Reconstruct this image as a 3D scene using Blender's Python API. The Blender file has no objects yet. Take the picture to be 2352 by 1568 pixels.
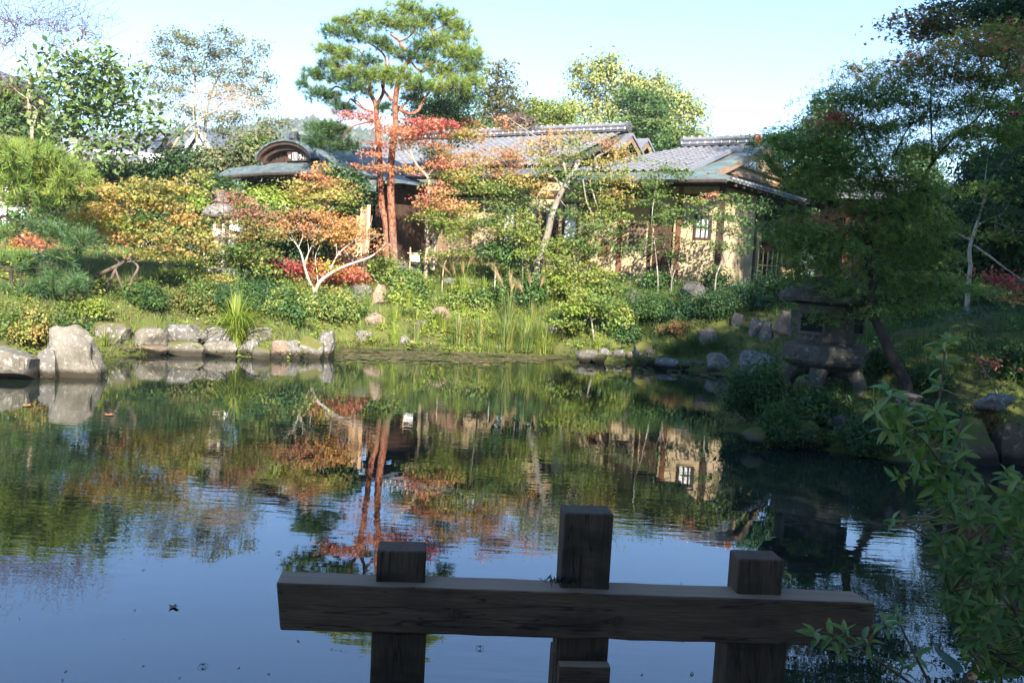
import bpy, math, random
import numpy as np
from mathutils import Vector, Matrix, noise as mnoise

sc = bpy.context.scene
COL = sc.collection
# ------------------------------------------------------------------ camera
W_, H_ = 2352.0, 1568.0            # measuring grid used for the photograph
FPX, YH, ROLL, CAMZ = 2090.0, 600.0, math.atan(0.053), 2.3
PITCH = math.atan((784 - YH) / FPX)
f0 = np.array([0, math.cos(PITCH), -math.sin(PITCH)])
u0 = np.array([0, math.sin(PITCH), math.cos(PITCH)])
r0 = np.array([1.0, 0, 0])
cr, sr = math.cos(ROLL), math.sin(ROLL)
RV = r0 * cr + u0 * sr
UV = u0 * cr - r0 * sr
CAM = np.array([0, 0, CAMZ])
cam = bpy.data.cameras.new('camera')
cam.sensor_width = 36
cam.lens = 36 * FPX / W_
cam.clip_start = 0.05
cam.clip_end = 6000
camo = bpy.data.objects.new('camera', cam)
COL.objects.link(camo)
camo.matrix_world = Matrix(((RV[0], UV[0], -f0[0], 0), (RV[1], UV[1], -f0[1], 0), (RV[2], UV[2], -f0[2], CAMZ), (0, 0, 0, 1)))
sc.camera = camo

# ------------------------------------------------------------------ light
SUN_AZ, SUN_EL = math.radians(12), math.radians(31)      # azimuth right of straight behind the camera
TOSUN = Vector((math.sin(SUN_AZ) * math.cos(SUN_EL), -math.cos(SUN_AZ) * math.cos(SUN_EL), math.sin(SUN_EL)))
world = bpy.data.worlds.new('World')
sc.world = world
world.use_nodes = True
wn = world.node_tree.nodes
sky = wn.new('ShaderNodeTexSky')
sky.sky_type = 'NISHITA'
sky.sun_disc = False
sky.sun_elevation = SUN_EL
sky.sun_rotation = math.pi - SUN_AZ
sky.altitude = 100
sky.air_density = 1.0
sky.dust_density = 0.0
sky.ozone_density = 6.0
wn['Background'].inputs['Strength'].default_value = 0.094
world.node_tree.links.new(sky.outputs[0], wn['Background'].inputs[0])
sun = bpy.data.lights.new('sun', 'SUN')
sun.energy = 5.0
sun.angle = math.radians(0.53)
sun.color = (1.0, 0.93, 0.82)
suno = bpy.data.objects.new('sun', sun)
COL.objects.link(suno)
suno.rotation_euler = TOSUN.to_track_quat('Z', 'Y').to_euler()
vs = sc.view_settings
vs.view_transform = 'Standard'
vs.look = 'None'
vs.exposure = 2.02
vs.gamma = 1.0
vs.use_curve_mapping = False
cy = sc.cycles
cy.max_bounces = 6
cy.diffuse_bounces = 3
cy.glossy_bounces = 3
cy.transmission_bounces = 4
cy.transparent_max_bounces = 4
cy.caustics_reflective = False
cy.caustics_refractive = False
cy.use_denoising = True
cy.sample_clamp_indirect = 6.0

# ------------------------------------------------------------------ helpers: pixels to places
def ray(u, v):
    d = f0 + RV * ((u - W_ / 2) / FPX) + UV * ((H_ / 2 - v) / FPX)
    return d
def at(u, v, Y):
    d = ray(u, v)
    return CAM + d * (Y / d[1])
def gz(u, v, z=0.0):
    d = ray(u, v)
    return CAM + d * ((z - CAMZ) / d[2])
def px(Y):                       # measuring pixels per metre at distance Y
    return FPX / Y

# ------------------------------------------------------------------ terrain
pond_px = [(0, 866), (85, 864), (130, 858), (236, 850), (244, 822), (380, 812), (545, 820), (690, 824), (762, 820), (775, 797),
           (860, 800), (950, 804), (1140, 813), (1285, 819), (1346, 829), (1420, 831), (1470, 839), (1560, 849), (1650, 859), (1700, 880), (1665, 925),
           (1648, 985), (1760, 1014), (1990, 1050), (2100, 1064), (2250, 1068), (2352, 1064)]
POND = [(-15, 1.6), (-15.5, 11), (-11, 14.4)] + [tuple(gz(u, v)[:2]) for u, v in pond_px] + \
       [(8.6, 11.6), (8.0, 8.6), (5.2, 6.2), (3.4, 4.2), (2.6, 2.6), (1.6, 1.7)]
PA = np.array(POND)
PB = np.roll(PA, -1, axis=0)
def shore(x, y):
    """signed distance to the pond edge, positive on land (arrays)"""
    x = np.asarray(x, float); y = np.asarray(y, float)
    best = np.full(x.shape, 1e9)
    inside = np.zeros(x.shape, bool)
    for (ax, ay), (bx, by) in zip(PA, PB):
        ex, ey = bx - ax, by - ay
        t = np.clip(((x - ax) * ex + (y - ay) * ey) / (ex * ex + ey * ey), 0, 1)
        best = np.minimum(best, (x - ax - t * ex) ** 2 + (y - ay - t * ey) ** 2)
        cond = (ay > y) != (by > y)
        with np.errstate(divide='ignore', invalid='ignore'):
            xi = ax + (y - ay) * ex / (ey if ey != 0 else 1e-9)
        inside ^= cond & (x < xi)
    d = np.sqrt(best)
    return np.where(inside, -d, d)
def sstep(a, b, x):
    t = np.clip((x - a) / (b - a), 0, 1)
    return t * t * (3 - 2 * t)
def H(x, y):
    x = np.asarray(x, float); y = np.asarray(y, float)
    d = shore(x, y)
    wob = 0.05 * np.sin(1.7 * x + 0.6 * y) * np.sin(1.3 * y - 0.4 * x) + 0.03 * np.sin(4.1 * x + 1.0) * np.sin(3.7 * y)
    S = 3.9 + 1.7 * np.maximum(sstep(4.0, 6.5, -x), sstep(3.2, 4.6, x) * (1 - sstep(17.0, 19.5, y)))
    S = S + 5.0 * np.exp(-((x - 4.9) / 2.2) ** 2 - ((y - 13.2) / 2.0) ** 2)
    land = 0.10 * sstep(0, 0.3, d) + 1.84 * np.clip((d - .28) / S, 0, 1) * (2 - np.clip((d - .28) / S, 0, 1)) + wob * sstep(0.2, 2, d)
    bed = -0.9 * sstep(0, 1.2, -d)
    return np.where(d > 0, land - 0.02, bed - 0.02)
def H1(x, y):
    return float(H(np.array([x]), np.array([y]))[0])
def hit(u, v, y0=8.0, y1=34.0):
    """where the sight line through (u,v) meets the terrain"""
    d = ray(u, v)
    ys = np.linspace(y0, y1, 900)
    t = ys / d[1]
    P = CAM[None] + d[None] * t[:, None]
    g = np.maximum(H(P[:, 0], P[:, 1]), 0)
    k = np.nonzero(P[:, 2] <= g)[0]
    i = k[0] if len(k) else -1
    return np.array([P[i, 0], P[i, 1], g[i]])

# ------------------------------------------------------------------ helpers: meshes
def tag(o, label=None, cat=None, group=None, kind=None):
    if label: o['label'] = label
    if cat: o['category'] = cat
    if group: o['group'] = group
    if kind: o['kind'] = kind
    return o
def thing(name, loc, label, cat, group=None, rz=0.0):
    o = bpy.data.objects.new(name, None)
    o.empty_display_size = 0.2
    COL.objects.link(o)
    o.location = Vector(loc)
    o.rotation_euler = (0, 0, rz)
    return tag(o, label, cat, group)
def link(name, me, parent=None, loc=None, off=None):
    o = bpy.data.objects.new(name, me)
    COL.objects.link(o)
    if parent is not None:
        o.parent = parent
    if loc is not None:
        o.location = Vector(loc)
    return o
def npmesh(name, V, faces, mats, col=None, smooth=False, matidx=None):
    """faces: list of int arrays (n,k)"""
    V = np.asarray(V, np.float32)
    me = bpy.data.meshes.new(name)
    me.vertices.add(len(V))
    me.vertices.foreach_set('co', V.ravel())
    faces = [np.asarray(f, np.int32) for f in faces if len(f)]
    tot = sum(f.size for f in faces)
    npoly = sum(len(f) for f in faces)
    me.loops.add(tot)
    me.polygons.add(npoly)
    me.loops.foreach_set('vertex_index', np.concatenate([f.ravel() for f in faces]))
    lt = np.concatenate([np.full(len(f), f.shape[1], np.int32) for f in faces])
    ls = np.concatenate([[0], np.cumsum(lt)[:-1]]).astype(np.int32)
    me.polygons.foreach_set('loop_start', ls)
    me.polygons.foreach_set('loop_total', lt)
    if smooth:
        me.polygons.foreach_set('use_smooth', np.ones(npoly, bool))
    if matidx is not None:
        me.polygons.foreach_set('material_index', np.asarray(matidx, np.int32))
    me.update(calc_edges=True)
    if col is not None:
        c = np.ones((len(V), 4), np.float32)
        c[:, :3] = col
        a = me.color_attributes.new('Col', 'FLOAT_COLOR', 'POINT')
        a.data.foreach_set('color', c.ravel())
    for m in (mats if isinstance(mats, (list, tuple)) else [mats]):
        me.materials.append(m)
    return me
class MB:
    """collects simple solids into one mesh"""
    def __init__(s):
        s.v = []; s.f = []
    def add(s, vs, fs):
        n = len(s.v)
        s.v += [tuple(map(float, p)) for p in vs]
        s.f += [tuple(i + n for i in f) for f in fs]
    def hexa(s, p):              # 8 corners: bottom ring 0-3, top ring 4-7
        s.add(p, [(3, 2, 1, 0), (4, 5, 6, 7), (0, 1, 5, 4), (1, 2, 6, 5), (2, 3, 7, 6), (3, 0, 4, 7)])
    def box(s, c, d, R=None):    # centre, full size, optional 3 axis vectors
        c = np.asarray(c, float); hx, hy, hz = [q / 2 for q in d]
        R = np.eye(3) if R is None else np.asarray(R, float)
        p = [c + R[0] * x * hx + R[1] * y * hy + R[2] * z * hz for z in (-1, 1) for x, y in ((-1, -1), (1, -1), (1, 1), (-1, 1))]
        s.hexa(p)
    def slab(s, poly, th):       # planar polygon (top face, ccw from above) with thickness downwards
        n = len(poly)
        top = [np.asarray(p, float) for p in poly]
        bot = [p - np.array([0, 0, th]) for p in top]
        s.add(top + bot, [tuple(range(n)), tuple(range(2 * n - 1, n - 1, -1))] + [(i, i + n, (i + 1) % n + n, (i + 1) % n) for i in range(n)])
    def tube(s, path, rad, n=6, cap=True):
        V, F = tube_np(path, rad, n)
        s.add(V, [tuple(q) for q in F])
        if cap:
            b = len(s.v) - len(V)
            s.f.append(tuple(b + i for i in range(n - 1, -1, -1)))
            s.f.append(tuple(b + len(V) - n + i for i in range(n)))
    def lathe(s, prof, n=20, c=(0, 0, 0), jit=0, rng=None, ph=0.0):
        c = np.asarray(c, float); vs = []
        for r, z in prof:
            for i in range(n):
                a = 2 * math.pi * i / n + ph
                k = 1 + (rng.uniform(-jit, jit) if rng else 0)
                vs.append((c[0] + r * k * math.cos(a), c[1] + r * k * math.sin(a), c[2] + z))
        m = len(prof)
        fs = [(j * n + i, j * n + (i + 1) % n, (j + 1) * n + (i + 1) % n, (j + 1) * n + i) for j in range(m - 1) for i in range(n)]
        fs += [tuple(range(n - 1, -1, -1)), tuple((m - 1) * n + i for i in range(n))]
        s.add(vs, fs)
    def mesh(s, name, mat, smooth=False, org=None):
        me = bpy.data.meshes.new(name)
        v = s.v if org is None else [(p[0] - org[0], p[1] - org[1], p[2] - org[2]) for p in s.v]
        me.from_pydata(v, [], s.f)
        if smooth:
            me.polygons.foreach_set('use_smooth', np.ones(len(me.polygons), bool))
        for m in (mat if isinstance(mat, (list, tuple)) else [mat]):
            me.materials.append(m)
        me.update()
        return me
    def build(s, name, mat, parent=None, smooth=False, bevel=0, org=None):
        if org is None and parent is not None:
            org = worldloc(parent)
        me = s.mesh(name, mat, smooth, org)
        o = link(name, me, parent)
        if parent is None and org is not None:
            o.location = Vector(org)
        if bevel:
            b = o.modifiers.new('bevel', 'BEVEL'); b.width = bevel; b.segments = 2; b.limit_method = 'ANGLE'
        return o
def worldloc(o):
    p = Vector(o.location)
    while o.parent is not None:
        o = o.parent
        p = p + Vector(o.location)
    return p
def norm(a):
    return a / np.maximum(np.linalg.norm(a, axis=-1, keepdims=True), 1e-9)
def tube_np(path, rad, n=6):
    P = np.asarray(path, float)
    R = np.broadcast_to(np.asarray(rad, float), (len(P),))
    T = np.gradient(P, axis=0)
    T = norm(T)
    ref = np.array([0, 0, 1.0]) if abs(T[0][2]) < 0.9 else np.array([1.0, 0, 0])
    A = np.cross(T, ref)
    A = norm(np.where(np.linalg.norm(A, axis=1, keepdims=True) < 1e-3, np.cross(T, [0.3, 1, 0.1]), A))
    for i in range(1, len(A)):
        if np.dot(A[i], A[i - 1]) < 0: A[i] = -A[i]
    B = np.cross(T, A)
    ang = np.arange(n) * 2 * math.pi / n
    V = P[:, None] + R[:, None, None] * (np.cos(ang)[None, :, None] * A[:, None] + np.sin(ang)[None, :, None] * B[:, None])
    m = len(P)
    i = np.arange(m - 1)[:, None] * n; j = np.arange(n)[None]
    F = np.stack([i + j, i + (j + 1) % n, i + n + (j + 1) % n, i + n + j], -1).reshape(-1, 4)
    return V.reshape(-1, 3), F
def smooth_path(P, k=4):
    P = np.asarray(P, float)
    if len(P) < 3:
        t = np.linspace(0, 1, 3)[:, None]
        return P[0] * (1 - t) + P[-1] * t
    Q = np.vstack([2 * P[0] - P[1], P, 2 * P[-1] - P[-2]])
    out = []
    for i in range(1, len(Q) - 2):
        for t in np.arange(k) / k:
            a, b, c, d = Q[i - 1], Q[i], Q[i + 1], Q[i + 2]
            out.append(0.5 * (2 * b + (c - a) * t + (2 * a - 5 * b + 4 * c - d) * t * t + (3 * b - a - 3 * c + d) * t ** 3))
    out.append(P[-1])
    return np.array(out)

# ------------------------------------------------------------------ materials
def newmat(name):
    m = bpy.data.materials.new(name)
    m.use_nodes = True
    return m, m.node_tree.nodes, m.node_tree.links, m.node_tree.nodes['Principled BSDF']
def ramp(nodes, stops):
    r = nodes.new('ShaderNodeValToRGB')
    e = r.color_ramp.elements
    while len(e) < len(stops): e.new(0.5)
    for q, (p, c) in zip(e, stops):
        q.position = p; q.color = (*c, 1)
    return r
def coords(n, l, kind='Object', scale=(1, 1, 1), rnd=True):
    tc = n.new('ShaderNodeTexCoord')
    mp = n.new('ShaderNodeMapping')
    mp.inputs['Scale'].default_value = scale
    l.new(tc.outputs[kind], mp.inputs['Vector'])
    if rnd:
        oi = n.new('ShaderNodeObjectInfo')
        mu = n.new('ShaderNodeMath'); mu.operation = 'MULTIPLY'; mu.inputs[1].default_value = 37.0
        l.new(oi.outputs['Random'], mu.inputs[0])
        l.new(mu.outputs[0], mp.inputs['Location'])
    return mp.outputs[0]
def noise_tex(n, l, vec, scale, detail=4, rough=0.6):
    t = n.new('ShaderNodeTexNoise')
    t.inputs['Scale'].default_value = scale
    t.inputs['Detail'].default_value = detail
    t.inputs['Roughness'].default_value = rough
    if vec is not None: l.new(vec, t.inputs['Vector'])
    return t.outputs['Fac']
def mixcol(n, l, fac, a, b, mode='MIX'):
    x = n.new('ShaderNodeMix'); x.data_type = 'RGBA'; x.blend_type = mode
    for s, k in ((fac, 0), (a, 6), (b, 7)):
        if isinstance(s, (int, float)): x.inputs[k].default_value = s
        elif isinstance(s, tuple): x.inputs[k].default_value = (*s, 1)
        else: l.new(s, x.inputs[k])
    return x.outputs[2]
def mat_noise(name, c1, c2, scale=3, rough=0.8, bump=0.2, stretch=(1, 1, 1), c3=None, scale2=14, spec=0.3, bdist=0.02, kind='Object'):
    m, n, l, b = newmat(name)
    vec = coords(n, l, kind, stretch)
    f = noise_tex(n, l, vec, scale, 5)
    r = ramp(n, [(0.32, c1), (0.68, c2)])
    l.new(f, r.inputs[0])
    out = r.outputs[0]
    f2 = noise_tex(n, l, vec, scale2, 4)
    if c3:
        r2 = ramp(n, [(0.5, (0, 0, 0)), (0.62, (1, 1, 1))])
        l.new(f2, r2.inputs[0])
        out = mixcol(n, l, r2.outputs[0], out, c3)
    l.new(out, b.inputs['Base Color'])
    b.inputs['Roughness'].default_value = rough
    b.inputs['Specular IOR Level'].default_value = spec
    if bump:
        bp = n.new('ShaderNodeBump'); bp.inputs['Strength'].default_value = bump; bp.inputs['Distance'].default_value = bdist
        l.new(f2, bp.inputs['Height']); l.new(bp.outputs[0], b.inputs['Normal'])
    return m
def mat_leaf(name, rough=0.5, trans=0.42, spec=0.35):
    m, n, l, b = newmat(name)
    at_ = n.new('ShaderNodeAttribute'); at_.attribute_name = 'Col'
    l.new(at_.outputs['Color'], b.inputs['Base Color'])
    b.inputs['Roughness'].default_value = rough
    b.inputs['Specular IOR Level'].default_value = spec
    tr = n.new('ShaderNodeBsdfTranslucent')
    tc = mixcol(n, l, 1.0, at_.outputs['Color'], (1.25, 1.3, 0.7), 'MULTIPLY')
    l.new(tc, tr.inputs[0])
    mx = n.new('ShaderNodeMixShader'); mx.inputs[0].default_value = trans
    l.new(b.outputs[0], mx.inputs[1]); l.new(tr.outputs[0], mx.inputs[2])
    l.new(mx.outputs[0], n['Material Output'].inputs[0])
    return m
LEAF = mat_leaf('leaf_blade')
GLOSSY = mat_leaf('glossy_leaf', 0.5, 0.3, 0.4)
NEEDLE = mat_leaf('pine_needle', 0.45, 0.2, 0.35)
def mat_redbark():
    m, n, l, b = newmat('red_pine_bark')
    vec = coords(n, l, 'Object', (1, 1, .45))
    f = noise_tex(n, l, vec, 3.2, 5); r = ramp(n, [(.3, (.21, .075, .042)), (.7, (.34, .145, .085))]); l.new(f, r.inputs[0])
    vo = n.new('ShaderNodeTexVoronoi'); vo.feature = 'DISTANCE_TO_EDGE'; vo.inputs['Scale'].default_value = 11; l.new(vec, vo.inputs['Vector'])
    rv = ramp(n, [(.02, (.32, .30, .30)), (.12, (1, 1, 1))]); l.new(vo.outputs['Distance'], rv.inputs[0])
    c = mixcol(n, l, 1.0, r.outputs[0], rv.outputs[0], 'MULTIPLY')
    tc = n.new('ShaderNodeTexCoord'); sx = n.new('ShaderNodeSeparateXYZ'); l.new(tc.outputs['Object'], sx.inputs[0])
    mr = n.new('ShaderNodeMapRange'); mr.inputs[1].default_value = .2; mr.inputs[2].default_value = 1.6; mr.inputs[3].default_value = .75; mr.inputs[4].default_value = 0; l.new(sx.outputs[2], mr.inputs[0])
    c = mixcol(n, l, mr.outputs[0], c, mixcol(n, l, f, (.11, .085, .07), (.24, .19, .16)))
    l.new(c, b.inputs['Base Color']); b.inputs['Roughness'].default_value = .9; b.inputs['Specular IOR Level'].default_value = .2
    bp = n.new('ShaderNodeBump'); bp.inputs['Strength'].default_value = .8; bp.inputs['Distance'].default_value = .03; l.new(vo.outputs['Distance'], bp.inputs['Height']); l.new(bp.outputs[0], b.inputs['Normal'])
    return m
BARK_RED = mat_redbark()
BARK_PALE = mat_noise('pale_bark', (0.30, 0.21, 0.145), (0.42, 0.31, 0.22), 5, 0.85, 0.4, (1, 1, 0.4), (0.3, 0.24, 0.18), 16)
BARK_GREY = mat_noise('grey_bark', (0.14, 0.115, 0.09), (0.24, 0.21, 0.17), 5, 0.9, 0.5, (1, 1, 0.3), (0.33, 0.33, 0.29), 7)
BARK_DARK = mat_noise('dark_bark', (0.028, 0.02, 0.016), (0.065, 0.047, 0.036), 6, 0.9, 0.5, (1, 1, 0.3))
BARK_WHITE = mat_noise('lichen_white_bark', (0.33, 0.29, 0.25), (0.46, 0.42, 0.37), 6, 0.9, 0.3, (1, 1, 0.5), (0.26, 0.2, 0.15), 12)
BARK_BROWN = mat_noise('brown_bark', (0.055, 0.04, 0.03), (0.13, 0.098, 0.072), 6, 0.9, 0.5, (1, 1, 0.4))
# ------------------------------------------------------------------ vegetation tools
PAL = {
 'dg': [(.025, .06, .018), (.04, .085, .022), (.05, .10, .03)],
 'mg': [(.08, .14, .03), (.11, .17, .04), (.145, .19, .045), (.065, .12, .025)],
 'g': [(.045, .10, .025), (.065, .13, .03), (.08, .14, .03)],
 'yg': [(.17, .22, .04), (.22, .25, .05), (.13, .19, .035), (.25, .26, .06)],
 'lime': [(.24, .30, .04), (.29, .33, .06), (.18, .26, .04)],
 'og': [(.32, .27, .07), (.22, .23, .06), (.40, .25, .08), (.25, .25, .06)],
 'oy': [(.43, .28, .08), (.42, .23, .08), (.30, .27, .07), (.45, .27, .09)],
 'yo': [(.33, .30, .08), (.38, .28, .08), (.25, .27, .06), (.42, .27, .09)],
 'yellow': [(.46, .34, .05), (.40, .32, .05), (.34, .30, .05)],
 'orange': [(.50, .26, .10), (.47, .20, .08), (.50, .33, .10)],
 'rust': [(.42, .24, .11), (.45, .22, .10), (.30, .24, .08), (.46, .20, .11)],
 'redrust': [(.48, .20, .12), (.42, .22, .10), (.46, .14, .10), (.30, .24, .08)],
 'red': [(.44, .13, .09), (.42, .10, .08), (.46, .20, .11)],
 'redorange': [(.50, .20, .10), (.48, .23, .10), (.47, .15, .08)],
 'crimson': [(.40, .065, .07), (.36, .05, .06), (.43, .10, .08)],
 'purple': [(.30, .12, .10), (.26, .13, .09), (.25, .19, .08), (.34, .15, .11)],
 'rustg': [(.30, .20, .07), (.22, .20, .06), (.16, .18, .045)],
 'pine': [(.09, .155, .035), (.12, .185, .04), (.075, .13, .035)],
 'pine_lit': [(.19, .26, .05), (.23, .29, .055), (.14, .21, .045)],  # sunlit pads: the light is put into a brighter needle colour
 'pine_shade': [(.055, .115, .045), (.07, .135, .05), (.08, .135, .04)],  # pads under the crown: their shade is put into the needle colour
 'olive': [(.13, .15, .06), (.17, .18, .08), (.10, .13, .05), (.20, .18, .09)],
 'magn': [(.08, .135, .03), (.12, .18, .045), (.16, .21, .06), (.06, .10, .025)],
 'ygp': [(.32, .34, .12), (.27, .31, .10), (.36, .35, .13), (.23, .27, .09)],
 'fir': [(.13, .13, .055), (.09, .11, .045), (.16, .14, .06)],
 'firg': [(.06, .13, .04), (.09, .16, .05), (.12, .17, .05)],
 'dm': [(.10, .17, .035), (.13, .21, .04), (.16, .225, .05), (.10, .16, .035)],
 'dmr': [(.13, .18, .04), (.20, .17, .045), (.11, .16, .035), (.30, .12, .055), (.14, .19, .04)],
 'dmp': [(.11, .075, .05), (.08, .085, .04), (.06, .09, .035)],
 'twig': [(.15, .09, .10), (.20, .12, .12)],
 'bgr': [(.05, .12, .06), (.07, .14, .065), (.04, .10, .045)],
 'reed': [(.13, .20, .05), (.20, .24, .07), (.10, .17, .04), (.30, .26, .10)],
 'straw': [(.42, .32, .17), (.36, .26, .13)],
 'moss': [(.10, .13, .02), (.14, .15, .03), (.08, .11, .02)],
 'azal': [(.09, .14, .03), (.14, .18, .04), (.18, .16, .05), (.07, .11, .025)],
}
def TR(ox, oy, k):
    def f(lst):
        return [(ox + c[0] * k, oy + c[1] * k, c[2] * k, c[3] * k) + tuple(c[4:]) for c in lst]
    return f
def TL(ox, oy, k):
    def f(limbs):
        return [([(ox + p[0] * k, oy + p[1] * k) + tuple(p[2:]) for p in path], w0 * k, w1 * k) for path, w0, w1 in limbs]
    return f
Z1, L1 = TR(0, 0, .2931), TL(0, 0, .2931)
Z2, L2 = TR(0, 402, .3114), TL(0, 402, .3114)
Z3, L3 = TR(459.5, 229.8, .3114), TL(459.5, 229.8, .3114)
Z4, L4 = TR(976.5, 229.8, .3114), TL(976.5, 229.8, .3114)
Z5, L5 = TR(1378.5, 229.8, .3114), TL(1378.5, 229.8, .3114)
Z6, L6 = TR(1723, 517, .3662), TL(1723, 517, .3662)
Z7, L7 = TR(1148.8, 57.4, .2564), TL(1148.8, 57.4, .2564)
Z8, L8 = TR(631.8, 0, .2931), TL(631.8, 0, .2931)
ZA, LA = TR(1665.7, 0, .3664), TL(1665.7, 0, .3664)

RH = (np.array([(-.5, 0, 0), (-.02, .27, .07), (.5, 0, -.05), (-.02, -.27, .07)]), [np.array([[0, 1, 2, 3]])])
M3 = (np.array([(-.4, 0, 0), (.06, .15, .04), (.55, 0, -.05), (.06, -.15, .04), (.12, .52, -.03), (.12, -.52, -.03)]),
      [np.array([[0, 3, 2, 1]]), np.array([[0, 1, 4], [0, 5, 3]])])
def _m5():
    v = [(-.12, 0, .03)]; fs = []
    tips = [(0, .62), (52, .55), (104, .40), (-52, .55), (-104, .40)]
    for a, r in tips:
        a = math.radians(a)
        for da, rr in ((-30, .24), (0, r), (30, .24)):
            q = a + math.radians(da)
            v.append((-.12 + rr * math.cos(q), rr * math.sin(q), -.05 if da == 0 else .02))
        n = len(v)
        fs.append((n - 3, n - 2, n - 1))
    return (np.array(v), [np.array(fs)])
M5 = _m5()
TMPL = {'RH': RH, 'M3': M3, 'M5': M5}
def leaves(rng, P, N, L, tmpl, along=None):
    T, FS = TMPL[tmpl]
    n = len(P)
    N = norm(N)
    rv = rng.normal(size=(n, 3)) if along is None else along
    t1 = norm(np.cross(np.cross(N, rv), N))
    t2 = np.cross(N, t1)
    wv = rng.uniform(.8, 1.2, n)
    V = P[:, None] + L[:, None, None] * (T[None, :, 0, None] * t1[:, None] + T[None, :, 1, None] * (t2 * wv[:, None])[:, None] + T[None, :, 2, None] * N[:, None])
    k = len(T)
    off = (np.arange(n) * k)[:, None, None]
    F = [(f[None] + off).reshape(-1, f.shape[1]) for f in FS]
    return V.reshape(-1, 3), F, k
def needles(rng, P, A, l, w, per):
    n = len(P)
    D = norm(A[:, None] * .75 + rng.normal(size=(n, per, 3)) * .62)
    Ln = l * rng.uniform(.75, 1.15, (n, per, 1))
    side = norm(np.cross(D, rng.normal(size=(n, per, 3)))) * (w / 2)
    b = P[:, None] + D * Ln * .06
    V = np.stack([b - side, b + side, b + D * Ln], 2).reshape(-1, 3)
    F = np.arange(len(V)).reshape(-1, 3)
    return V, [F], per * 3
def ellip(rng, n, c, R, shell=2.4):
    q = norm(rng.normal(size=(n, 3))) * (rng.uniform(0, 1, (n, 1)) ** (1 / shell))
    return c + q * R, q
class Acc:
    def __init__(s):
        s.V = []; s.F = {}; s.C = []; s.n = 0
    def add(s, V, F, C):
        if len(V) == 0: return
        for f in F:
            s.F.setdefault(f.shape[1], []).append(f + s.n)
        s.V.append(V); s.C.append(C); s.n += len(V)
    def mesh(s, name, mat, org, smooth=False):
        V = np.concatenate(s.V) - np.asarray(org)[None]
        F = [np.concatenate(f) for f in s.F.values()]
        return npmesh(name, V, F, mat, np.concatenate(s.C) if s.C[0] is not None else None, smooth)
def jitcol(rng, base, k, n):
    c = base * rng.uniform(.78, 1.22, (n, 1)) * rng.uniform(.92, 1.08, (n, 3))
    return np.repeat(c, k, axis=0)
def fill(acc, rng, c, R, pal, leaf, size, n, style='pad', upw=1.0, twigs=None, root=None):
    """leaf clumps filling an ellipsoid"""
    pal = np.array(PAL[pal])
    per = {'pad': 20, 'ball': 30, 'tuft': 1, 'spray': 14, 'dome': 18}[style]
    K = max(1, int(round(n / per)))
    cc, q = ellip(rng, K, c, R, 2.6 if style != 'dome' else 5)
    if style in ('pad', 'tuft', 'spray'):          # ragged clumps that thin out towards the edge
        q = np.clip(rng.normal(size=(K, 3)), -2.2, 2.2)
        cc = c + q * R * (np.array([.62, .62, .56]) if style != 'tuft' else np.array([.52, .52, .42]))
    if style == 'dome':
        cc[:, 2] = c[2] + np.abs(cc[:, 2] - c[2]) * np.where(rng.uniform(size=K) < .8, 1, -.3)
    base = pal[rng.integers(len(pal), size=K)] * rng.uniform(.85, 1.15, (K, 1))
    if twigs is not None:
        st = c if root is None else root
        for i in range(0, K, (1 if style == 'spray' else 3 if K > 12 else 2) if style != 'tuft' else 14):
            mid = (st + cc[i]) / 2 + rng.normal(size=3) * .06 * np.linalg.norm(R)
            twigs.append((np.array([st + (c - st) * .4, mid, cc[i]]), max(.004, size * .09)))
    if style == 'tuft':
        A = norm(q * .6 + np.array([0, 0, .8]) + rng.normal(size=(K, 3)) * .25)
        V, F, k = needles(rng, cc, A, size, max(.0045, size * .06), 26)
        acc.add(V, F, jitcol(rng, base, k, K))
        return
    m = K * per
    idx = np.repeat(np.arange(K), per)
    pr = size * {'pad': 3.6, 'ball': 2.6, 'spray': 3.0, 'dome': 2.2}[style]
    g = rng.normal(size=(m, 3)) * pr * .55
    if style == 'pad':
        g[:, 2] *= .24
        g[:, 2] -= .12 * (g[:, 0] ** 2 + g[:, 1] ** 2) / pr
        Nn = np.array([0, -.4, .8]) * upw + rng.normal(size=(m, 3)) * .6
    elif style == 'spray':
        g[:, 2] *= .5
        Nn = np.array([0, -.3, .7]) + rng.normal(size=(m, 3)) * .6
    else:
        o = norm(g) * .7 + q[idx] * .5
        Nn = o + np.array([0, -.1, .45]) + rng.normal(size=(m, 3)) * .35
    P = cc[idx] + g
    L = size * rng.uniform(.65, 1.25, m)
    V, F, k = leaves(rng, P, Nn, L, leaf)
    col = base[idx] * rng.uniform(.8, 1.22, (m, 1)) * rng.uniform(.92, 1.08, (m, 3))
    acc.add(V, F, np.repeat(col, k, axis=0))
SEED = [100]
DENS = 9.0
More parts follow.
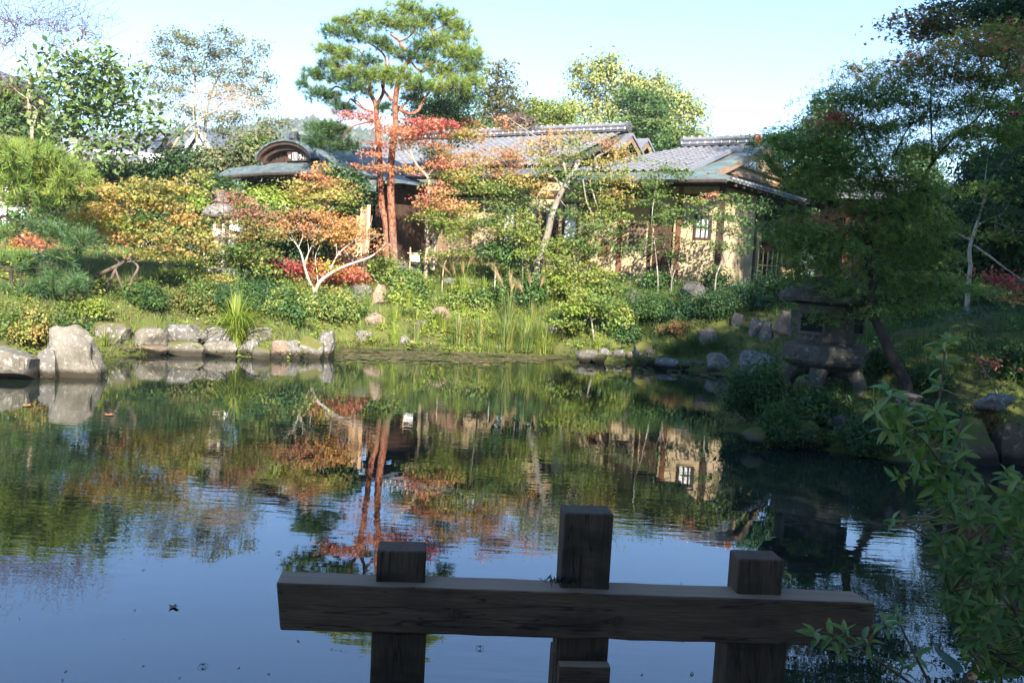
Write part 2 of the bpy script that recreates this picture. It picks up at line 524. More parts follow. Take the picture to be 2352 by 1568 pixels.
def tree(name, label, cat, d, limbs, clusters, leaf='M3', size=.075, dens=1.0, wood=None, leafmat=None, style='pad', group=None,
         ground=True, twig=True, extra=None, depth=1.0, auto=True, sides=7, crown_name='crown', trunk_name='trunk', relief=.06):
    """clusters (u,v,ru,rv,palette[,depth offset]) and limbs ([(u,v[,depth offset])...],w0,w1) at distance d"""
    SEED[0] += 1
    rng = np.random.default_rng(SEED[0])
    wood = wood or BARK_GREY; leafmat = leafmat or LEAF
    if d is None: d = hit(limbs[0][0][0][0], limbs[0][0][0][1])[1]
    s = px(d)
    paths = []
    for i, (p, w0, w1) in enumerate(limbs):
        P = np.array([at(q[0], q[1], d + (q[2] if len(q) > 2 else 0)) for q in p])
        if i == 0 and ground:
            g = P[0].copy(); g[2] = H1(g[0], g[1]) - .15
            if g[2] < P[0][2] - .02: P = np.vstack([g, P])
            elif g[2] > P[0][2]: P[0][2] = g[2] - .05
        Q = smooth_path(P, 4)
        if len(Q) > 3 and relief:
            Q[1:-1] += rng.normal(size=(len(Q) - 2, 3)) * relief * w1 / s
        paths.append((Q, np.linspace(w0, w1, len(Q)) / s / 2))
    org = paths[0][0][0].copy()
    t = thing(name, org, label, cat, group)
    allp = np.concatenate([q[len(q) // 4:] for q, r in paths]); allr = np.concatenate([r[len(r) // 4:] for q, r in paths])
    ac = Acc(); twl = []
    ll = {'M3': .36, 'RH': .27, 'M5': .42}[leaf] * (size * s) ** 2
    for c in clusters:
        u, v, ru, rv, pal = c[:5]
        dd = c[5] if len(c) > 5 else rng.uniform(-.55, .55) * depth * max(ru, 30) / s
        cen = at(u, v, d + dd)
        R = np.array([ru / s, .85 * depth * ru / s, rv / s])
        k = np.argmin(np.linalg.norm((allp - cen) * np.array([1, 1, .8]), axis=1))
        root = allp[k]
        if auto and np.linalg.norm(cen - root) > .8 * R.max():
            L = np.linalg.norm(cen - root)
            mid = (root + cen) / 2 + np.array([0, 0, -.08 * L]) + rng.normal(size=3) * .05 * L
            Q = smooth_path([root, mid, cen], 3)
            r_ = min(allr[k] * .7, .012 + .012 * L)
            paths.append((Q, np.linspace(r_, r_ * .45, len(Q))))
        n = dens * (DENS if leaf != 'M3' else DENS * .55) * math.pi * ru * rv / (ll if style != 'tuft' else (size * s) ** 2 * .85)
        fill(ac, rng, cen, R, pal, leaf, size, n, style, twigs=twl if twig else None, root=cen if not auto else None)
    if extra: extra(rng, ac, paths, twl, d, s)
    wa = Acc()
    for Q, r in paths:
        V, F = tube_np(Q, r, sides if r[0] > .02 else 4)
        wa.add(V, [F], None)
    for Q, r in twl:
        V, F = tube_np(Q, [r, r * .8, r * .4], 3)
        wa.add(V, [F], None)
    wa.C = [None]
    link(trunk_name, wa.mesh(trunk_name, wood, org, True), t)
    if ac.V:
        link(crown_name, ac.mesh(crown_name, leafmat, org), t)
    return t
def shrub(name, label, box, pal, leaf='RH', size=.05, dens=1.5, leafmat=None, d=None, style='dome', cat='shrub', group=None, wood=None, lump=4):
    """a bush filling the picture box (u0,v0,u1,v1), standing where its foot meets the ground"""
    u0_, v0_, u1_, v1_ = box
    um = (u0_ + u1_) / 2
    if d is None:
        d = hit(um, v1_ - 2)[1]
    SEED[0] += 1
    rng = np.random.default_rng(SEED[0])
    s = px(d)
    rw, hh = (u1_ - u0_) / 2 / s, (v1_ - v0_) / s
    foot = at(um, v1_, d + rw * .5)
    gd = H1(foot[0], foot[1])
    foot[2] = max(gd, 0) - .03
    top = at(um, v0_, d + rw * .4)[2]
    hh = max(top - foot[2], .12)
    t = thing(name, foot, label, cat, group)
    ac = Acc(); tw = []
    pals = pal if isinstance(pal, (list, tuple)) else [pal]
    lumps = [(0, 0, 1.0)] if lump < 2 else [(rng.uniform(-.62, .62), rng.uniform(-.25, .8), rng.uniform(.45, 1.02)) for _ in range(lump + 3)]
    for i, (lx, ly, lh) in enumerate(lumps):
        k = 1.0 if lump < 2 else rng.uniform(.3, .52)
        c = foot + np.array([lx * rw, ly * rw * .7, hh * lh * .42])
        R = np.array([rw * k, rw * k * .8, hh * lh * .56])
        area = math.pi * R[0] * R[2] * 1.3
        n = 3.6 * dens * area / ({'RH': .27, 'M3': .36, 'M5': .42}[leaf] * size ** 2) / (1 if lump < 2 else .34 * (lump + 3))
        fill(ac, rng, c, R, pals[i % len(pals)], leaf, size, n * 1.1, style)
        fill(ac, rng, c + np.array([0, 0, R[2] * .35]), R * np.array([1.25, 1.2, 1.1]), pals[(i + 1) % len(pals)], leaf, size * 1.1, n * .22, 'spray', twigs=None)
        for _ in range(5):
            e = c + rng.normal(size=3) * R * .4
            tw.append(smooth_path([foot + np.array([lx * rw * .3, 0, 0]), (foot + e) / 2 + rng.normal(size=3) * .03, e], 3))
    wa = Acc()
    for Q in tw:
        V, F = tube_np(Q, np.linspace(.012, .004, len(Q)), 4)
        wa.add(V, [F], None)
    wa.C = [None]
    link('stem', wa.mesh('stem', wood or BARK_DARK, foot, True), t)
    link('foliage', ac.mesh('foliage', leafmat or LEAF, foot), t)
    return t
def blades(rng, ac, foot, n, h, spread, w, pal, droop=.9, rootr=.06):
    pal = np.array(PAL[pal])
    a = rng.uniform(0, 2 * math.pi, n)
    out = np.stack([np.cos(a), np.sin(a), np.zeros(n)], 1)
    hh = h * rng.uniform(.55, 1.1, n); sp = spread * rng.uniform(.15, 1.0, n)
    base = np.asarray(foot)[None] + out * rng.uniform(0, rootr, (n, 1))
    side = np.stack([-np.sin(a), np.cos(a), np.zeros(n)], 1)
    K = 6
    rows = []
    for i in range(K):
        t = i / (K - 1)
        z = hh * (t * 1.25 - droop * .55 * t ** 3 * (sp / max(spread, 1e-6)))
        p = base + out * (sp * t ** 1.7)[:, None] + np.array([0, 0, 1.0]) * z[:, None]
        ww = w * (1 - t) ** .6 * .5 + .0006
        rows += [p - side * ww, p + side * ww]
    V = np.stack(rows, 1)
    q = np.array([[2 * i, 2 * i + 1, 2 * i + 3, 2 * i + 2] for i in range(K - 1)])
    F = (q[None] + (np.arange(n) * 2 * K)[:, None, None]).reshape(-1, 4)
    c = pal[rng.integers(len(pal), size=n)] * rng.uniform(.8, 1.2, (n, 1))
    ac.add(V.reshape(-1, 3), [F], np.repeat(c, 2 * K, axis=0))
# ================================================================== SETTING
def mat_ground():
    m, n, l, b = newmat('garden_soil_moss')
    vec = coords(n, l, 'Object', rnd=False)
    f = noise_tex(n, l, vec, 0.9, 6); f2 = noise_tex(n, l, vec, 9, 5)
    r = ramp(n, [(0.30, (.075, .062, .04)), (0.45, (.09, .10, .028)), (0.6, (.13, .145, .03)), (0.75, (.10, .085, .05))])
    l.new(f, r.inputs[0])
    c = mixcol(n, l, f2, r.outputs[0], (.055, .06, .02))
    l.new(c, b.inputs['Base Color']); b.inputs['Roughness'].default_value = .95; b.inputs['Specular IOR Level'].default_value = .15
    bp = n.new('ShaderNodeBump'); bp.inputs['Strength'].default_value = .7; bp.inputs['Distance'].default_value = .04
    l.new(f2, bp.inputs['Height']); l.new(bp.outputs[0], b.inputs['Normal'])
    return m
GROUND = mat_ground()
gx = np.concatenate([[-4000, -1500, -600, -250, -120, -60, -40, -28, -22], np.arange(-18, 14.01, .22), [18, 24, 32, 45, 70, 130, 260, 600, 1500, 4000]])
gy = np.concatenate([[-600, -200, -80, -40, -20, -10, -6], np.arange(-3, 30.01, .22), [32, 35, 40, 48, 60, 80, 120, 200, 400, 900, 2000, 4500]])
GX, GY = np.meshgrid(gx, gy)
GZ = H(GX, GY)
nx, ny = len(gx), len(gy)
ii = np.arange(ny - 1)[:, None] * nx + np.arange(nx - 1)[None]
me = npmesh('ground', np.stack([GX, GY, GZ], -1).reshape(-1, 3), [np.stack([ii, ii + 1, ii + nx + 1, ii + nx], -1).reshape(-1, 4)], GROUND, smooth=True)
tag(link('ground', me), 'mossy garden ground rising from the pond to the house', 'ground', kind='structure')

def mat_water():
    m, n, l, b = newmat('pond_water')
    b.inputs['Base Color'].default_value = (.010, .016, .012, 1)
    b.inputs['Roughness'].default_value = 0.0
    b.inputs['IOR'].default_value = 2.1
    v1 = coords(n, l, 'Object', (1.0, 1.0, 1), False)
    big = noise_tex(n, l, v1, .33, 2, .5)
    n1 = noise_tex(n, l, coords(n, l, 'Object', (1.0, 1.35, 1), False), 1.7, 2, .5)
    n2 = noise_tex(n, l, coords(n, l, 'Object', (1.2, 1.7, 1), False), 5.0, 2, .5)
    rp = ramp(n, [(0.42, (.10, .10, .10)), (0.60, (1, 1, 1))])
    l.new(big, rp.inputs[0])
    def mul(a, k):
        q = n.new('ShaderNodeMath'); q.operation = 'MULTIPLY'; l.new(a, q.inputs[0])
        if isinstance(k, float): q.inputs[1].default_value = k
        else: l.new(k, q.inputs[1])
        return q.outputs[0]
    ad = n.new('ShaderNodeMath'); ad.operation = 'ADD'
    l.new(mul(n1, .0010), ad.inputs[0]); l.new(mul(mul(n2, rp.outputs[0]), .0008), ad.inputs[1])
    bp = n.new('ShaderNodeBump'); bp.inputs['Strength'].default_value = 1.0; bp.inputs['Distance'].default_value = 1.0
    n3 = noise_tex(n, l, coords(n, l, 'Object', (.7, 3.4, 1), False), 3.0, 2, .5)
    ad2 = n.new('ShaderNodeMath'); ad2.operation = 'ADD'; l.new(ad.outputs[0], ad2.inputs[0]); l.new(mul(mul(n3, rp.outputs[0]), .0013), ad2.inputs[1])
    l.new(ad2.outputs[0], bp.inputs['Height']); l.new(bp.outputs[0], b.inputs['Normal'])
    return m
WATER = mat_water()
mb = MB(); mb.add([(-17, 1.2, 0), (10, 1.2, 0), (10, 25, 0), (-17, 25, 0)], [(0, 1, 2, 3)])
tag(mb.build('pond_water', WATER), 'still dark pond reflecting trees, house and sky', 'pond', kind='structure')

# distant wooded hill
def build_hill():
    xs = np.linspace(-520, 420, 190); ys = np.linspace(430, 900, 60)
    X, Y = np.meshgrid(xs, ys)
    top = np.interp(X, [-520, -330, -200, -135, -90, -60, 40, 420], [30, 58, 72, 82, 74, 58, 40, 20])
    k = sstep(430, 600, Y)
    Z = top * k * (1 - .25 * sstep(640, 900, Y))
    rng = np.random.default_rng(5)
    Z += k * 2.2 * (np.sin(X * .33 + np.sin(Y * .11) * 2) * np.sin(Y * .29 + np.sin(X * .2))) + k * rng.normal(size=Z.shape) * .9
    i = np.arange(59)[:, None] * 190 + np.arange(189)[None]
    m = mat_noise('hill_forest', (.045, .07, .03), (.085, .115, .04), .09, .95, .4, c3=(.14, .11, .05), scale2=.35, bdist=2.0)
    me = npmesh('hill', np.stack([X, Y, Z + 1.5], -1).reshape(-1, 3), [np.stack([i, i + 1, i + 191, i + 190], -1).reshape(-1, 4)], m, smooth=True)
    tag(link('hill', me), 'distant wooded hill showing above the entrance roof', 'hill', kind='structure')
    # tree crowns covering the hill
    ac = Acc(); n = 2600
    x = rng.uniform(-330, 60, n); y = rng.uniform(470, 640, n)
    topx = np.interp(x, [-520, -330, -200, -135, -90, -60, 40, 420], [30, 58, 72, 82, 74, 58, 40, 20])
    z = topx * sstep(430, 600, y) * (1 - .25 * sstep(640, 900, y)) + 2.5
    T = np.array([(0, 0, 1), (.8, 0, .1), (-.4, .7, .15), (-.4, -.7, .1), (0, 0, -1.0)]); TF = np.array([(0, 1, 2), (0, 2, 3), (0, 3, 1), (4, 2, 1), (4, 3, 2), (4, 1, 3)])
    r = rng.uniform(2.2, 5.2, n)
    ang = rng.uniform(0, 6.28, n); ca, sa = np.cos(ang), np.sin(ang)
    TT = np.stack([ca[:, None] * T[:, 0] - sa[:, None] * T[:, 1], sa[:, None] * T[:, 0] + ca[:, None] * T[:, 1], np.broadcast_to(T[:, 2], (n, 5))], -1)
    V = np.stack([x, y, z], 1)[:, None] + TT * (r * rng.uniform(.8, 1.2, n))[:, None, None]
    F = (TF[None] + (np.arange(n) * 5)[:, None, None]).reshape(-1, 3)
    pal = np.array([(.05, .08, .03), (.075, .10, .035), (.10, .10, .04), (.04, .07, .03)])
    ac.add(V.reshape(-1, 3), [F], np.repeat(pal[rng.integers(4, size=n)], 5, axis=0))
    tag(link('hill_forest', ac.mesh('hill_forest', LEAF, (0, 0, 0), True)), 'forest covering the distant hill', 'forest', kind='stuff')
build_hill()

# ================================================================== BUILDINGS
AN = math.radians(34)
E_ = np.array([math.cos(AN), -math.sin(AN), 0]); N_ = np.array([-math.sin(AN), -math.cos(AN), 0]); ZZ = np.array([0, 0, 1.0])
CO = np.array([5.507, 25.056, 0])
GB = 1.93
def LW(a, b, z):
    return CO + E_ * a + N_ * b + ZZ * z
def fac(u, v, b=0.0):
    d = ray(u, v)
    t = (b - np.dot(CAM - CO, N_)) / np.dot(d, N_)
    p = CAM + d * t
    return float(np.dot(p - CO, E_)), float(p[2])
def lbox(mb, a0, a1, b0, b1, z0, z1):
    mb.hexa([LW(a, b, z) for z in (z0, z1) for a, b in ((a0, b0), (a0, b1), (a1, b1), (a1, b0))][::1])
def frect(u0_, v0_, u1_, v1_, b=0.0):
    a0, za = fac(u0_, v1_, b); a1, zb = fac(u1_, v0_, b)
    return a0, a1, za, zb

PLASTER = mat_noise('ochre_plaster', (.40, .30, .18), (.48, .37, .23), 1.6, .92, .15, c3=(.37, .27, .16), scale2=5)
DARKWOOD = mat_noise('dark_stained_wood', (.035, .019, .012), (.075, .04, .026), 5, .7, .3, (1, 1, .25))
REDWOOD = mat_noise('reddish_wood', (.13, .052, .03), (.19, .085, .05), 5, .65, .3, (1, 1, .25))
BOARD = mat_noise('weathered_boards', (.16, .10, .065), (.26, .17, .11), 6, .8, .4, (1, 1, .12))
PALEBOARD = mat_noise('pale_weathered_boards', (.36, .23, .13), (.48, .32, .19), 6, .85, .4, (1, 1, .12), (.28, .17, .1), 11)
TILE = mat_noise('grey_roof_tile', (.115, .118, .135), (.185, .188, .205), 2.5, .38, .1, spec=.5, c3=(.17, .17, .18), scale2=6)
TILEDARK = mat_noise('dark_tile_bedding', (.05, .05, .055), (.09, .09, .095), 4, .7, .2)
MORTAR_GLINT = mat_noise('mortar_and_glint', (.6, .59, .56), (.7, .69, .66), 5, .9, .1)  # mortar of the plinths; on the ridges its white stands for sunlit gaps
COPPER = mat_noise('grey_shingle_roof', (.055, .075, .085), (.11, .14, .15), 2.4, .5, .25, (1, 1, 1), (.15, .18, .17), 9, spec=.4)
VERDI = mat_noise('verdigris_copper', (.085, .115, .11), (.14, .185, .165), 2.0, .5, .15, (1, 1, 1), (.095, .08, .065), 4, spec=.4)
PAPER = mat_noise('shoji_paper', (.70, .72, .74), (.78, .80, .80), 2, .8, 0)
GLASSD = mat_noise('dark_glass', (.012, .012, .012), (.02, .02, .018), 2, .08, 0, spec=.6)
BLIND = mat_noise('reed_blind', (.13, .09, .065), (.19, .13, .095), 3, .8, .5, (1, 1, 14))
WHITEP = mat_noise('white_plaster', (.76, .76, .75), (.82, .82, .81), 1, .9, .05)
BAMBOO = mat_noise('bamboo', (.38, .29, .15), (.50, .40, .22), 8, .6, .1)
REDCLAY = mat_noise('red_clay_disc', (.32, .10, .055), (.40, .14, .08), 8, .7, .3)

def tile_mesh():
    K = 8; w, ln, th = .28, .31, .022
    xs = np.linspace(-.5, .5, K + 1)
    zf = .032 * np.sin(xs * 2 * math.pi * .98 - .6) + .012 * np.cos(xs * math.pi)
    vs = []; fs = []
    for y, dz in ((-.5, .03), (.5, 0.0)):
        for x, z in zip(xs, zf): vs.append((x * w, y * ln, z + dz))
    n = K + 1
    for i in range(K): fs.append((i, i + 1, n + i + 1, n + i))
    b = len(vs)
    for x, z in zip(xs, zf): vs.append((x * w, -.5 * ln, z + .03 - th))
    for i in range(K): fs.append((b + i, b + i + 1, i + 1, i))
    me = bpy.data.meshes.new('tile'); me.from_pydata(vs, [], fs); me.materials.append(TILE)
    me.polygons.foreach_set('use_smooth', [True] * K + [False] * K); me.update()
    return me
TILEME = tile_mesh()
def cap_mesh(name, r, ln, mat, collar=True):
    mb = MB(); n = 8
    prof = [(-ln / 2, r * 1.0), (-ln / 2 + .05, r * 1.0), (-ln / 2 + .05, r * .9), (ln / 2, r * .9)] if collar else [(-ln / 2, r), (ln / 2, r)]
    vs = []; 
    for x, rr in prof:
        for i in range(n + 1):
            a = math.pi * i / n
            vs.append((x, rr * math.cos(a), rr * math.sin(a)))
    m = n + 1
    fs = [(j * m + i, j * m + i + 1, (j + 1) * m + i + 1, (j + 1) * m + i) for j in range(len(prof) - 1) for i in range(n)]
    fs += [tuple(range(m - 1, -1, -1)), tuple((len(prof) - 1) * m + i for i in range(m))]
    mb.add(vs, fs)
    return mb.mesh(name, mat)
CAPME = cap_mesh('ridge_tile', .12, .27, TILE)
CAPSM = cap_mesh('ridge_side_tile', .075, .20, TILE, False)
def place(me, name, parent, org, X, Y, Z, P):
    o = bpy.data.objects.new(name, me); COL.objects.link(o); o.parent = parent
    o.matrix_local = Matrix(((X[0], Y[0], Z[0], P[0] - org[0]), (X[1], Y[1], Z[1], P[1] - org[1]), (X[2], Y[2], Z[2], P[2] - org[2]), (0, 0, 0, 1)))
    return o
RNGT = np.random.default_rng(77)
def tile_slope(parent, a0, a1, top, bot, inside, limit=300, ax=E_):
    """pantiles on the slope running down from top (b,z) to bot (b,z)"""
    T_ = LW(0, *top); B_ = LW(0, *bot)
    up = norm(T_ - B_); L = np.linalg.norm(T_ - B_); nz = np.cross(ax, up); nz = nz if nz[2] > 0 else -nz
    org = np.array(worldloc(parent))
    rows = int(L / .25); cols = int((a1 - a0) / .265)
    items = []
    for r in range(rows):
        for c in range(cols):
            a = a0 + (c + .5) * .265; y = (r + .5) * .25
            if inside(a, y / L): items.append((a, y))
    items.sort(key=lambda q: np.linalg.norm(B_ + ax * q[0] + up * q[1] - CAM))
    rest = MB()
    for i, (a, y) in enumerate(items):
        P = B_ + ax * a + up * y + nz * (.055 + RNGT.normal() * .003)
        tw = RNGT.normal() * .012
        X = ax * math.cos(tw) + up * math.sin(tw); Yv = up * math.cos(tw) - ax * math.sin(tw)
        if i < limit: place(TILEME, 'tile', parent, org, X, Yv, nz, P)
        else:
            vs = [P + X * v.co[0] + Yv * v.co[1] + nz * v.co[2] for v in TILEME.vertices]
            rest.add(vs, [tuple(p.vertices) for p in TILEME.polygons])
    if rest.v:
        o = rest.build('tile_field', TILE, parent, True); o['kind'] = 'stuff'
def ridge(parent, p0, p1, zt, hgt=.26, label=None, endcap=None):
    """stacked ridge with cap tiles from p0=(a,b) to p1=(a,b), underside at zt"""
    A = LW(p0[0], p0[1], zt); B = LW(p1[0], p1[1], zt)
    X = norm(B - A); L = np.linalg.norm(B - A); Y = np.array([-X[1], X[0], 0])
    org = worldloc(parent)
    mb = MB(); h = 0
    for k, (w, t) in enumerate(((.44, .05), (.40, .05), (.34, .05), (.28, .06))):
        mb.box((A + B) / 2 + ZZ * (h + t / 2), (L - .02 * k, w, t), (X, Y, ZZ)); h += t
    r = mb.build('ridge', TILEDARK, parent)
    n = int(L / .26)
    for i in range(n):
        P = A + X * ((i + .5) * L / n)
        place(CAPME, 'ridge_tile', r, np.array(org), X, Y, ZZ, P + ZZ * (h + .0))
        for sgn in (-1, 1):
            place(CAPSM, 'ridge_side_tile', r, np.array(org), X, Y * 1.0, ZZ, P + Y * sgn * .165 + ZZ * .062)
    mm = MB()
    for i in range(n + 1):
        P = A + X * (i * L / n)
        mm.box(P + ZZ * (h + .062), (.02, .19, .13), (X, Y, ZZ))
        for sgn in (-1, 1): mm.box(P + Y * sgn * .19 + ZZ * .10, (.022, .09, .07), (X, Y, ZZ))
    mm.build('sunlit_joint', MORTAR_GLINT, r)  # white blocks paint the sunlit gaps between the ridge tiles
    for P, s_ in ((A, -1), (B, 1)):
        eb = MB(); rr = .19
        n_ = 16
        for dx in (0, .07):
            pass
        vs = [P + X * s_ * dx + Y * rr * math.cos(2 * math.pi * i / n_) + ZZ * (h * .72 + rr * math.sin(2 * math.pi * i / n_)) for dx in (0, .08) for i in range(n_)]
        eb.add(vs, [tuple(range(n_)), tuple(range(2 * n_ - 1, n_ - 1, -1))] + [(i, i + n_, (i + 1) % n_ + n_, (i + 1) % n_) for i in range(n_)])
        for i in range(6):
            q = P + X * s_ * .09 + Y * .09 * math.cos(i * 1.047) + ZZ * (h * .72 + .09 * math.sin(i * 1.047))
            eb.box(q, (.04, .06, .06), (X, Y, ZZ))
        eb.build('ridge_end_tile', endcap if (endcap and s_ == 1) else TILEDARK, r)
    return r
def sheet(parent, name, mat, grid, th=.05):
    """thick sheet from a grid of points [rows][cols]"""
    R, C_ = len(grid), len(grid[0]); mb = MB()
    top = [np.asarray(p, float) for row in grid for p in row]
    bot = [p - ZZ * th for p in top]; n = len(top)
    fs = []
    for i in range(R - 1):
        for j in range(C_ - 1):
            a = i * C_ + j
            fs.append((a, a + 1, a + C_ + 1, a + C_)); fs.append((n + a, n + a + C_, n + a + C_ + 1, n + a + 1))
    for j in range(C_ - 1):
        fs.append((j, n + j, n + j + 1, j + 1)); a = (R - 1) * C_ + j; fs.append((a, a + 1, n + a + 1, n + a))
    for i in range(R - 1):
        a = i * C_; fs.append((a, a + C_, n + a + C_, n + a)); a += C_ - 1; fs.append((a, n + a, n + a + C_, a + C_))
    mb.add(top + bot, fs)
    return mb.build(name, mat, parent)
def wall_run(parent, a0, a1, z0, z1, ops, b0=-.14, b1=0.0, name='wall', mat=None):
    """wall with openings (a0,a1,z0,z1) left free"""
    mb = MB(); xs = a0
    for o in sorted(ops):
        if o[0] > xs + .01: lbox(mb, xs, o[0], b0, b1, z0, z1)
        if o[2] > z0 + .02: lbox(mb, o[0], o[1], b0, b1, z0, o[2])
        if o[3] < z1 - .02: lbox(mb, o[0], o[1], b0, b1, o[3], z1)
        xs = o[1]
    if xs < a1 - .01: lbox(mb, xs, a1, b0, b1, z0, z1)
    return mb.build(name, mat or PLASTER, parent)
def post(parent, a, z0, z1, mat, w=.13, b0=-.16, b1=.035, name='post'):
    mb = MB(); lbox(mb, a - w / 2, a + w / 2, b0, b1, z0, z1)
    return mb.build(name, mat, parent)
def window(parent, o, pane, nv, nh, frame=None, name='window', b=-.06, bar=.025, fw=.05):
    frame = frame or DARKWOOD
    a0, a1, z0, z1 = o
    mb = MB()
    for q in ((a0, a0 + fw, z0, z1), (a1 - fw, a1, z0, z1), (a0 + fw, a1 - fw, z0, z0 + fw), (a0 + fw, a1 - fw, z1 - fw, z1)):
        lbox(mb, q[0], q[1], -.13, .03, q[2], q[3])
    w = mb.build(name, frame, parent)
    pb = MB(); lbox(pb, a0 + fw, a1 - fw, b - .02, b, z0 + fw, z1 - fw); pb.build('pane', pane, w)
    for i in range(nv):
        m_ = MB(); a = a0 + fw + (i + 1) * (a1 - a0 - 2 * fw) / (nv + 1); lbox(m_, a - bar / 2, a + bar / 2, b + .001, b + .03, z0 + fw, z1 - fw); m_.build('mullion', frame, w)
    for i in range(nh):
        m_ = MB(); z = z0 + fw + (i + 1) * (z1 - z0 - 2 * fw) / (nh + 1); lbox(m_, a0 + fw, a1 - fw, b + .001, b + .022, z - bar / 2, z + bar / 2); m_.build('mullion', frame, w)
    return w
def rafters(parent, a0, a1, b0, z0, b1, z1, step=.45, mat=None, name='rafter'):
    k = int((a1 - a0) / step)
    for i in range(k + 1):
        a = a0 + (a1 - a0) * i / max(k, 1)
        mb = MB()
        mb.hexa([LW(a + da, b, z + dz) for dz in (-.11, -.04) for da, b, z in ((-.035, b0, z0), (-.035, b1, z1), (.035, b1, z1), (.035, b0, z0))])
        mb.build(name, mat or DARKWOOD, parent)

# ---------------------------------------------------- right tea house
aL3 = fac(1337, 600)[0]
th3 = thing('tea_house', LW(-2.5, -3, GB), 'ochre walled tea house with verdigris hipped gable roof at the right', 'tea house')
ops3 = {}
ops3['lattice'] = frect(1376, 556, 1400, 588)
ops3['door'] = frect(1493, 500, 1549, 622)
ops3['shoji'] = frect(1592, 494, 1637, 549)
wall_run(th3, aL3, -.06, GB + .05, 4.62, list(ops3.values()))
window(th3, ops3['lattice'], PAPER, 4, 5, REDWOOD, 'lattice_window', bar=.03)
window(th3, ops3['shoji'], PAPER, 2, 1, DARKWOOD, 'shoji_window', bar=.03)
mb = MB(); lbox(mb, ops3['door'][0], ops3['door'][1], -.12, -.08, ops3['door'][2], ops3['door'][3]); mb.build('door', DARKWOOD, th3)
a0, a1, z0, z1 = frect(1446, 516, 1487, 573)
mb = MB(); lbox(mb, a0, a1, .03, .05, z0, z1); bl = mb.build('reed_blind', BLIND, th3)
mb = MB(); mb.tube([LW(a0, .05, z1 + .02), LW(a1, .05, z1 + .02)], .03, 6); mb.build('blind_roll', BLIND, bl)
for u_, m_, w_ in ((1343, REDWOOD, .16), (1420, REDWOOD, .12), (1489, DARKWOOD, .1), (1553, REDWOOD, .13)):
    post(th3, fac(u_, 620)[0], GB, 4.62, m_, w_)
post(th3, -.0, GB, 4.66, DARKWOOD, .13, -.13, .04, 'corner_post')
mb = MB(); lbox(mb, aL3, .02, -.2, .05, GB - .3, GB + .05); mb.build('plinth', MORTAR_GLINT, th3)
mb = MB(); lbox(mb, aL3, -.07, -.01, .03, 4.30, 4.42); mb.build('tie_beam', DARKWOOD, th3)
# side wall running back from the corner
SB = -2.75
mb = MB(); lbox(mb, -.14, 0, SB, -.14, GB + .05, 4.62); mb.build('side_wall', PLASTER, th3)
mb = MB(); lbox(mb, -.16, .035, SB - .14, SB, GB, 4.62); mb.build('post', DARKWOOD, th3)
mb = MB(); lbox(mb, -.75, -.6, -8, SB - .14, GB, 4.62); mb.build('recessed_wall', PLASTER, th3)
mb = MB(); lbox(mb, -.6, .03, -5.3, -5.15, GB, 4.62); mb.build('post', DARKWOOD, th3)
mb = MB(); lbox(mb, -.2, .035, SB + .2, -.4, GB - .25, GB + .05); mb.build('plinth', MORTAR_GLINT, th3)
mb = MB(); lbox(mb, aL3, -.14, -8, -7.86, GB, 4.62); mb.build('back_wall', PLASTER, th3)
# roof
RB, RZ, EB, EZ, MBb, MZ = -4.0, 6.22, 1.0, 4.66, .15, 5.0
rf = sheet(th3, 'roof', TILEDARK, [[LW(-3.0, RB, RZ), LW(-.45, RB, RZ)], [LW(-4.9, MBb, MZ - .05), LW(-.45, MBb, MZ - .05)]], .08)
rb = sheet(th3, 'rear_roof', TILEDARK, [[LW(-3.0, RB, RZ - .002), LW(-.45, RB, RZ - .002)], [LW(-5.5, -9, 4.7), LW(-.45, -9, 4.7)]], .08)
hp = sheet(th3, 'hip_roof', TILEDARK, [[LW(-3.0, RB, RZ - .004), LW(-3.01, RB, RZ - .004)], [LW(-4.9, MBb, MZ - .054), LW(-5.5, -9, 4.7)]], .07)
tile_slope(rf, -5.2, -.8, (RB, RZ), (MBb, MZ), lambda a, t: a > -4.85 + 1.85 * t and a < -.92, 300)
sheet(th3, 'copper_verge', VERDI, [[LW(-.90, RB, RZ + .09), LW(-.56, RB, RZ + .10), LW(-.20, RB, RZ + .07)], [LW(-.90, -1.9, 5.60 - .03), LW(-.56, -1.9, 5.6), LW(-.20, -1.9, 5.56)], [LW(-.90, MBb, MZ + .05), LW(-.56, MBb, MZ + .05), LW(-.22, MBb, MZ + .03)]], .07)
sheet(th3, 'verge_tile_course', TILE, [[LW(-.98, RB + .1, RZ + .14), LW(-.86, RB + .1, RZ + .14)], [LW(-.98, MBb, MZ + .11), LW(-.86, MBb, MZ + .11)]], .10)
sheet(th3, 'rear_verge', VERDI, [[LW(-.86, RB, RZ + .07), LW(-.20, RB, RZ + .068)], [LW(-.86, -9, 4.76), LW(-.20, -9, 4.75)]], .07)
sheet(th3, 'copper_eave', VERDI, [[LW(aL3 - .3, MBb + .02, MZ + .02), LW(-1, MBb + .02, MZ + .02), LW(-.22, MBb + .02, MZ + .02)], [LW(aL3 - .3, .6, MZ - .17), LW(-1, .6, MZ - .17), LW(.18, .6, MZ - .16)], [LW(aL3 - .3, EB, EZ + .05), LW(-1, EB, EZ + .05), LW(.56, EB, EZ + .07)]], .06)
sheet(th3, 'side_eave', VERDI, [[LW(-.22, MBb + .02, MZ + .022), LW(.18, .6, MZ - .158), LW(.562, EB, EZ + .072)], [LW(-.22, -4, MZ + .02), LW(.18, -4, MZ - .16), LW(.56, -4, EZ + .05)], [LW(-.22, -9.6, MZ + .02), LW(.18, -9.6, MZ - .16), LW(.56, -9.6, EZ + .05)]], .06)
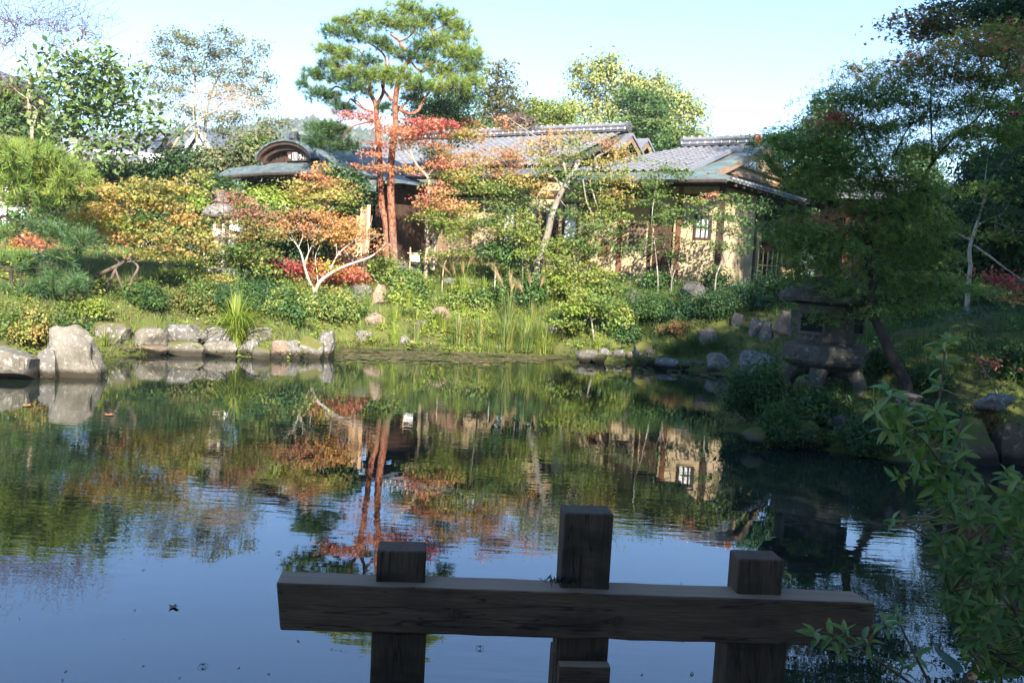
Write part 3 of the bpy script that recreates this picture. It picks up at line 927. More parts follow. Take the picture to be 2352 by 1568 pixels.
for k in range(34):
    mb = MB(); b_ = .7 - k * .3
    mb.tube([LW(.53, b_, EZ + .10), LW(.61, b_, EZ + .06)], .045, 6); mb.build('eave_disc', TILE, th3)
mb = MB(); mb.tube([LW(aL3 + .4, EB + .06, EZ - .01), LW(.5, EB + .06, EZ + .0)], .055, 8); mb.build('gutter', BARK_DARK, th3)
rafters(th3, aL3, .35, -.1, 5.0, .98, EZ + .02)
for k in range(14):
    mb = MB(); b_ = .4 - k * .62
    mb.hexa([LW(a, b_ + db, z + dz) for dz in (-.11, -.045) for a, db, z in ((-.3, -.035, MZ), (.54, -.035, EZ + .02), (.54, .035, EZ + .02), (-.3, .035, MZ))]); mb.build('rafter', DARKWOOD, th3)
ridge(th3, (-3.0, RB), (-.58, RB), RZ + .06, endcap=REDCLAY)
# gable at the right end
mb = MB(); mb.add([LW(-.42, .0, MZ), LW(-.42, -8, MZ), LW(-.42, RB, RZ - .1), LW(-.54, .0, MZ), LW(-.54, -8, MZ), LW(-.54, RB, RZ - .1)], [(0, 1, 2), (5, 4, 3), (0, 2, 5, 3), (1, 4, 5, 2), (0, 3, 4, 1)])
gw = mb.build('gable_wall', PLASTER, th3)
for bb in (.15, -8.15):
    mb = MB(); mb.hexa([LW(a, b, z + dz) for dz in (-.2, -.02) for a, b, z in ((-.26, bb, MZ), (-.21, bb, MZ), (-.21, RB, RZ + .02), (-.26, RB, RZ + .02))]); mb.build('bargeboard', BOARD, th3)
mb = MB(); lbox(mb, -.415, -.34, -7, -1, MZ + .12, MZ + .24); lbox(mb, -.415, -.32, -6.5, -1.6, MZ + .40, MZ + .46); mb.build('gable_beam', BOARD, th3)
mb = MB()
rg = random.Random(3)
for i in range(12):
    b_ = RB + 1.25 + (i % 6 - 2.5) * .16; z_ = MZ + .56 + .12 * (i // 6) - .03 * abs(i % 6 - 2.5)
    mb.box(LW(-.31, b_, z_), (.13, .06, .12 + rg.uniform(-.03, .03)), (N_, E_, ZZ))
mb.build('gable_ornament', WHITEP, th3)

# ---------------------------------------------------- main hall
aL2 = fac(876, 600)[0]; aR2 = aL3
mh = thing('main_hall', LW((aL2 + aR2) / 2, -4, GB), 'long tiled main hall with white sliding panels and round window', 'hall')
rw = frect(934, 447, 990, 548)
ops2 = [rw, frect(1150, 470, 1188, 577), frect(1190, 470, 1238, 590), frect(1240, 470, 1286, 590), frect(1288, 464, 1331, 584)]
hw = frect(1262, 438, 1290, 456)
ops2s = sorted(ops2)
for i in range(len(ops2s) - 1):
    if ops2s[i][1] > ops2s[i + 1][0]: ops2s[i] = (ops2s[i][0], ops2s[i + 1][0] - .03, ops2s[i][2], ops2s[i][3])
wall_run(mh, aL2, aR2 - .09, GB + .05, 4.75, ops2s)
for o, pm in zip(ops2s[1:], (PAPER, GLASSD, GLASSD, PAPER)):
    w = window(mh, o, pm, 0, 1 if pm is GLASSD else 0, DARKWOOD, 'sliding_panel', fw=.06)
window(mh, (hw[0], hw[1], hw[2], hw[3]), PAPER, 5, 2, DARKWOOD, 'transom_lattice', b=.012)
# round window: disc opening with lattice
def round_window(parent, o):
    ac_, zc = (o[0] + o[1]) / 2, (o[2] + o[3]) / 2; ra, rz_ = (o[1] - o[0]) / 2, (o[3] - o[2]) / 2
    mb = MB(); n = 40
    def pt(k, a, b): return LW(ac_ + k * ra * math.copysign(abs(math.cos(a)) ** .8, math.cos(a)), b, zc + k * rz_ * math.copysign(abs(math.sin(a)) ** .8, math.sin(a)))
    vs = []
    for a in [2 * math.pi * i / n for i in range(n)]:
        q = max(abs(math.cos(a)), abs(math.sin(a)))
        vs += [pt(.97, a, .002), pt(.97, a, -.12), LW(ac_ + ra * math.cos(a) / q, .002, zc + rz_ * math.sin(a) / q), LW(ac_ + ra * math.cos(a) / q, -.12, zc + rz_ * math.sin(a) / q)]
    fs = []
    for i in range(n):
        a, b = i * 4, ((i + 1) % n) * 4
        fs += [(a, a + 2, b + 2, b), (a, b, b + 1, a + 1), (a + 1, b + 1, b + 3, a + 3)]
    mb.add(vs, fs); w = mb.build('round_window', PLASTER, parent)
    pb = MB(); lbox(pb, o[0], o[1], -.12, -.10, o[2], o[3]); pb.build('pane', PAPER, w)
    db = MB(); lbox(db, ac_ + .05 * ra, ac_ + .62 * ra, -.098, -.085, zc - .35 * rz_, zc + .42 * rz_); db.build('open_pane', GLASSD, w)
    for i in range(9):
        k = -.9 + 1.8 * i / 8; mb = MB(); lbox(mb, ac_ + k * ra - .015, ac_ + k * ra + .015, -.084, -.06, o[2], o[3]); mb.build('lattice_bar', DARKWOOD, w)
    for i in range(9):
        k = -.9 + 1.8 * i / 8; mb = MB(); lbox(mb, o[0], o[1], -.084, -.066, zc + k * rz_ - .012, zc + k * rz_ + .012); mb.build('lattice_bar', DARKWOOD, w)
round_window(mh, ops2s[0])
for u_, w_ in ((885, .14), (922, .14), (1000, .12), (1078, .12), (1142, .1)):
    post(mh, fac(u_, 600)[0], GB, 4.75, DARKWOOD, w_)
mb = MB(); z_ = fac(960, 550)[1]; lbox(mb, fac(924, 600)[0], fac(998, 600)[0], -.01, .05, z_ - .1, z_); mb.build('sill_beam', DARKWOOD, mh)
mb = MB(); lbox(mb, aL2, aR2, -.01, .045, 4.28, 4.42); mb.build('tie_beam', DARKWOOD, mh)
mb = MB(); z_ = fac(1150, 598)[1]; lbox(mb, fac(1080, 600)[0], fac(1240, 600)[0], .25, .38, z_ - .09, z_ + .03); lbox(mb, fac(1090, 600)[0], fac(1094, 600)[0], .27, .36, GB - .1, z_ - .09); lbox(mb, fac(1222, 600)[0], fac(1226, 600)[0], .27, .36, GB - .1, z_ - .09); mb.build('veranda_rail', REDWOOD, mh)
mb = MB(); lbox(mb, aL2, aR2, -.2, .06, GB - .3, GB + .05); mb.build('plinth', MORTAR_GLINT, mh)
k = 0
for u_ in np.linspace(1012, 1070, 8):
    mb = MB(); a = fac(u_, 600)[0]; lbox(mb, a - .07, a + .07, .02, .06, GB + .05, fac(u_, 505)[1] + .03 * (k % 3)); mb.build('board', BOARD, mh); k += 1
mb = MB(); lbox(mb, aL2, aR2, -8.14, -8, GB, 4.75); lbox(mb, aL2 - .14, aL2, -8.14, 0, GB, 4.75); mb.build('back_wall', PLASTER, mh)
aRr = -5.1; aLr = -15.6; MRZ = 6.78
rf2 = sheet(mh, 'roof', TILEDARK, [[LW(aLr, -4, MRZ), LW(aRr, -4, MRZ)], [LW(aLr, .1, 5.18), LW(aRr, .1, 5.18)]], .08)
sheet(mh, 'rear_roof', TILEDARK, [[LW(aLr, -4, MRZ - .003), LW(aRr, -4, MRZ - .003)], [LW(aLr, -9, 4.8), LW(aRr, -9, 4.8)]], .08)
tile_slope(rf2, aLr, aRr - .1, (-4, MRZ), (.1, 5.22), lambda a, t: True, 300)
sheet(mh, 'copper_eave', COPPER, [[LW(aLr, .1, 5.19), LW(-9, .1, 5.19), LW(aRr - .25, .1, 5.19)], [LW(aLr, .6, 5.0), LW(-9, .6, 5.0), LW(aRr - .25, .6, 5.0)], [LW(aLr, 1.05, 4.86), LW(-9, 1.05, 4.86), LW(aRr - .25, 1.05, 4.86)]], .06)
rafters(mh, aLr + .3, aRr - .4, -.1, 5.2, 1.0, 4.87, .6)
mb = MB(); mb.tube([LW(aLr, 1.1, 4.80), LW(aRr - .3, 1.1, 4.82)], .055, 8); mb.build('gutter', BARK_DARK, mh)
ridge(mh, (aLr, -4), (aRr, -4), MRZ + .06)
def small_gable(parent, ag, bc, zt, half, drop, deep):
    mb = MB(); mb.add([LW(ag - .3, bc + half * .8, zt - drop * .85), LW(ag - .3, bc - half * .8, zt - drop * .85), LW(ag - .3, bc, zt - .1), LW(ag - .4, bc + half * .8, zt - drop * .85), LW(ag - .4, bc - half * .8, zt - drop * .85), LW(ag - .4, bc, zt - .1)], [(0, 1, 2), (5, 4, 3), (0, 2, 5, 3), (1, 4, 5, 2), (0, 3, 4, 1)])
    mb.build('gable_wall', REDWOOD, parent)
    for sg in (1, -1):
        mb = MB(); mb.hexa([LW(a, b, z + dz) for dz in (-.2, 0) for a, b, z in ((ag - .03, bc + sg * half, zt - drop), (ag + .06, bc + sg * half, zt - drop), (ag + .06, bc, zt), (ag - .03, bc, zt))]); mb.build('bargeboard', BOARD, parent)
        mb = MB(); mb.hexa([LW(a, b, z + dz) for dz in (.03, .12) for a, b, z in ((ag - deep, bc + sg * half * 1.02, zt - drop), (ag + .1, bc + sg * half * 1.02, zt - drop), (ag + .1, bc, zt), (ag - deep, bc, zt))]); mb.build('gable_roof', TILE, parent)
small_gable(mh, -4.98, -4.0, MRZ - .1, 1.0, .62, .5)
g_a, g_z = fac(1484, 326, -5.6)
small_gable(mh, g_a, -5.6, g_z, 1.1, .75, 3.0)
q_a, q_z = fac(1500, 372, -4.2)
ridge(mh, (q_a - 1.0, -4.2), (q_a + .35, -4.2), q_z - .2)

# ---------------------------------------------------- entrance pavilion
BARGE = mat_noise('brown_bargeboard', (.045, .023, .016), (.085, .044, .03), 5, .7, .3)
AC, XW = -11.93, 2.75
pv = thing('entrance_pavilion', LW(AC, 2.5, GB), 'entrance pavilion with curved gable, dark name board and shingle roof', 'pavilion')
prof = [(x, 4.87 + .64 * math.sqrt(max(0, 1 - (x / 1.22) ** 2))) for x in (0, .25, .5, .72, .9, 1.04, 1.14, 1.2)] + [(1.24, 4.86), (1.5, 4.79), (2.0, 4.67), (2.75, 4.52)]
def corner(x, b):            # eaves lift slightly at the right front corner
    return .16 * max(0, 1 - math.hypot(x - XW, b - 5.5) / .9) - (.16 * max(0, min(1, -x / XW)) if b > 5 else 0)
for sg in (1, -1):
    sheet(pv, 'roof_slope', COPPER, [[LW(AC + sg * x, b, z + corner(sg * x, b) + (.03 if b < 4.7 else 0)) for x, z in (prof if sg == 1 else prof)] for b in (4.62, 3.5, 2.0, .6)], .07)
# front skirt below the gable
rows = []
for t in (0, .35, .7, 1.0):
    b = 4.64 + .9 * t; half = 2.3 + .45 * t if t else 2.2
    zz = 4.92 - .36 * t - .06 * math.sin(t * math.pi)
    rows.append([LW(AC + half * k, b, zz - (.10 * abs(k) ** 2 if t == 0 else 0) + corner(XW * k, b) * t) for k in (-1, -.6, -.2, .2, .6, .86, 1)])
sheet(pv, 'front_skirt', COPPER, rows, .07)
for sg in (1, -1):
    sheet(pv, 'hip_skirt', COPPER, [[LW(AC + sg * 2.2, 4.64, 4.80), LW(AC + sg * 2.21, 4.6, 4.80)], [LW(AC + sg * 2.75, 5.54, 4.56 + corner(sg * XW, 5.54)), LW(AC + sg * 2.75, 4.6, 4.53)]], .06)
# shingle courses on the front skirt
# arch bargeboard
arch = [(x, z) for x, z in prof if x <= 1.21]
pts = [(-x, z) for x, z in arch[::-1]] + arch[1:]
P2 = smooth_path(np.array([(x, 0, z) for x, z in pts]), 3)
for nm, b0, b1, t0, t1, m_ in (('gable_edge', 4.63, 4.98, .0, .05, COPPER), ('bargeboard', 4.66, 4.93, -.10, -.005, BARGE), ('inner_bargeboard', 4.60, 4.80, -.24, -.105, DARKWOOD)):
    mb = MB(); vs = []
    T2 = norm(np.gradient(P2, axis=0)); Nn = np.stack([-T2[:, 2], T2[:, 1] * 0, T2[:, 0]], 1)
    for p, q in zip(P2, Nn):
        for b, t in ((b0, t0), (b1, t0), (b1, t1), (b0, t1)):
            w = p + q * t
            vs.append(LW(AC + w[0], b, max(w[2], 4.78)))
    m = len(P2)
    fs = [(4 * i + j, 4 * i + (j + 1) % 4, 4 * i + 4 + (j + 1) % 4, 4 * i + 4 + j) for i in range(m - 1) for j in range(4)] + [(3, 2, 1, 0), tuple(4 * (m - 1) + j for j in range(4))]
    mb.add(vs, fs); mb.build(nm, m_, pv)
mb = MB(); vs = [LW(AC + p[0] * .9, 4.60, max(4.7, p[2] - .12)) for p in P2]
nn = len(vs); vs2 = [LW(AC + p[0] * .9, 4.50, max(4.7, p[2] - .12)) for p in P2]
mb.add(vs + vs2, [tuple(range(nn)), tuple(range(2 * nn - 1, nn - 1, -1))] + [(i, i + nn, (i + 1) % nn + nn, (i + 1) % nn) for i in range(nn)]); gwp = mb.build('gable_wall', DARKWOOD, pv)
for i in range(11):
    x = -.8 + .16 * i; mb = MB(); lbox(mb, AC + x - .02, AC + x + .02, 4.60, 4.63, 4.86, 5.40 - .55 * abs(x) ** 2); mb.build('grille_bar', DARKWOOD, gwp)
# name board with white brushed characters
def name_board():
    a0, a1, z0, z1 = AC - .05, AC + .92, 4.93, 5.22
    mb = MB(); mb.box(LW((a0 + a1) / 2, 4.72, (z0 + z1) / 2), (a1 - a0, .05, z1 - z0), (E_, -N_, ZZ)); nb = mb.build('name_board', DARKWOOD, pv, bevel=.01)
    CH = mat_noise('white_lettering', (.42, .42, .40), (.5, .5, .47), 5, .8, 0)
    X, Z_ = E_, ZZ
    def strokes(cx, s, lines, name):
        mb = MB()
        for x0, y0, x1, y1 in lines:
            p = LW(0, 4.755, 0) + X * (cx + x0 * s) + Z_ * ((z0 + z1) / 2 + y0 * s); q = LW(0, 4.755, 0) + X * (cx + x1 * s) + Z_ * ((z0 + z1) / 2 + y1 * s)
            L = np.linalg.norm(q - p); D = (q - p) / L; S = np.cross(D, N_)
            mb.box((p + q) / 2, (L, .016 * s / .11, .012), (D, S, N_))
        mb.build(name, CH, nb)
    # 依
    strokes(AC + .76, .10, [(-.6, 1, -1, .2), (-.75, .5, -.75, -1), (-.3, .55, .95, .55), (.3, 1, .3, .55), (.3, .55, -.35, -.3), (.1, .1, .1, -.95), (.1, -.95, .4, -.7), (.75, .2, .4, -.1), (.3, .1, 1, -.95)], 'character')
    # 水
    strokes(AC + .54, .10, [(0, 1, 0, -1), (0, -1, -.2, -.8), (-.8, .45, -.25, .4), (-.25, .4, -.85, -.5), (.75, .7, .1, .2), (.1, .2, .9, -.7)], 'character')
    # 園
    strokes(AC + .30, .11, [(-.85, 1, -.85, -1), (.85, 1, .85, -1), (-.85, 1, .85, 1), (-.85, -1, .85, -1), (-.4, .65, .4, .65), (0, .9, 0, .35), (-.55, .35, .55, .35), (-.3, .1, .3, .1), (-.3, .1, -.3, -.25), (.3, .1, .3, -.25), (-.3, -.25, .3, -.25), (0, -.25, -.5, -.8), (0, -.25, .5, -.8)], 'character')
    # small signature column
    strokes(AC + .08, .07, [(-.5, .9, -.6, -.3), (-.1, 1, -.1, -.7), (.4, .9, .4, -1), (-.5, -.6, -.2, -.9)], 'character')
name_board()
# structure under the roof
for da in (-2.0, 2.0):
    for b in (.8, 2.8, 4.55):
        mb = MB(); lbox(mb, AC + da - .09, AC + da + .09, b - .09, b + .09, GB - .1, 4.55); mb.build('post', DARKWOOD, pv)
for nm, q in (('beam', (AC - 2.4, AC + 2.4, 4.48, 4.62, 4.28, 4.46)), ('beam', (AC - 2.1, AC + 2.1, 4.5, 4.6, 3.98, 4.1)), ('lintel', (AC - 2.1, AC + 2.1, 4.5, 4.6, 3.62, 3.80))):
    mb = MB(); lbox(mb, *q); mb.build(nm, DARKWOOD, pv)
mb = MB(); lbox(mb, AC - 1.9, AC + 1.9, 4.40, 4.45, GB, 3.62); mb.build('front_door', DARKWOOD, pv)
mb = MB(); lbox(mb, AC + 1.95, AC + 2.05, .9, 2.7, GB, 4.4); mb.build('side_wall', DARKWOOD, pv)
mb = MB(); lbox(mb, AC - 2.05, AC - 1.95, .9, 4.5, GB, 4.4); mb.build('side_wall', DARKWOOD, pv)
mb = MB(); lbox(mb, AC - 2.0, AC + 2.0, .7, .8, GB, 4.4); mb.build('rear_wall', DARKWOOD, pv)
for k in range(14):
    a = AC - 2.6 + k * .4; mb = MB()
    mb.hexa([LW(a + da, b, z + dz) for dz in (-.10, -.04) for da, b, z in ((-.03, 4.5, 4.72), (-.03, 5.42, 4.47), (.03, 5.42, 4.47), (.03, 4.5, 4.72))]); mb.build('rafter', BOARD, pv)
mb = MB(); mb.tube([LW(AC - 2.7, 5.62, 4.34), LW(AC, 5.62, 4.46), LW(AC + 2.5, 5.62, 4.48)], .05, 8); gt = mb.build('gutter', BARK_DARK, pv)
for k in range(7):
    a = AC - 2.3 + k * .7; zc = 4.36 + .02 * k; pth = [LW(a, 5.6 + .05 * math.cos(t), zc - .1 + .07 * math.sin(t)) for t in np.linspace(1.6, 5.5, 7)]
    mb = MB(); mb.tube(pth, .009, 5); mb.build('gutter_hook', TILE, gt)
ridge(pv, (AC, 1.2), (AC, 4.45), 5.50)
mb = MB(); mb.box(LW(AC, 4.55, 5.68), (.1, .34, .34), (N_, E_, ZZ)); mb.box(LW(AC, 4.62, 5.72), (.06, .2, .2), (N_, E_, ZZ)); mb.build('ridge_end_ornament', TILEDARK, pv, bevel=.03)

# ---------------------------------------------------- houses behind the trees on the left
def house(name, label, cat, d, walls, roofs):
    t = thing(name, at((walls[0][0] + walls[0][2]) / 2, 560, d) * np.array([1, 1, 0]) + np.array([0, 0, 1.9]), label, cat)
    org = worldloc(t)
    for (ua, va, ub, vb) in walls:
        p0 = at(ua, vb, d); p1 = at(ub, va, d); mb = MB(); mb.box(((p0[0] + p1[0]) / 2, d + 3, (1.8 + p1[2]) / 2), (p1[0] - p0[0], 6, p1[2] - 1.8)); mb.build('wall', WHITEP, t)
    for (ua, va, ub, vb, gab) in roofs:
        p0 = at(ua, vb, d - .4); p1 = at(ub, va, d + 3)
        w = MB()
        if gab:      # gable faces the pond
            xm = (p0[0] + p1[0]) / 2
            w.add([(p0[0] + .5, d, p0[2]), (p1[0] - .5, d, p0[2]), (xm, d, p1[2] - .1), (p0[0] + .5, d + 6, p0[2]), (p1[0] - .5, d + 6, p0[2]), (xm, d + 6, p1[2] - .1)], [(0, 1, 2), (5, 4, 3), (0, 2, 5, 3), (1, 4, 5, 2)]); w.build('gable_wall', WHITEP, t)
            for xa in (p0[0], p1[0]):
                mb = MB(); mb.hexa([(x, y, z + dz) for dz in (0, .16) for x, y, z in ((xa, d - .4, p0[2] - .12), (xm, d - .4, p1[2]), (xm, d + 6.4, p1[2]), (xa, d + 6.4, p0[2] - .12))]); mb.build('roof', TILE, t)
                mb = MB(); mb.hexa([(x, y, z + dz) for dz in (-.22, -.01) for x, y, z in ((xa, d - .42, p0[2] - .12), (xm, d - .42, p1[2]), (xm, d - .32, p1[2]), (xa, d - .32, p0[2] - .12))]); mb.build('bargeboard', WHITEP, t)
        else:
            grid = [[(p0[0], d + 3, p1[2]), (p1[0], d + 3, p1[2])], [(p0[0] - .3, d - .6, p0[2]), (p1[0] + .3, d - .6, p0[2])]]
            sheet(t, 'roof', TILE, grid, .15)
            sheet(t, 'roof', TILE, [[(p0[0], d + 3, p1[2] - .004), (p1[0], d + 3, p1[2] - .004)], [(p0[0] - .3, d + 6.6, p0[2]), (p1[0] + .3, d + 6.6, p0[2])]], .15)
            kk = int((p1[0] - p0[0]) / .45)
            for i in range(kk):
                x = p0[0] + (i + .5) * (p1[0] - p0[0]) / kk; mb = MB(); mb.tube([(x, d + 3, p1[2] + .04), (x, d - .6, p0[2] + .04)], .07, 5); mb.build('tile_rib', TILE, t)
    return t
house('storehouse', 'white plaster storehouse with steep gable behind the leaning bare branch', 'storehouse', 46, [(400, 372, 552, 540)], [(388, 318, 566, 382, True)])
house('tiled_house', 'house with broad grey tiled roof behind the big leaved evergreen', 'house', 40, [(205, 352, 372, 540)], [(190, 308, 385, 362, False)])
house('white_house', 'tall white house at the far left edge behind the bare tree', 'house', 52, [(-70, 262, 60, 520)], [(-95, 185, 84, 276, True)])
# hut behind the right maple
ht = thing('garden_hut', at(1965, 600, 29) * np.array([1, 1, 0]) + np.array([0, 0, 1.9]), 'ochre garden hut with red posts behind the large maple', 'hut')
p0 = at(1938, 640, 29); p1 = at(2010, 450, 29)
mb = MB(); mb.box(((p0[0] + p1[0]) / 2 + .3, 30.5, (1.9 + p1[2]) / 2), (p1[0] - p0[0] + .6, 2.6, p1[2] - 1.9)); mb.build('wall', PLASTER, ht)
for u_ in (1946, 1973, 1990):
    q = at(u_, 560, 28.9); mb = MB(); mb.box((q[0], 29.1, (1.85 + p1[2]) / 2), (.14, .14, p1[2] - 1.85)); mb.build('post', mat_noise('vermilion_wood', (.22, .06, .035), (.28, .085, .05), 5, .7, .1), ht)
sheet(ht, 'roof', TILE, [[(p0[0] - .8, 30.5, p1[2] + .8), (p1[0] + 1.6, 30.5, p1[2] + .8)], [(p0[0] - .9, 28.2, p1[2] - .05), (p1[0] + 1.7, 28.2, p1[2] - .05)]], .14)
sheet(ht, 'roof', TILE, [[(p0[0] - .8, 30.5, p1[2] + .796), (p1[0] + 1.6, 30.5, p1[2] + .796)], [(p0[0] - .9, 32.8, p1[2] - .05), (p1[0] + 1.7, 32.8, p1[2] - .05)]], .14)
# ================================================================== STONES
import bmesh
def mat_rock(name, c1, c2, lich, lamt, moss=0.0, wet=True):
    m, n, l, b = newmat(name)
    vec = coords(n, l, 'Object')
    f = noise_tex(n, l, vec, 2.6, 6); f2 = noise_tex(n, l, vec, 13, 7, .72); f3 = noise_tex(n, l, vec, 34, 5)
    r = ramp(n, [(.3, c1), (.7, c2)]); l.new(f, r.inputs[0])
    r2 = ramp(n, [(lamt, (0, 0, 0)), (lamt + .06, (1, 1, 1))]); l.new(f2, r2.inputs[0])
    c = mixcol(n, l, r2.outputs[0], r.outputs[0], lich)
    sp = ramp(n, [(.36, (1, 1, 1)), (.44, (0, 0, 0))]); l.new(f3, sp.inputs[0])
    q = n.new('ShaderNodeMath'); q.operation = 'MULTIPLY'; q.inputs[1].default_value = .45; l.new(sp.outputs[0], q.inputs[0])
    c = mixcol(n, l, q.outputs[0], c, (.05, .045, .04))
    geo = n.new('ShaderNodeNewGeometry'); sx = n.new('ShaderNodeSeparateXYZ')
    if moss:
        l.new(geo.outputs['Normal'], sx.inputs[0])
        a = n.new('ShaderNodeMath'); a.operation = 'MULTIPLY_ADD'; l.new(f2, a.inputs[0]); a.inputs[1].default_value = .9; l.new(sx.outputs[2], a.inputs[2])
        r3 = ramp(n, [(1.25 - moss, (0, 0, 0)), (min(1.36 - moss, 1.0), (1, 1, 1))]); 
        l.new(a.outputs[0], r3.inputs[0])
        c = mixcol(n, l, r3.outputs[0], c, (.085, .085, .02))
    if wet:          # dark algae band along the water line
        sp2 = n.new('ShaderNodeSeparateXYZ'); l.new(geo.outputs['Position'], sp2.inputs[0])
        a = n.new('ShaderNodeMath'); a.operation = 'MULTIPLY_ADD'; l.new(f2, a.inputs[0]); a.inputs[1].default_value = -.16; l.new(sp2.outputs[2], a.inputs[2])
        mr = n.new('ShaderNodeMapRange'); mr.inputs[1].default_value = .0; mr.inputs[2].default_value = .09; mr.inputs[3].default_value = 1; mr.inputs[4].default_value = 0
        l.new(a.outputs[0], mr.inputs[0])
        c = mixcol(n, l, mr.outputs[0], c, (.028, .022, .013))
    l.new(c, b.inputs['Base Color']); b.inputs['Roughness'].default_value = .88; b.inputs['Specular IOR Level'].default_value = .25
    bp = n.new('ShaderNodeBump'); bp.inputs['Strength'].default_value = .55; bp.inputs['Distance'].default_value = .03
    l.new(f2, bp.inputs['Height']); l.new(bp.outputs[0], b.inputs['Normal'])
    return m
ROCKM = {
 'pale': mat_rock('pale_lichen_stone', (.10, .085, .065), (.19, .17, .135), (.27, .265, .225), .54),
 'grey': mat_rock('grey_stone', (.085, .075, .065), (.16, .145, .13), (.30, .295, .265), .54),
 'brown': mat_rock('brown_stone', (.15, .10, .07), (.26, .19, .14), (.34, .31, .26), .58),
 'dark': mat_rock('dark_stone', (.07, .06, .055), (.14, .125, .115), (.28, .28, .26), .62),
 'mossy': mat_rock('mossy_stone', (.08, .068, .052), (.16, .14, .115), (.28, .28, .245), .53, .42),
 'mossdark': mat_rock('dark_mossy_stone', (.06, .055, .045), (.12, .11, .09), (.2, .2, .17), .62, .55),
 'browndark': mat_rock('brown_mossy_block', (.07, .045, .03), (.16, .11, .075), (.24, .20, .16), .56, .42),
 'mossall': mat_rock('moss_covered_stone', (.035, .035, .02), (.06, .06, .03), (.05, .06, .018), .5, .35),
 'lantern': mat_rock('lantern_granite', (.05, .044, .036), (.10, .09, .075), (.16, .155, .135), .56, 0, False),
 'lanternpale': mat_rock('pale_lantern_granite', (.38, .33, .27), (.47, .42, .35), (.44, .44, .39), .6, 0, False),
}
def rock_mesh(seed, boxy=.75, cuts=6, sub=4, rough=.12):
    rng = np.random.default_rng(seed)
    bm = bmesh.new(); bmesh.ops.create_icosphere(bm, subdivisions=sub, radius=1)
    P = np.array([v.co[:] for v in bm.verts])
    F = [[v.index for v in f.verts] for f in bm.faces]; bm.free()
    P = np.sign(P) * np.abs(P) ** boxy
    for _ in range(cuts + 4 if cuts > 4 else cuts):
        q = norm(rng.normal(size=3) * np.array([1, 1, .8])); c = rng.uniform(.56, .86)
        dd = P @ q - c
        P = P - np.maximum(dd, 0)[:, None] * q * .97
    o = rng.uniform(0, 50, 3)
    for i in range(len(P)):
        a = Vector(P[i] * 1.3 + o); b2 = Vector(P[i] * 3.6 + o)
        c2 = Vector(P[i] * 9 + o); P[i] *= 1 + rough * 1.5 * mnoise.noise(a) + rough * .6 * mnoise.noise(b2) + rough * .22 * mnoise.noise(c2)
    lo, hi = P.min(0), P.max(0)
    return (P - (lo + hi) / 2) / (hi - lo), np.array(F)
RS = [900]
def rock(label, box, mat='grey', d=None, boxy=.75, cuts=7, sub=4, sink=.22, name='boulder', cat='stone', group=None, dep=.8, tilt=0.0, water=False):
    u0_, v0_, u1_, v1_ = box
    RS[0] += 1
    um = (u0_ + u1_) / 2
    if water: d = gz(um, v1_)[1]
    elif d is None: d = hit(um, v1_)[1]
    s = px(d); w, h = (u1_ - u0_) / s, (v1_ - v0_) / s
    P, F = rock_mesh(RS[0], boxy, cuts, sub)
    D = max(w, h) * dep
    P = P * np.array([w * 1.06, D, h * (1 + sink) * (1.14 if water else 1.04)])
    if tilt:
        c, s_ = math.cos(tilt), math.sin(tilt); P = np.stack([c * P[:, 0] - s_ * P[:, 2], P[:, 1], s_ * P[:, 0] + c * P[:, 2]], 1)
    cen = at(um, (v0_ + v1_) / 2, d + D * (.16 if water else .3)); cen[2] -= h * sink / 2
    me = npmesh(name, P, [F], ROCKM[mat], smooth=True); me.set_sharp_from_angle(angle=math.radians(24))
    o = link(name, me, None, cen)
    return tag(o, label, cat, group)

rock('big pale angular boulder leaning at the water left of the shore wall', (110, 753, 240, 864), 'pale', water=True, boxy=.7, cuts=8, sub=4, dep=.75)
rock('broad flat topped pale block at the left edge of the pond', (-70, 797, 86, 869), 'pale', water=True, boxy=.42, cuts=3, sub=4)
rock('small pointed stone wedged between the block and the big boulder', (86, 802, 136, 866), 'grey', water=True, boxy=.8, cuts=7)
WL = [((216, 738, 296, 788), 'mossy', 'pale upper stone with a thick moss cap right of the big boulder', 0),
 ((313, 752, 385, 796), 'pale', 'smooth rounded pale stone beside the moss capped one', 0),
 ((240, 788, 316, 812), 'brown', 'low brown stone under the moss capped stone', 1), ((314, 795, 388, 814), 'brown', 'flat brown footing stone under the smooth rounded one', 1),
 ((386, 744, 464, 782), 'grey', 'long grey speckled stone on the upper course of the shore wall', 0), ((458, 754, 478, 782), 'mossy', 'narrow yellowish stone between two grey upper stones', 0),
 ((470, 749, 538, 786), 'grey', 'dark patched grey stone under the striped grass clump', 0), ((388, 784, 472, 816), 'mossy', 'wide white blotched stone on the lower course at the water', 1),
 ((471, 784, 546, 818), 'pale', 'wide pale stone next to the blotched one at the water', 1), ((546, 779, 594, 818), 'grey', 'tilted grey stone at the water below the striped grass', 1),
 ((552, 751, 627, 794), 'pale', 'pale square block at the right end of the upper course', 0), ((574, 796, 622, 824), 'mossdark', 'dark mossy lump at the water line of the shore wall', 1),
 ((622, 783, 664, 822), 'brown', 'brown stone between the mossy lump and the shore corner', 1), ((652, 783, 692, 822), 'grey', 'upright grey stone near the shore corner', 1),
 ((688, 772, 744, 822), 'mossy', 'rounded mossy stone next to the corner stone', 1), ((733, 763, 769, 820), 'grey', 'tall dark edged stone at the corner where the shore turns', 1)]
for bx, m_, lb, w_ in WL:
    rock(lb, bx, m_, water=bool(w_), d=None if w_ else gz((bx[0] + bx[2]) / 2, 816)[1] + .25, boxy=.55, cuts=4, group='stones of the left shore wall')
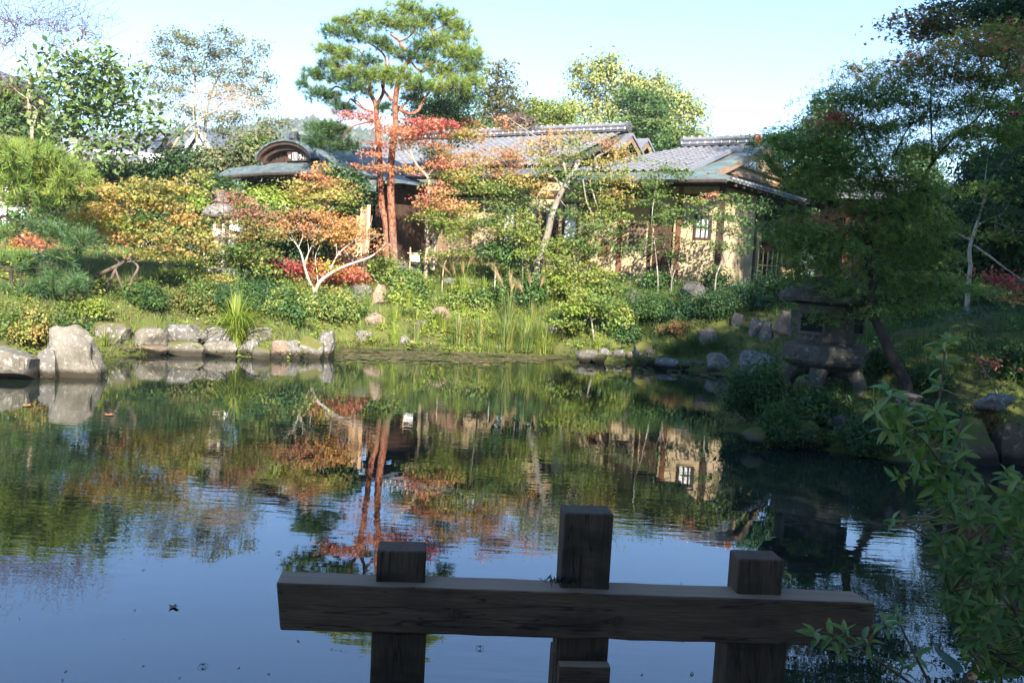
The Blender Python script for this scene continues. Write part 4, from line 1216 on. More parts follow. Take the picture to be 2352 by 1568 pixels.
CR = [((833, 717, 896, 745), 'brown', 'broad brown stone lying in grass at the middle of the bank'), ((817, 758, 858, 782), 'grey', 'triangular grey stone close to the lily covered water'),
 ((987, 704, 1034, 731), 'brown', 'rounded brown stone standing among reeds on the middle bank'), ((952, 735, 980, 756), 'dark', 'small dark reddish stone below the rounded brown one'),
 ((919, 770, 943, 793), 'grey', 'small layered stone at the edge of the lily pads'), ((855, 652, 887, 698), 'brown', 'upright brown stone right of the red maple'),
 ((806, 654, 854, 684), 'grey', 'shaded grey stone just behind the red maple'), ((798, 675, 826, 696), 'pale', 'round pale stone under the red maple'),
 ((787, 707, 826, 730), 'grey', 'flat pinkish stone left of the broad brown one'), ((902, 603, 967, 626), 'dark', 'long dark stone at the foot of the red trunked pine'),
 ((1005, 638, 1050, 660), 'grey', 'grey stone behind the thin orange stem'), ((1048, 640, 1104, 656), 'grey', 'low flat stone behind the plumed grass'),
 ((1134, 791, 1156, 807), 'pale', 'small white stone at the water among the reeds'), ((1205, 606, 1246, 634), 'mossy', 'mossy topped stone at the foot of the big green maple'),
 ((1252, 744, 1296, 764), 'grey', 'grey stone on the bank right of the reeds'), ((1246, 664, 1272, 690), 'dark', 'dark stone on the bank among glossy plants')]
for bx, m_, lb in CR: rock(lb, bx, m_, group='stones on the middle bank')
RRK = [((1285, 791, 1327, 815), 'grey', 'grey stone where the reeds end', 1), ((1320, 803, 1372, 831), 'pale', 'wide pale block beside the reed end stone', 1), ((1374, 799, 1405, 819), 'grey', 'grey stone behind the wide pale block', 0),
 ((1402, 802, 1434, 828), 'grey', 'light grey stone in the middle of the right shore', 1), ((1356, 815, 1394, 834), 'mossdark', 'dark mossy stone at the water beside the wide pale block', 1), ((1438, 807, 1468, 832), 'brown', 'small double stone left of the tall moss topped stone', 1),
 ((1458, 783, 1511, 824), 'mossy', 'tall moss topped stone on the right shore', 0), ((1470, 820, 1502, 842), 'mossall', 'moss covered lump below the tall moss topped stone', 1), ((1504, 823, 1561, 848), 'grey', 'long grey stone in front of the grass mound', 1),
 ((1565, 829, 1584, 849), 'pale', 'small upright pale stone between two dark ones', 1), ((1586, 829, 1622, 850), 'dark', 'dark stone with lichen left of the white stone', 1), ((1623, 813, 1682, 856), 'pale', 'large whitish stone near the islet', 1),
 ((1600, 754, 1654, 794), 'brown', 'round brown boulder on the shaded slope', 0), ((1680, 719, 1712, 750), 'dark', 'dark slanted stone under the shrubs on the shaded slope', 0), ((1719, 731, 1753, 772), 'grey', 'pale grey stone left of the lantern cap', 0),
 ((1748, 739, 1777, 786), 'grey', 'narrow standing stone beside the lantern', 0), ((1779, 714, 1832, 774), 'brown', 'pinkish slab standing behind the lantern', 0), ((1698, 806, 1802, 858), 'grey', 'long rugged stone at the foot of the lantern islet', 0),
 ((1563, 648, 1634, 680), 'dark', 'big dark stone in front of the tea house wall', 0), ((1447, 668, 1483, 698), 'dark', 'dark stone on the mossy slope below the tea house', 0), ((1414, 703, 1446, 722), 'grey', 'grey stone half hidden by glossy shrubs', 0), ((1665, 678, 1686, 702), 'dark', 'small dark stone at the right below the tea house', 0)]
for bx, m_, lb, w_ in RRK: rock(lb, bx, m_, water=bool(w_), d=None if not w_ else None, boxy=.6, cuts=5, group='stones on the right shore')
IR = [((1756, 938, 1814, 984), 'grey', 'pale grey stone on the lantern islet shore'), ((1898, 950, 1964, 986), 'dark', 'dark grey stone in the islet ferns'), ((1706, 980, 1768, 1012), 'mossdark', 'mossy lump at the left tip of the islet'),
 ((1790, 966, 1900, 1026), 'mossall', 'large moss hummock at the islet water line'), ((1900, 990, 2010, 1052), 'mossall', 'dark moss hummock at the right of the islet'),
 ((2205, 960, 2290, 1066), 'browndark', 'tall stone block with moss top at the right shore'), ((2285, 950, 2375, 1066), 'browndark', 'squared stone block at the right edge'), ((2060, 900, 2120, 930), 'grey', 'pale flat stone behind the leafy spray'), ((2240, 905, 2330, 935), 'grey', 'greyish flat stone on the far right lawn')]
for bx, m_, lb in IR: rock(lb, bx, m_, d=gz((bx[0] + bx[2]) / 2, 1030 if bx[0] < 2005 else 1066)[1] + (.3 if bx[3] < 1000 else 0), boxy=.38 if bx[0] > 2150 and bx[1] > 945 else .65, cuts=3 if bx[0] > 2150 else 8, group='stones of the lantern islet')
# stone slab bridge and edging on the left path
o = MB(); p = at(55, 690, 20.6)
o.box(p + np.array([-.5, .3, -.08]), (2.6, .7, .2)); tag(o.build('stone_slab', ROCKM['pale'], org=p, bevel=.03), 'pale stone slab bridging the path below the left pine', 'slab')
o = MB(); p = at(330, 692, 21.4); o.box(p, (1.5, .12, .16)); o.box(p + np.array([1.1, .05, 0]), (.6, .12, .15)); tag(o.build('path_kerb', ROCKM['grey'], org=p, bevel=.02), 'low grey path kerb behind the leaning maple trunks', 'kerb')

# ================================================================== STONE LANTERNS
def lantern_right():
    d = 13.4; s = px(d); c = at(1886, 905, d + .5); cx, cy_ = c[0], c[1]
    z = lambda v: at(1886, v, d + .5)[2]
    t = thing('stone_lantern', (cx, cy_, z(905)), 'broad roofed dark stone lantern on curved legs on the right islet', 'lantern')
    g = ROCKM['lantern']; rr = random.Random(4)
    def hexring(r, zz, ph=.35, n=24, k=.55):
        o = []
        for i in range(n):
            a = 2 * math.pi * i / n; m_ = (a + math.pi / 6) % (math.pi / 3) - math.pi / 6
            q = r * ((1 - k) + k * math.cos(math.pi / 6) / math.cos(m_))
            o.append((cx + q * math.cos(a + ph), cy_ + q * math.sin(a + ph), zz))
        return o
    def stack(prof, name, k=.55, jit=0, ph=.35, smooth=False):
        mb = MB(); n = 24; vs = []
        for r, zz in prof:
            ring = hexring(r, zz, ph, n, k)
            vs += [(x + rr.uniform(-jit, jit), y + rr.uniform(-jit, jit), q + rr.uniform(-jit, jit)) for x, y, q in ring]
        m_ = len(prof)
        mb.add(vs, [(j * n + i, j * n + (i + 1) % n, (j + 1) * n + (i + 1) % n, (j + 1) * n + i) for j in range(m_ - 1) for i in range(n)] + [tuple(range(n - 1, -1, -1)), tuple((m_ - 1) * n + i for i in range(n))])
        return mb.build(name, g, t, smooth)
    R = 118 / s
    stack([(R * .55, z(700)), (R * .96, z(692)), (R * 1.0, z(684)), (R * .98, z(676)), (R * .80, z(662)), (R * .55, z(648)), (R * .30, z(638)), (R * .12, z(634))], 'roof', .45, .012)
    stack([(R * .13, z(636)), (R * .2, z(622)), (R * .17, z(608)), (R * .05, z(596))], 'finial', 0, .004)
    rf_ = 68 / s
    fb = stack([(rf_ * .93, z(790)), (rf_ * 1.0, z(780)), (rf_ * 1.03, z(740)), (rf_ * .99, z(702)), (rf_ * .95, z(694))], 'fire_box', 0, .003, smooth=False)
    for ph in (-2.35, -.75, .8, 2.4):
        dx, dy = math.cos(ph), math.sin(ph); X = np.array([-dy, dx, 0]); Nn = np.array([dx, dy, 0])
        zc = z(740); mb = MB(); cc = np.array([cx, cy_, zc]) + Nn * rf_ * .985; w = 27 / s; h = 40 / s
        mb.box(cc, (w * 2, .06, h), (X, Nn, ZZ)); wn_ = mb.build('window', mat_noise('hollow_shade', (.008, .008, .008), (.012, .012, .012), 1, .95, 0), fb)  # solid black panel painted for the shade inside the opening
        mb = MB()
        for sx in (-1, 1): mb.box(cc + X * sx * (w + .02), (.04, .13, h + .08), (X, Nn, ZZ))
        for sz in (-1, 1): mb.box(cc + ZZ * sz * (h / 2 + .02), (w * 2 + .0, .13, .04), (X, Nn, ZZ))
        mb.build('window_frame', g, wn_)
    rp = 105 / s
    pl = stack([(rp * .62, z(845)), (rp * .93, z(832)), (rp, z(824)), (rp, z(796)), (rp * .96, z(790)), (rp * .7, z(787))], 'platform', .95, .004, ph=.62)
    for i in range(6):
        a = .62 + math.pi / 3 * (i + .5) - math.pi / 6 + math.pi / 6; Nn = np.array([math.cos(a), math.sin(a), 0]); X = np.array([-Nn[1], Nn[0], 0])
        mb = MB(); c0 = np.array([cx, cy_, z(810)]) + Nn * (rp * .866 - .004)
        for j in range(5): mb.box(c0 + X * (j - 2) * rp * .15 + ZZ * .02 * ((j % 2) - .5), (rp * .11, .03, .05 + .03 * (j % 2)), (X, Nn, ZZ))
        mb.build('carved_panel', g, pl, bevel=.008)
    for i in range(4):
        a = -math.pi / 2 - .5 + i * math.pi / 2; D_ = np.array([math.cos(a), math.sin(a), 0]); base = np.array([cx, cy_, 0])
        pth = smooth_path([base + D_ * rp * .30 + ZZ * z(840), base + D_ * rp * .62 + ZZ * z(852), base + D_ * rp * .80 + ZZ * z(880), base + D_ * rp * .82 + ZZ * (z(930))], 4)
        mb = MB(); mb.tube(pth, np.linspace(.15, .10, len(pth)), 9); mb.build('leg', g, t, True)
lantern_right()
def lantern_left():
    d = 23.0; u = 506
    zf = lambda v: at(u, v, d)[2]; s = px(d); c = at(u, 600, d); g = ROCKM['lanternpale']; gr = ROCKM['grey']
    gz0 = H1(c[0], c[1])
    t = thing('stone_lantern', (c[0], c[1], gz0), 'tall pale stone lantern with rounded cap behind the purple leaved maple', 'lantern')
    rr = random.Random(8)
    def L_(prof, name, m_, n=18, jit=0, ph=0, dx=0):
        mb = MB(); mb.lathe([(r / s, z) for r, z in prof], n, (c[0] + dx, c[1], 0), jit, rr, ph); return mb.build(name, m_, t, n > 8)
    L_([(34, gz0 - .2), (34, gz0 + .12), (26, gz0 + .16)], 'base', g, 6)
    L_([(19, gz0 + .12), (17, zf(575)), (16, zf(560)), (17, zf(548))], 'shaft', g, 4, 0, math.pi / 4)
    L_([(17, zf(552)), (26, zf(544)), (26, zf(536)), (20, zf(532))], 'platform', g, 6)
    fb = L_([(20, zf(534)), (20, zf(500))], 'fire_box', g, 4, 0, math.pi / 4)
    mb = MB(); mb.box((c[0], c[1] - 14.2 / s, zf(517)), (14 / s, .03, 16 / s)); mb.build('window', BARK_DARK, fb)  # dark slab on the solid box, painted for the shaded opening
    L_([(26, zf(503)), (40, zf(499)), (42, zf(490)), (36, zf(480)), (22, zf(471)), (12, zf(467))], 'roof', gr, 18, .04)
    L_([(8, zf(468)), (14, zf(462)), (14, zf(456)), (9, zf(454)), (13, zf(449)), (11, zf(441)), (3, zf(436))], 'finial', gr, 14, .02)
lantern_left()

# ================================================================== FENCES, SIGN
def bamboo_fence(name, label, u0_, u1_, vtop, vbot, d, nv, rails, cat='fence'):
    a = at(u0_, vbot, d); b = at(u1_, vbot + .053 * (u1_ - u0_), d + .4)
    t = thing(name, (a + b) / 2, label, cat); X = norm(b - a)
    top = at(u0_, vtop, d)[2]; g0 = min(H1(a[0], a[1]), a[2]) - .1
    for i in range(nv):
        p = a + (b - a) * i / max(nv - 1, 1); mb = MB(); hgt = top - .12 * ((i * 7) % 3) * .3
        mb.tube([(p[0], p[1], g0), (p[0], p[1], hgt)], .018, 6); mb.build('stake', BAMBOO, t)
    for r in rails:
        z_ = g0 + .1 + (top - g0) * r; mb = MB(); mb.tube([(a[0], a[1] - .03, z_), (b[0], b[1] - .03, z_)], .016, 6); mb.build('rail', BAMBOO, t)
    return t
bamboo_fence('bamboo_fence', 'bamboo lattice fence against the shaded side wall of the tea house', 1738, 1792, 572, 640, 26.0, 6, (.15, .55))
for nm, ua, ub, v, lb in (('bamboo_rail', 1484, 1546, 645, 'low bamboo rail below the tea house door'), ('bamboo_rail', 1562, 1716, 648, 'longer low bamboo rail below the shoji window of the tea house')):
    a0 = fac(ua, v, .35)[0]; a1 = fac(ub, v, .35)[0]; a1 = min(a1, .4)
    z_ = fac(ua, v, .35)[1]
    t = thing(nm, LW((a0 + a1) / 2, .35, GB), lb, 'rail', None); mb = MB(); mb.tube([LW(a0, .35, z_ + .0), LW(a1, .35, z_)], .022, 6); mb.build('pole', BAMBOO, t)
    for k in np.linspace(a0 + .1, a1 - .1, 4):
        q = LW(k, .35, 0); mb = MB(); mb.tube([(q[0], q[1], H1(q[0], q[1]) - .1), (q[0], q[1], z_ + .05)], .02, 6); mb.build('peg', BAMBOO, t)
def board_fence():
    d = 25.2; a = at(764, 612, d); b = at(842, 616, d - .6); t = thing('board_fence', (a + b) / 2, 'fence of pale upright boards beside the dark entrance opening', 'fence')
    n = 11
    for i in range(n):
        p = a + (b - a) * i / (n - 1); tall = i > 6
        z1_ = at(820, 470, d - .4)[2] if tall else at(780, 560 + 3 * (i % 3), d)[2]
        mb = MB(); mb.box((p[0], p[1] + .01 * (i % 2), (z1_ + 1.6) / 2), (np.linalg.norm(b - a) / n * .9, .035, z1_ - 1.6)); mb.build('board', PALEBOARD if i % 3 else BOARD, t)
    for z_ in (2.3, 2.65):
        mb = MB(); mb.tube([a * np.array([1, 1, 0]) + np.array([0, .05, z_]), b * np.array([1, 1, 0]) + np.array([0, .05, z_])], .03, 6); mb.build('rail', BOARD, t)
board_fence()
def sign():
    d = 25.4; p = at(953, 612, d); t = thing('notice_board', (p[0], p[1], H1(p[0], p[1])), 'blank white notice board on a bamboo stake near the pine', 'sign')
    tp = at(943, 568, d); mb = MB(); mb.tube([(tp[0], d, p[2] - .3), (tp[0], d, tp[2])], .022, 6); mb.build('stake', PALEBOARD, t)
    l_, r_ = at(936, 581, d), at(972, 583, d); mb = MB(); mb.tube([l_, r_], .018, 6); mb.build('crossbar', BAMBOO, t)
    a, b = at(943, 585, d - .03), at(964, 601, d - .03); mb = MB(); mb.box((a + b) / 2, (b[0] - a[0], .02, a[2] - b[2])); mb.build('board', WHITEP, t)
sign()
for uu, v0_, v1_, lb in ((351, 622, 660, 'pale wooden stake behind the leaning maple trunks'), (240, 560, 576, 'short stake at the back of the left lawn'), (382, 565, 585, 'short pale stake beside the tall lantern')):
    d = 22.3; p = at(uu, v1_, d); q = at(uu, v0_, d); mb = MB(); mb.tube([(p[0], d, min(H1(p[0], d), p[2]) - .1), (p[0], d, q[2])], .03, 7)
    tag(mb.build('stake', PALEBOARD, org=p), lb, 'stake')
w1, w2 = at(1085, 559, 24.0), at(1130, 542, 25.2)
mb = MB(); mb.tube(smooth_path([at(1034, 575, 23.8), w1 - ZZ * .02, w2], 4), .008, 4); tag(mb.build('guy_wire', TILE, org=w1), 'thin wire tied to the slender orange stem', 'wire')
# ================================================================== TREES
# the two red trunked pines
PINE_L = Z8([(560, 190, 100, 55, 'pine_lit'), (450, 255, 75, 50, 'pine'), (720, 145, 95, 55, 'pine_lit'), (620, 280, 90, 40, 'pine'), (420, 395, 105, 45, 'pine_lit'), (560, 440, 110, 60, 'pine_lit'), (800, 330, 115, 45, 'pine'),
 (430, 515, 85, 45, 'pine_shade'), (320, 590, 105, 55, 'pine'), (230, 670, 45, 40, 'pine_shade'), (340, 740, 105, 55, 'pine_shade'), (460, 755, 60, 50, 'pine_shade'), (620, 590, 125, 60, 'pine_lit'), (720, 490, 85, 40, 'pine_shade'), (650, 700, 110, 55, 'pine_shade'),
 (530, 850, 115, 35, 'pine_shade'), (860, 850, 55, 40, 'pine_shade'), (760, 600, 100, 55, 'pine_lit'), (500, 610, 80, 45, 'pine'), (900, 395, 75, 50, 'pine_lit'),
 (400, 1040, 140, 70, 'pine_shade'), (330, 1130, 90, 55, 'pine_shade'), (540, 1150, 105, 50, 'pine_shade'), (480, 1000, 90, 45, 'pine_shade'), (250 + 60, 1010, 60, 40, 'pine_shade')])
PINE_R = Z8([(1050, 80, 135, 50, 'pine_lit'), (880, 175, 140, 60, 'pine_lit'), (1080, 205, 120, 60, 'pine_lit'), (1330, 130, 110, 55, 'pine_lit'), (1430, 225, 95, 70, 'pine_lit'), (1490, 315, 70, 40, 'pine_lit'), (1200, 150, 70, 50, 'pine'),
 (1180, 370, 125, 55, 'pine'), (1420, 425, 125, 65, 'pine_lit'), (1560, 440, 85, 60, 'pine_lit'), (1030, 440, 85, 45, 'pine_shade'), (1000, 600, 130, 70, 'pine_lit'), (1120, 680, 110, 55, 'pine'), (1300, 570, 140, 65, 'pine_lit'),
 (1520, 540, 105, 60, 'pine_lit'), (1400, 680, 145, 65, 'pine_lit'), (1560, 640, 80, 55, 'pine_lit'), (1490, 755, 65, 55, 'pine'), (1080, 780, 75, 45, 'pine_shade'), (860, 590, 90, 60, 'pine_lit'), (1300, 320, 110, 50, 'pine_lit'), (1180, 470, 90, 40, 'pine_shade'), (1250, 700, 80, 40, 'pine')])
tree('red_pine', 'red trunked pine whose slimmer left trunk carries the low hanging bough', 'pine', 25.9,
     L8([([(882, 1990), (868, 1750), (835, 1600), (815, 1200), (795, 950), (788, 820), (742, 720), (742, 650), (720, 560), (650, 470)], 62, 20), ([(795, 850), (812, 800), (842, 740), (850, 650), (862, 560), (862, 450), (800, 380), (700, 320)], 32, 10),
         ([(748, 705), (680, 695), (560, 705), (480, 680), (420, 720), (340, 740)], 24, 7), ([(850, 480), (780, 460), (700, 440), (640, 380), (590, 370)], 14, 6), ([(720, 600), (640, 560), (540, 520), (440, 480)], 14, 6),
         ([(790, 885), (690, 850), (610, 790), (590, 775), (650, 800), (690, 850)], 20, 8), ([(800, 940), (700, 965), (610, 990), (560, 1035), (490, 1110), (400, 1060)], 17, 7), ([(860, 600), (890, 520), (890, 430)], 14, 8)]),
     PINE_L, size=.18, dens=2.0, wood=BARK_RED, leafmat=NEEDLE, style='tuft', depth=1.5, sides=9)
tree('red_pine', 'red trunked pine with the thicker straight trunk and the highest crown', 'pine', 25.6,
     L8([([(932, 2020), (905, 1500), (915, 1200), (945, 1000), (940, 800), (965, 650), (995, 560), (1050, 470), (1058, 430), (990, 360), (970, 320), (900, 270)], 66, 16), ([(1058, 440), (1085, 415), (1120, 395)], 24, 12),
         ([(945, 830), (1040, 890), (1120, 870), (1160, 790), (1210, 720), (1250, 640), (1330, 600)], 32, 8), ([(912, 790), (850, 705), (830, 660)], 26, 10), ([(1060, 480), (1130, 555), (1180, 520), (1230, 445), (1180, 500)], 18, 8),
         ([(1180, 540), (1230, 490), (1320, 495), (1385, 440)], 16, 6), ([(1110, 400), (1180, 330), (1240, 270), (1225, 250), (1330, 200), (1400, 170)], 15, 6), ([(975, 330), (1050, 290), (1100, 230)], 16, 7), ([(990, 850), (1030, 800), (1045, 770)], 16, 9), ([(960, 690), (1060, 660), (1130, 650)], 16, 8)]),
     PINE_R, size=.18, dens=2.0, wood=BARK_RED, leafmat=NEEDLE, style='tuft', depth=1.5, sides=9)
# left pine
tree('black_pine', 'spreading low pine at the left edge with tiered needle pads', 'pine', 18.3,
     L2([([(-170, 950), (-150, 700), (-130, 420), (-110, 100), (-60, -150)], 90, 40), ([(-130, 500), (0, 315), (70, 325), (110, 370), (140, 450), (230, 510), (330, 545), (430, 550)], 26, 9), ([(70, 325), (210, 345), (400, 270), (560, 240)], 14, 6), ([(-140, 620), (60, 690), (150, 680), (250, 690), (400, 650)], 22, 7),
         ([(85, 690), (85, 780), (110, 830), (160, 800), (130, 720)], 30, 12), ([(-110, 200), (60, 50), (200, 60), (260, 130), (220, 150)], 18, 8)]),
     Z2([(100, 55, 130, 70, 'pine_lit'), (330, 60, 140, 80, 'pine_lit'), (470, 30, 90, 55, 'pine_lit'), (60, 200, 105, 60, 'pine_lit'), (270, 200, 130, 60, 'pine'), (450, 150, 120, 55, 'pine_lit'), (590, 180, 75, 55, 'pine'), (60, 430, 75, 45, 'pine'), (300, 385, 85, 45, 'pine_shade'), (470, 440, 120, 60, 'pine_shade'),
         (620, 480, 100, 60, 'pine_shade'), (430, 600, 110, 45, 'pine_shade'), (150, 615, 110, 35, 'pine'), (250, 700, 110, 50, 'pine_shade'), (430, 740, 130, 50, 'pine_shade'), (330, 830, 120, 45, 'pine_shade'), (560, 790, 70, 45, 'pine_shade'), (500, 850, 80, 35, 'pine_shade'), (160, 850, 100, 35, 'pine_shade'), (570, 545, 20, 50, 'pine_shade')])
     + [(20, 345, 60, 28, 'pine_lit'), (100, 368, 60, 36, 'pine_lit'), (158, 408, 48, 34, 'pine_lit'), (60, 400, 60, 34, 'pine_lit'), (20, 390, 50, 40, 'pine_lit')],
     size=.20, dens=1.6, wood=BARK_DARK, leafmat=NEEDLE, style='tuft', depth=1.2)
tree('young_pine', 'small feathery pine seedling on the left lawn', 'pine', 21.8, [([(390, 648), (388, 636), (386, 628)], 4, 2)], [(372, 636, 20, 12, 'pine_lit'), (396, 632, 22, 14, 'pine_lit'), (384, 644, 24, 10, 'pine')], size=.2, dens=1.3, wood=BARK_DARK, leafmat=NEEDLE, style='tuft')
# maples, left to right
tree('scarlet_maple', 'low scarlet maple glowing behind the left pine', 'maple', 22.6, L2([([(230, 800), (240, 700), (220, 600)], 12, 6)]),
     Z2([(200, 490, 110, 60, 'redorange'), (330, 550, 110, 55, 'redorange'), (100, 560, 90, 60, 'redorange'), (480, 650, 80, 40, 'redorange'), (60, 650, 60, 60, 'redorange'), (350, 640, 100, 40, 'redorange'), (500, 690, 70, 30, 'redorange'), (120, 700, 80, 50, 'orange')]), size=.085, dens=1.5, style='ball')
tree('golden_maple', 'leaning golden and orange maple with bare twisted trunks over the left bank', 'maple', 20.2,
     L2([([(545, 945), (600, 880), (640, 810), (720, 745), (800, 700), (900, 650), (970, 590), (990, 500), (1000, 400), (1008, 320), (960, 250)], 46, 8), ([(630, 960), (720, 910), (780, 850), (830, 740), (860, 680), (880, 640)], 38, 14), ([(1005, 400), (1080, 320), (1160, 200), (1230, 120)], 10, 4),
         ([(930, 640), (1040, 630), (1150, 580), (1260, 540)], 16, 5), ([(915, 915), (900, 830), (870, 750), (850, 690)], 26, 14), ([(940, 880), (980, 760), (1020, 680), (960, 620)], 30, 12), ([(1000, 520), (1050, 460), (1130, 420)], 8, 4), ([(985, 330), (930, 240), (850, 200)], 7, 3)]),
     Z2([(640, 95, 115, 60, 'oy'), (780, 110, 105, 65, 'oy'), (900, 120, 100, 65, 'og'), (1050, 80, 125, 65, 'rustg'), (1200, 60, 140, 55, 'og'), (1380, 100, 95, 75, 'yo'), (1480, 10, 55, 45, 'yo'), (640, 230, 125, 75, 'yo'), (800, 250, 110, 75, 'oy'), (900, 335, 90, 50, 'yg'), (1100, 220, 125, 75, 'og'), (1250, 200, 115, 65, 'og'),
         (1350, 300, 100, 65, 'oy'), (560, 300, 75, 55, 'yellow'), (680, 385, 90, 45, 'orange'), (850, 385, 105, 55, 'yg'), (1060, 440, 130, 50, 'og'), (880, 455, 95, 38, 'orange'), (1200, 460, 120, 55, 'rustg'), (1310, 480, 85, 45, 'rustg'), (1220, 550, 130, 45, 'og'), (1350, 585, 95, 38, 'og'), (1400, 430, 75, 55, 'yo'), (1050, 575, 95, 38, 'og'),
         (740, 480, 70, 35, 'yo'), (1000, 330, 90, 60, 'mg'), (1000, 170, 110, 50, 'og'), (760, 330, 80, 60, 'yellow'), (1150, 350, 90, 50, 'og')]),
     size=.085, dens=1.0, wood=BARK_BROWN, style='pad', extra=None)
tree('purple_maple', 'purple topped maple turning green below in front of the tall lantern', 'maple', 21.6,
     L3([([(222, 1330), (260, 1200), (350, 1080), (420, 960)], 14, 5), ([(260, 1210), (200, 1050), (180, 900), (170, 760)], 10, 3)]),
     Z3([(180, 690, 40, 26, 'purple'), (320, 720, 45, 30, 'purple'), (240, 740, 75, 50, 'purple'), (360, 800, 80, 55, 'purple'), (440, 870, 80, 55, 'purple'), (290, 830, 60, 45, 'purple'), (300, 915, 110, 45, 'rustg'), (420, 960, 110, 55, 'rustg'), (520, 1000, 80, 45, 'rustg'), (330, 1010, 110, 50, 'og'), 
         (60, 1080, 100, 65, 'yo'), (230, 1100, 120, 60, 'mg'), (400, 1080, 110, 55, 'mg'), (120, 1185, 110, 55, 'yg'), (350, 1180, 120, 55, 'yg'), (460, 1250, 80, 45, 'yg'), (60, 1180, 70, 50, 'mg'), (30, 900, 60, 50, 'yo'), (-30, 990, 70, 50, 'yo'), (500, 1110, 70, 50, 'rustg')]), size=.08, dens=.75, wood=BARK_DARK)
tree('azalea_tree', 'clipped light green tree behind the tall stone lantern', 'tree', 24.0, [([(470, 620), (470, 520), (472, 480)], 10, 5)], [(466, 462, 30, 20, 'lime'), (458, 500, 34, 22, 'g'), (470, 540, 34, 24, 'dg'), (600, 462, 44, 22, 'lime'), (560, 478, 34, 20, 'lime'), (640, 470, 30, 18, 'lime'), (610, 500, 50, 26, 'g'), (650, 530, 40, 26, 'dg'), (505, 442, 36, 20, 'dg'), (490, 425, 24, 14, 'dg'), (540, 445, 30, 16, 'g')], leaf='RH', size=.09, dens=1.8, style='ball')
tree('dark_evergreen', 'dark evergreen hedge tree in shade left of the entrance', 'tree', 24.6, [([(600, 640), (610, 560), (620, 520)], 12, 6)], [(620, 560, 50, 40, 'dg'), (660, 600, 45, 40, 'dg'), (570, 590, 40, 40, 'dg'), (610, 620, 60, 34, 'dg'), (680, 560, 30, 50, 'dg'), (420, 470, 40, 30, 'dg'), (400, 520, 40, 36, 'g'), (380, 480, 40, 30, 'dg')], leaf='RH', size=.09, dens=1.6, style='ball', leafmat=GLOSSY)
tree('orange_topped_maple', 'small maple with orange top in front of the entrance roof', 'maple', 24.2, L3([([(830, 1200), (840, 1000), (850, 800), (845, 600), (870, 500)], 9, 3)]),
     Z3([(880, 492, 42, 26, 'orange'), (835, 550, 70, 28, 'redorange'), (780, 625, 95, 45, 'og'), (900, 620, 95, 48, 'rust'), (1000, 605, 60, 38, 'og'), (800, 720, 105, 55, 'yo'), (950, 700, 105, 58, 'yo'), (1050, 740, 70, 48, 'yg'), (725, 680, 50, 55, 'og'), (880, 790, 100, 45, 'yg'), (1090, 680, 50, 40, 'og'), (700, 770, 60, 35, 'og')]), size=.08, dens=1.1)
tree('camellia', 'dark glossy camellia beside the entrance opening', 'camellia', 24.8, L3([([(945, 1200), (940, 1080), (925, 950), (960, 820), (1020, 700)], 22, 8)]),
     Z3([(1080, 570, 95, 45, 'dg'), (1150, 645, 75, 80, 'dg'), (1190, 740, 62, 55, 'dg'), (960, 545, 65, 35, 'g'), (1070, 850, 75, 55, 'dg'), (1000, 980, 90, 75, 'dg'), (860, 900, 90, 60, 'dg'), (900, 1060, 80, 60, 'g'), (1050, 780, 90, 60, 'dg'), (720, 930, 80, 60, 'dg')]), leaf='RH', size=.10, dens=1.4, style='ball', leafmat=GLOSSY, wood=BARK_GREY)
tree('persimmon_shrub', 'white branched little tree with sparse orange leaves', 'tree', None,
     L3([([(838, 1480), (870, 1360), (960, 1280), (1080, 1220), (1250, 1160), (1335, 1095), (1370, 1050)], 40, 5), ([(845, 1420), (800, 1320), (768, 1220), (745, 1130), (700, 1050), (650, 1010), (590, 990)], 22, 4), ([(725, 1090), (760, 980), (700, 890), (640, 800), (600, 740)], 10, 3), ([(768, 1200), (830, 1060), (868, 960), (800, 880), (740, 780)], 10, 3),
         ([(868, 960), (930, 850), (985, 780)], 8, 3), ([(940, 1290), (1010, 1150), (1080, 1080), (1180, 1010), (1255, 920), (1270, 850)], 13, 3), ([(1010, 1150), (1000, 1040), (960, 960), (930, 900)], 9, 3), ([(830, 1080), (900, 1040), (960, 1000)], 8, 3), ([(700, 1050), (640, 940), (560, 900)], 8, 3), ([(1180, 1015), (1240, 1040), (1300, 1000)], 8, 3), ([(870, 1350), (860, 1260), (850, 1160), (880, 1080)], 10, 4), ([(770, 1230), (800, 1120), (790, 1020)], 8, 3)]),
     Z3([(520, 910, 48, 45, 'orange'), (600, 870, 60, 45, 'rust'), (740, 845, 60, 38, 'rust'), (880, 860, 70, 38, 'orange'), (1000, 910, 85, 50, 'orange'), (1090, 920, 60, 50, 'orange'), (1085, 1060, 65, 38, 'orange'), (950, 1000, 65, 45, 'orange'), (575, 960, 48, 30, 'orange'), (1160, 960, 50, 50, 'orange'), (1260, 1000, 45, 38, 'rust'), (1345, 1090, 38, 50, 'rust'), (960, 1230, 55, 32, 'yellow'), (660, 900, 60, 50, 'rust'), (780, 950, 90, 50, 'rust'), (1050, 1000, 60, 40, 'orange')]),
     leaf='RH', size=.075, dens=.5, wood=BARK_WHITE, style='spray')
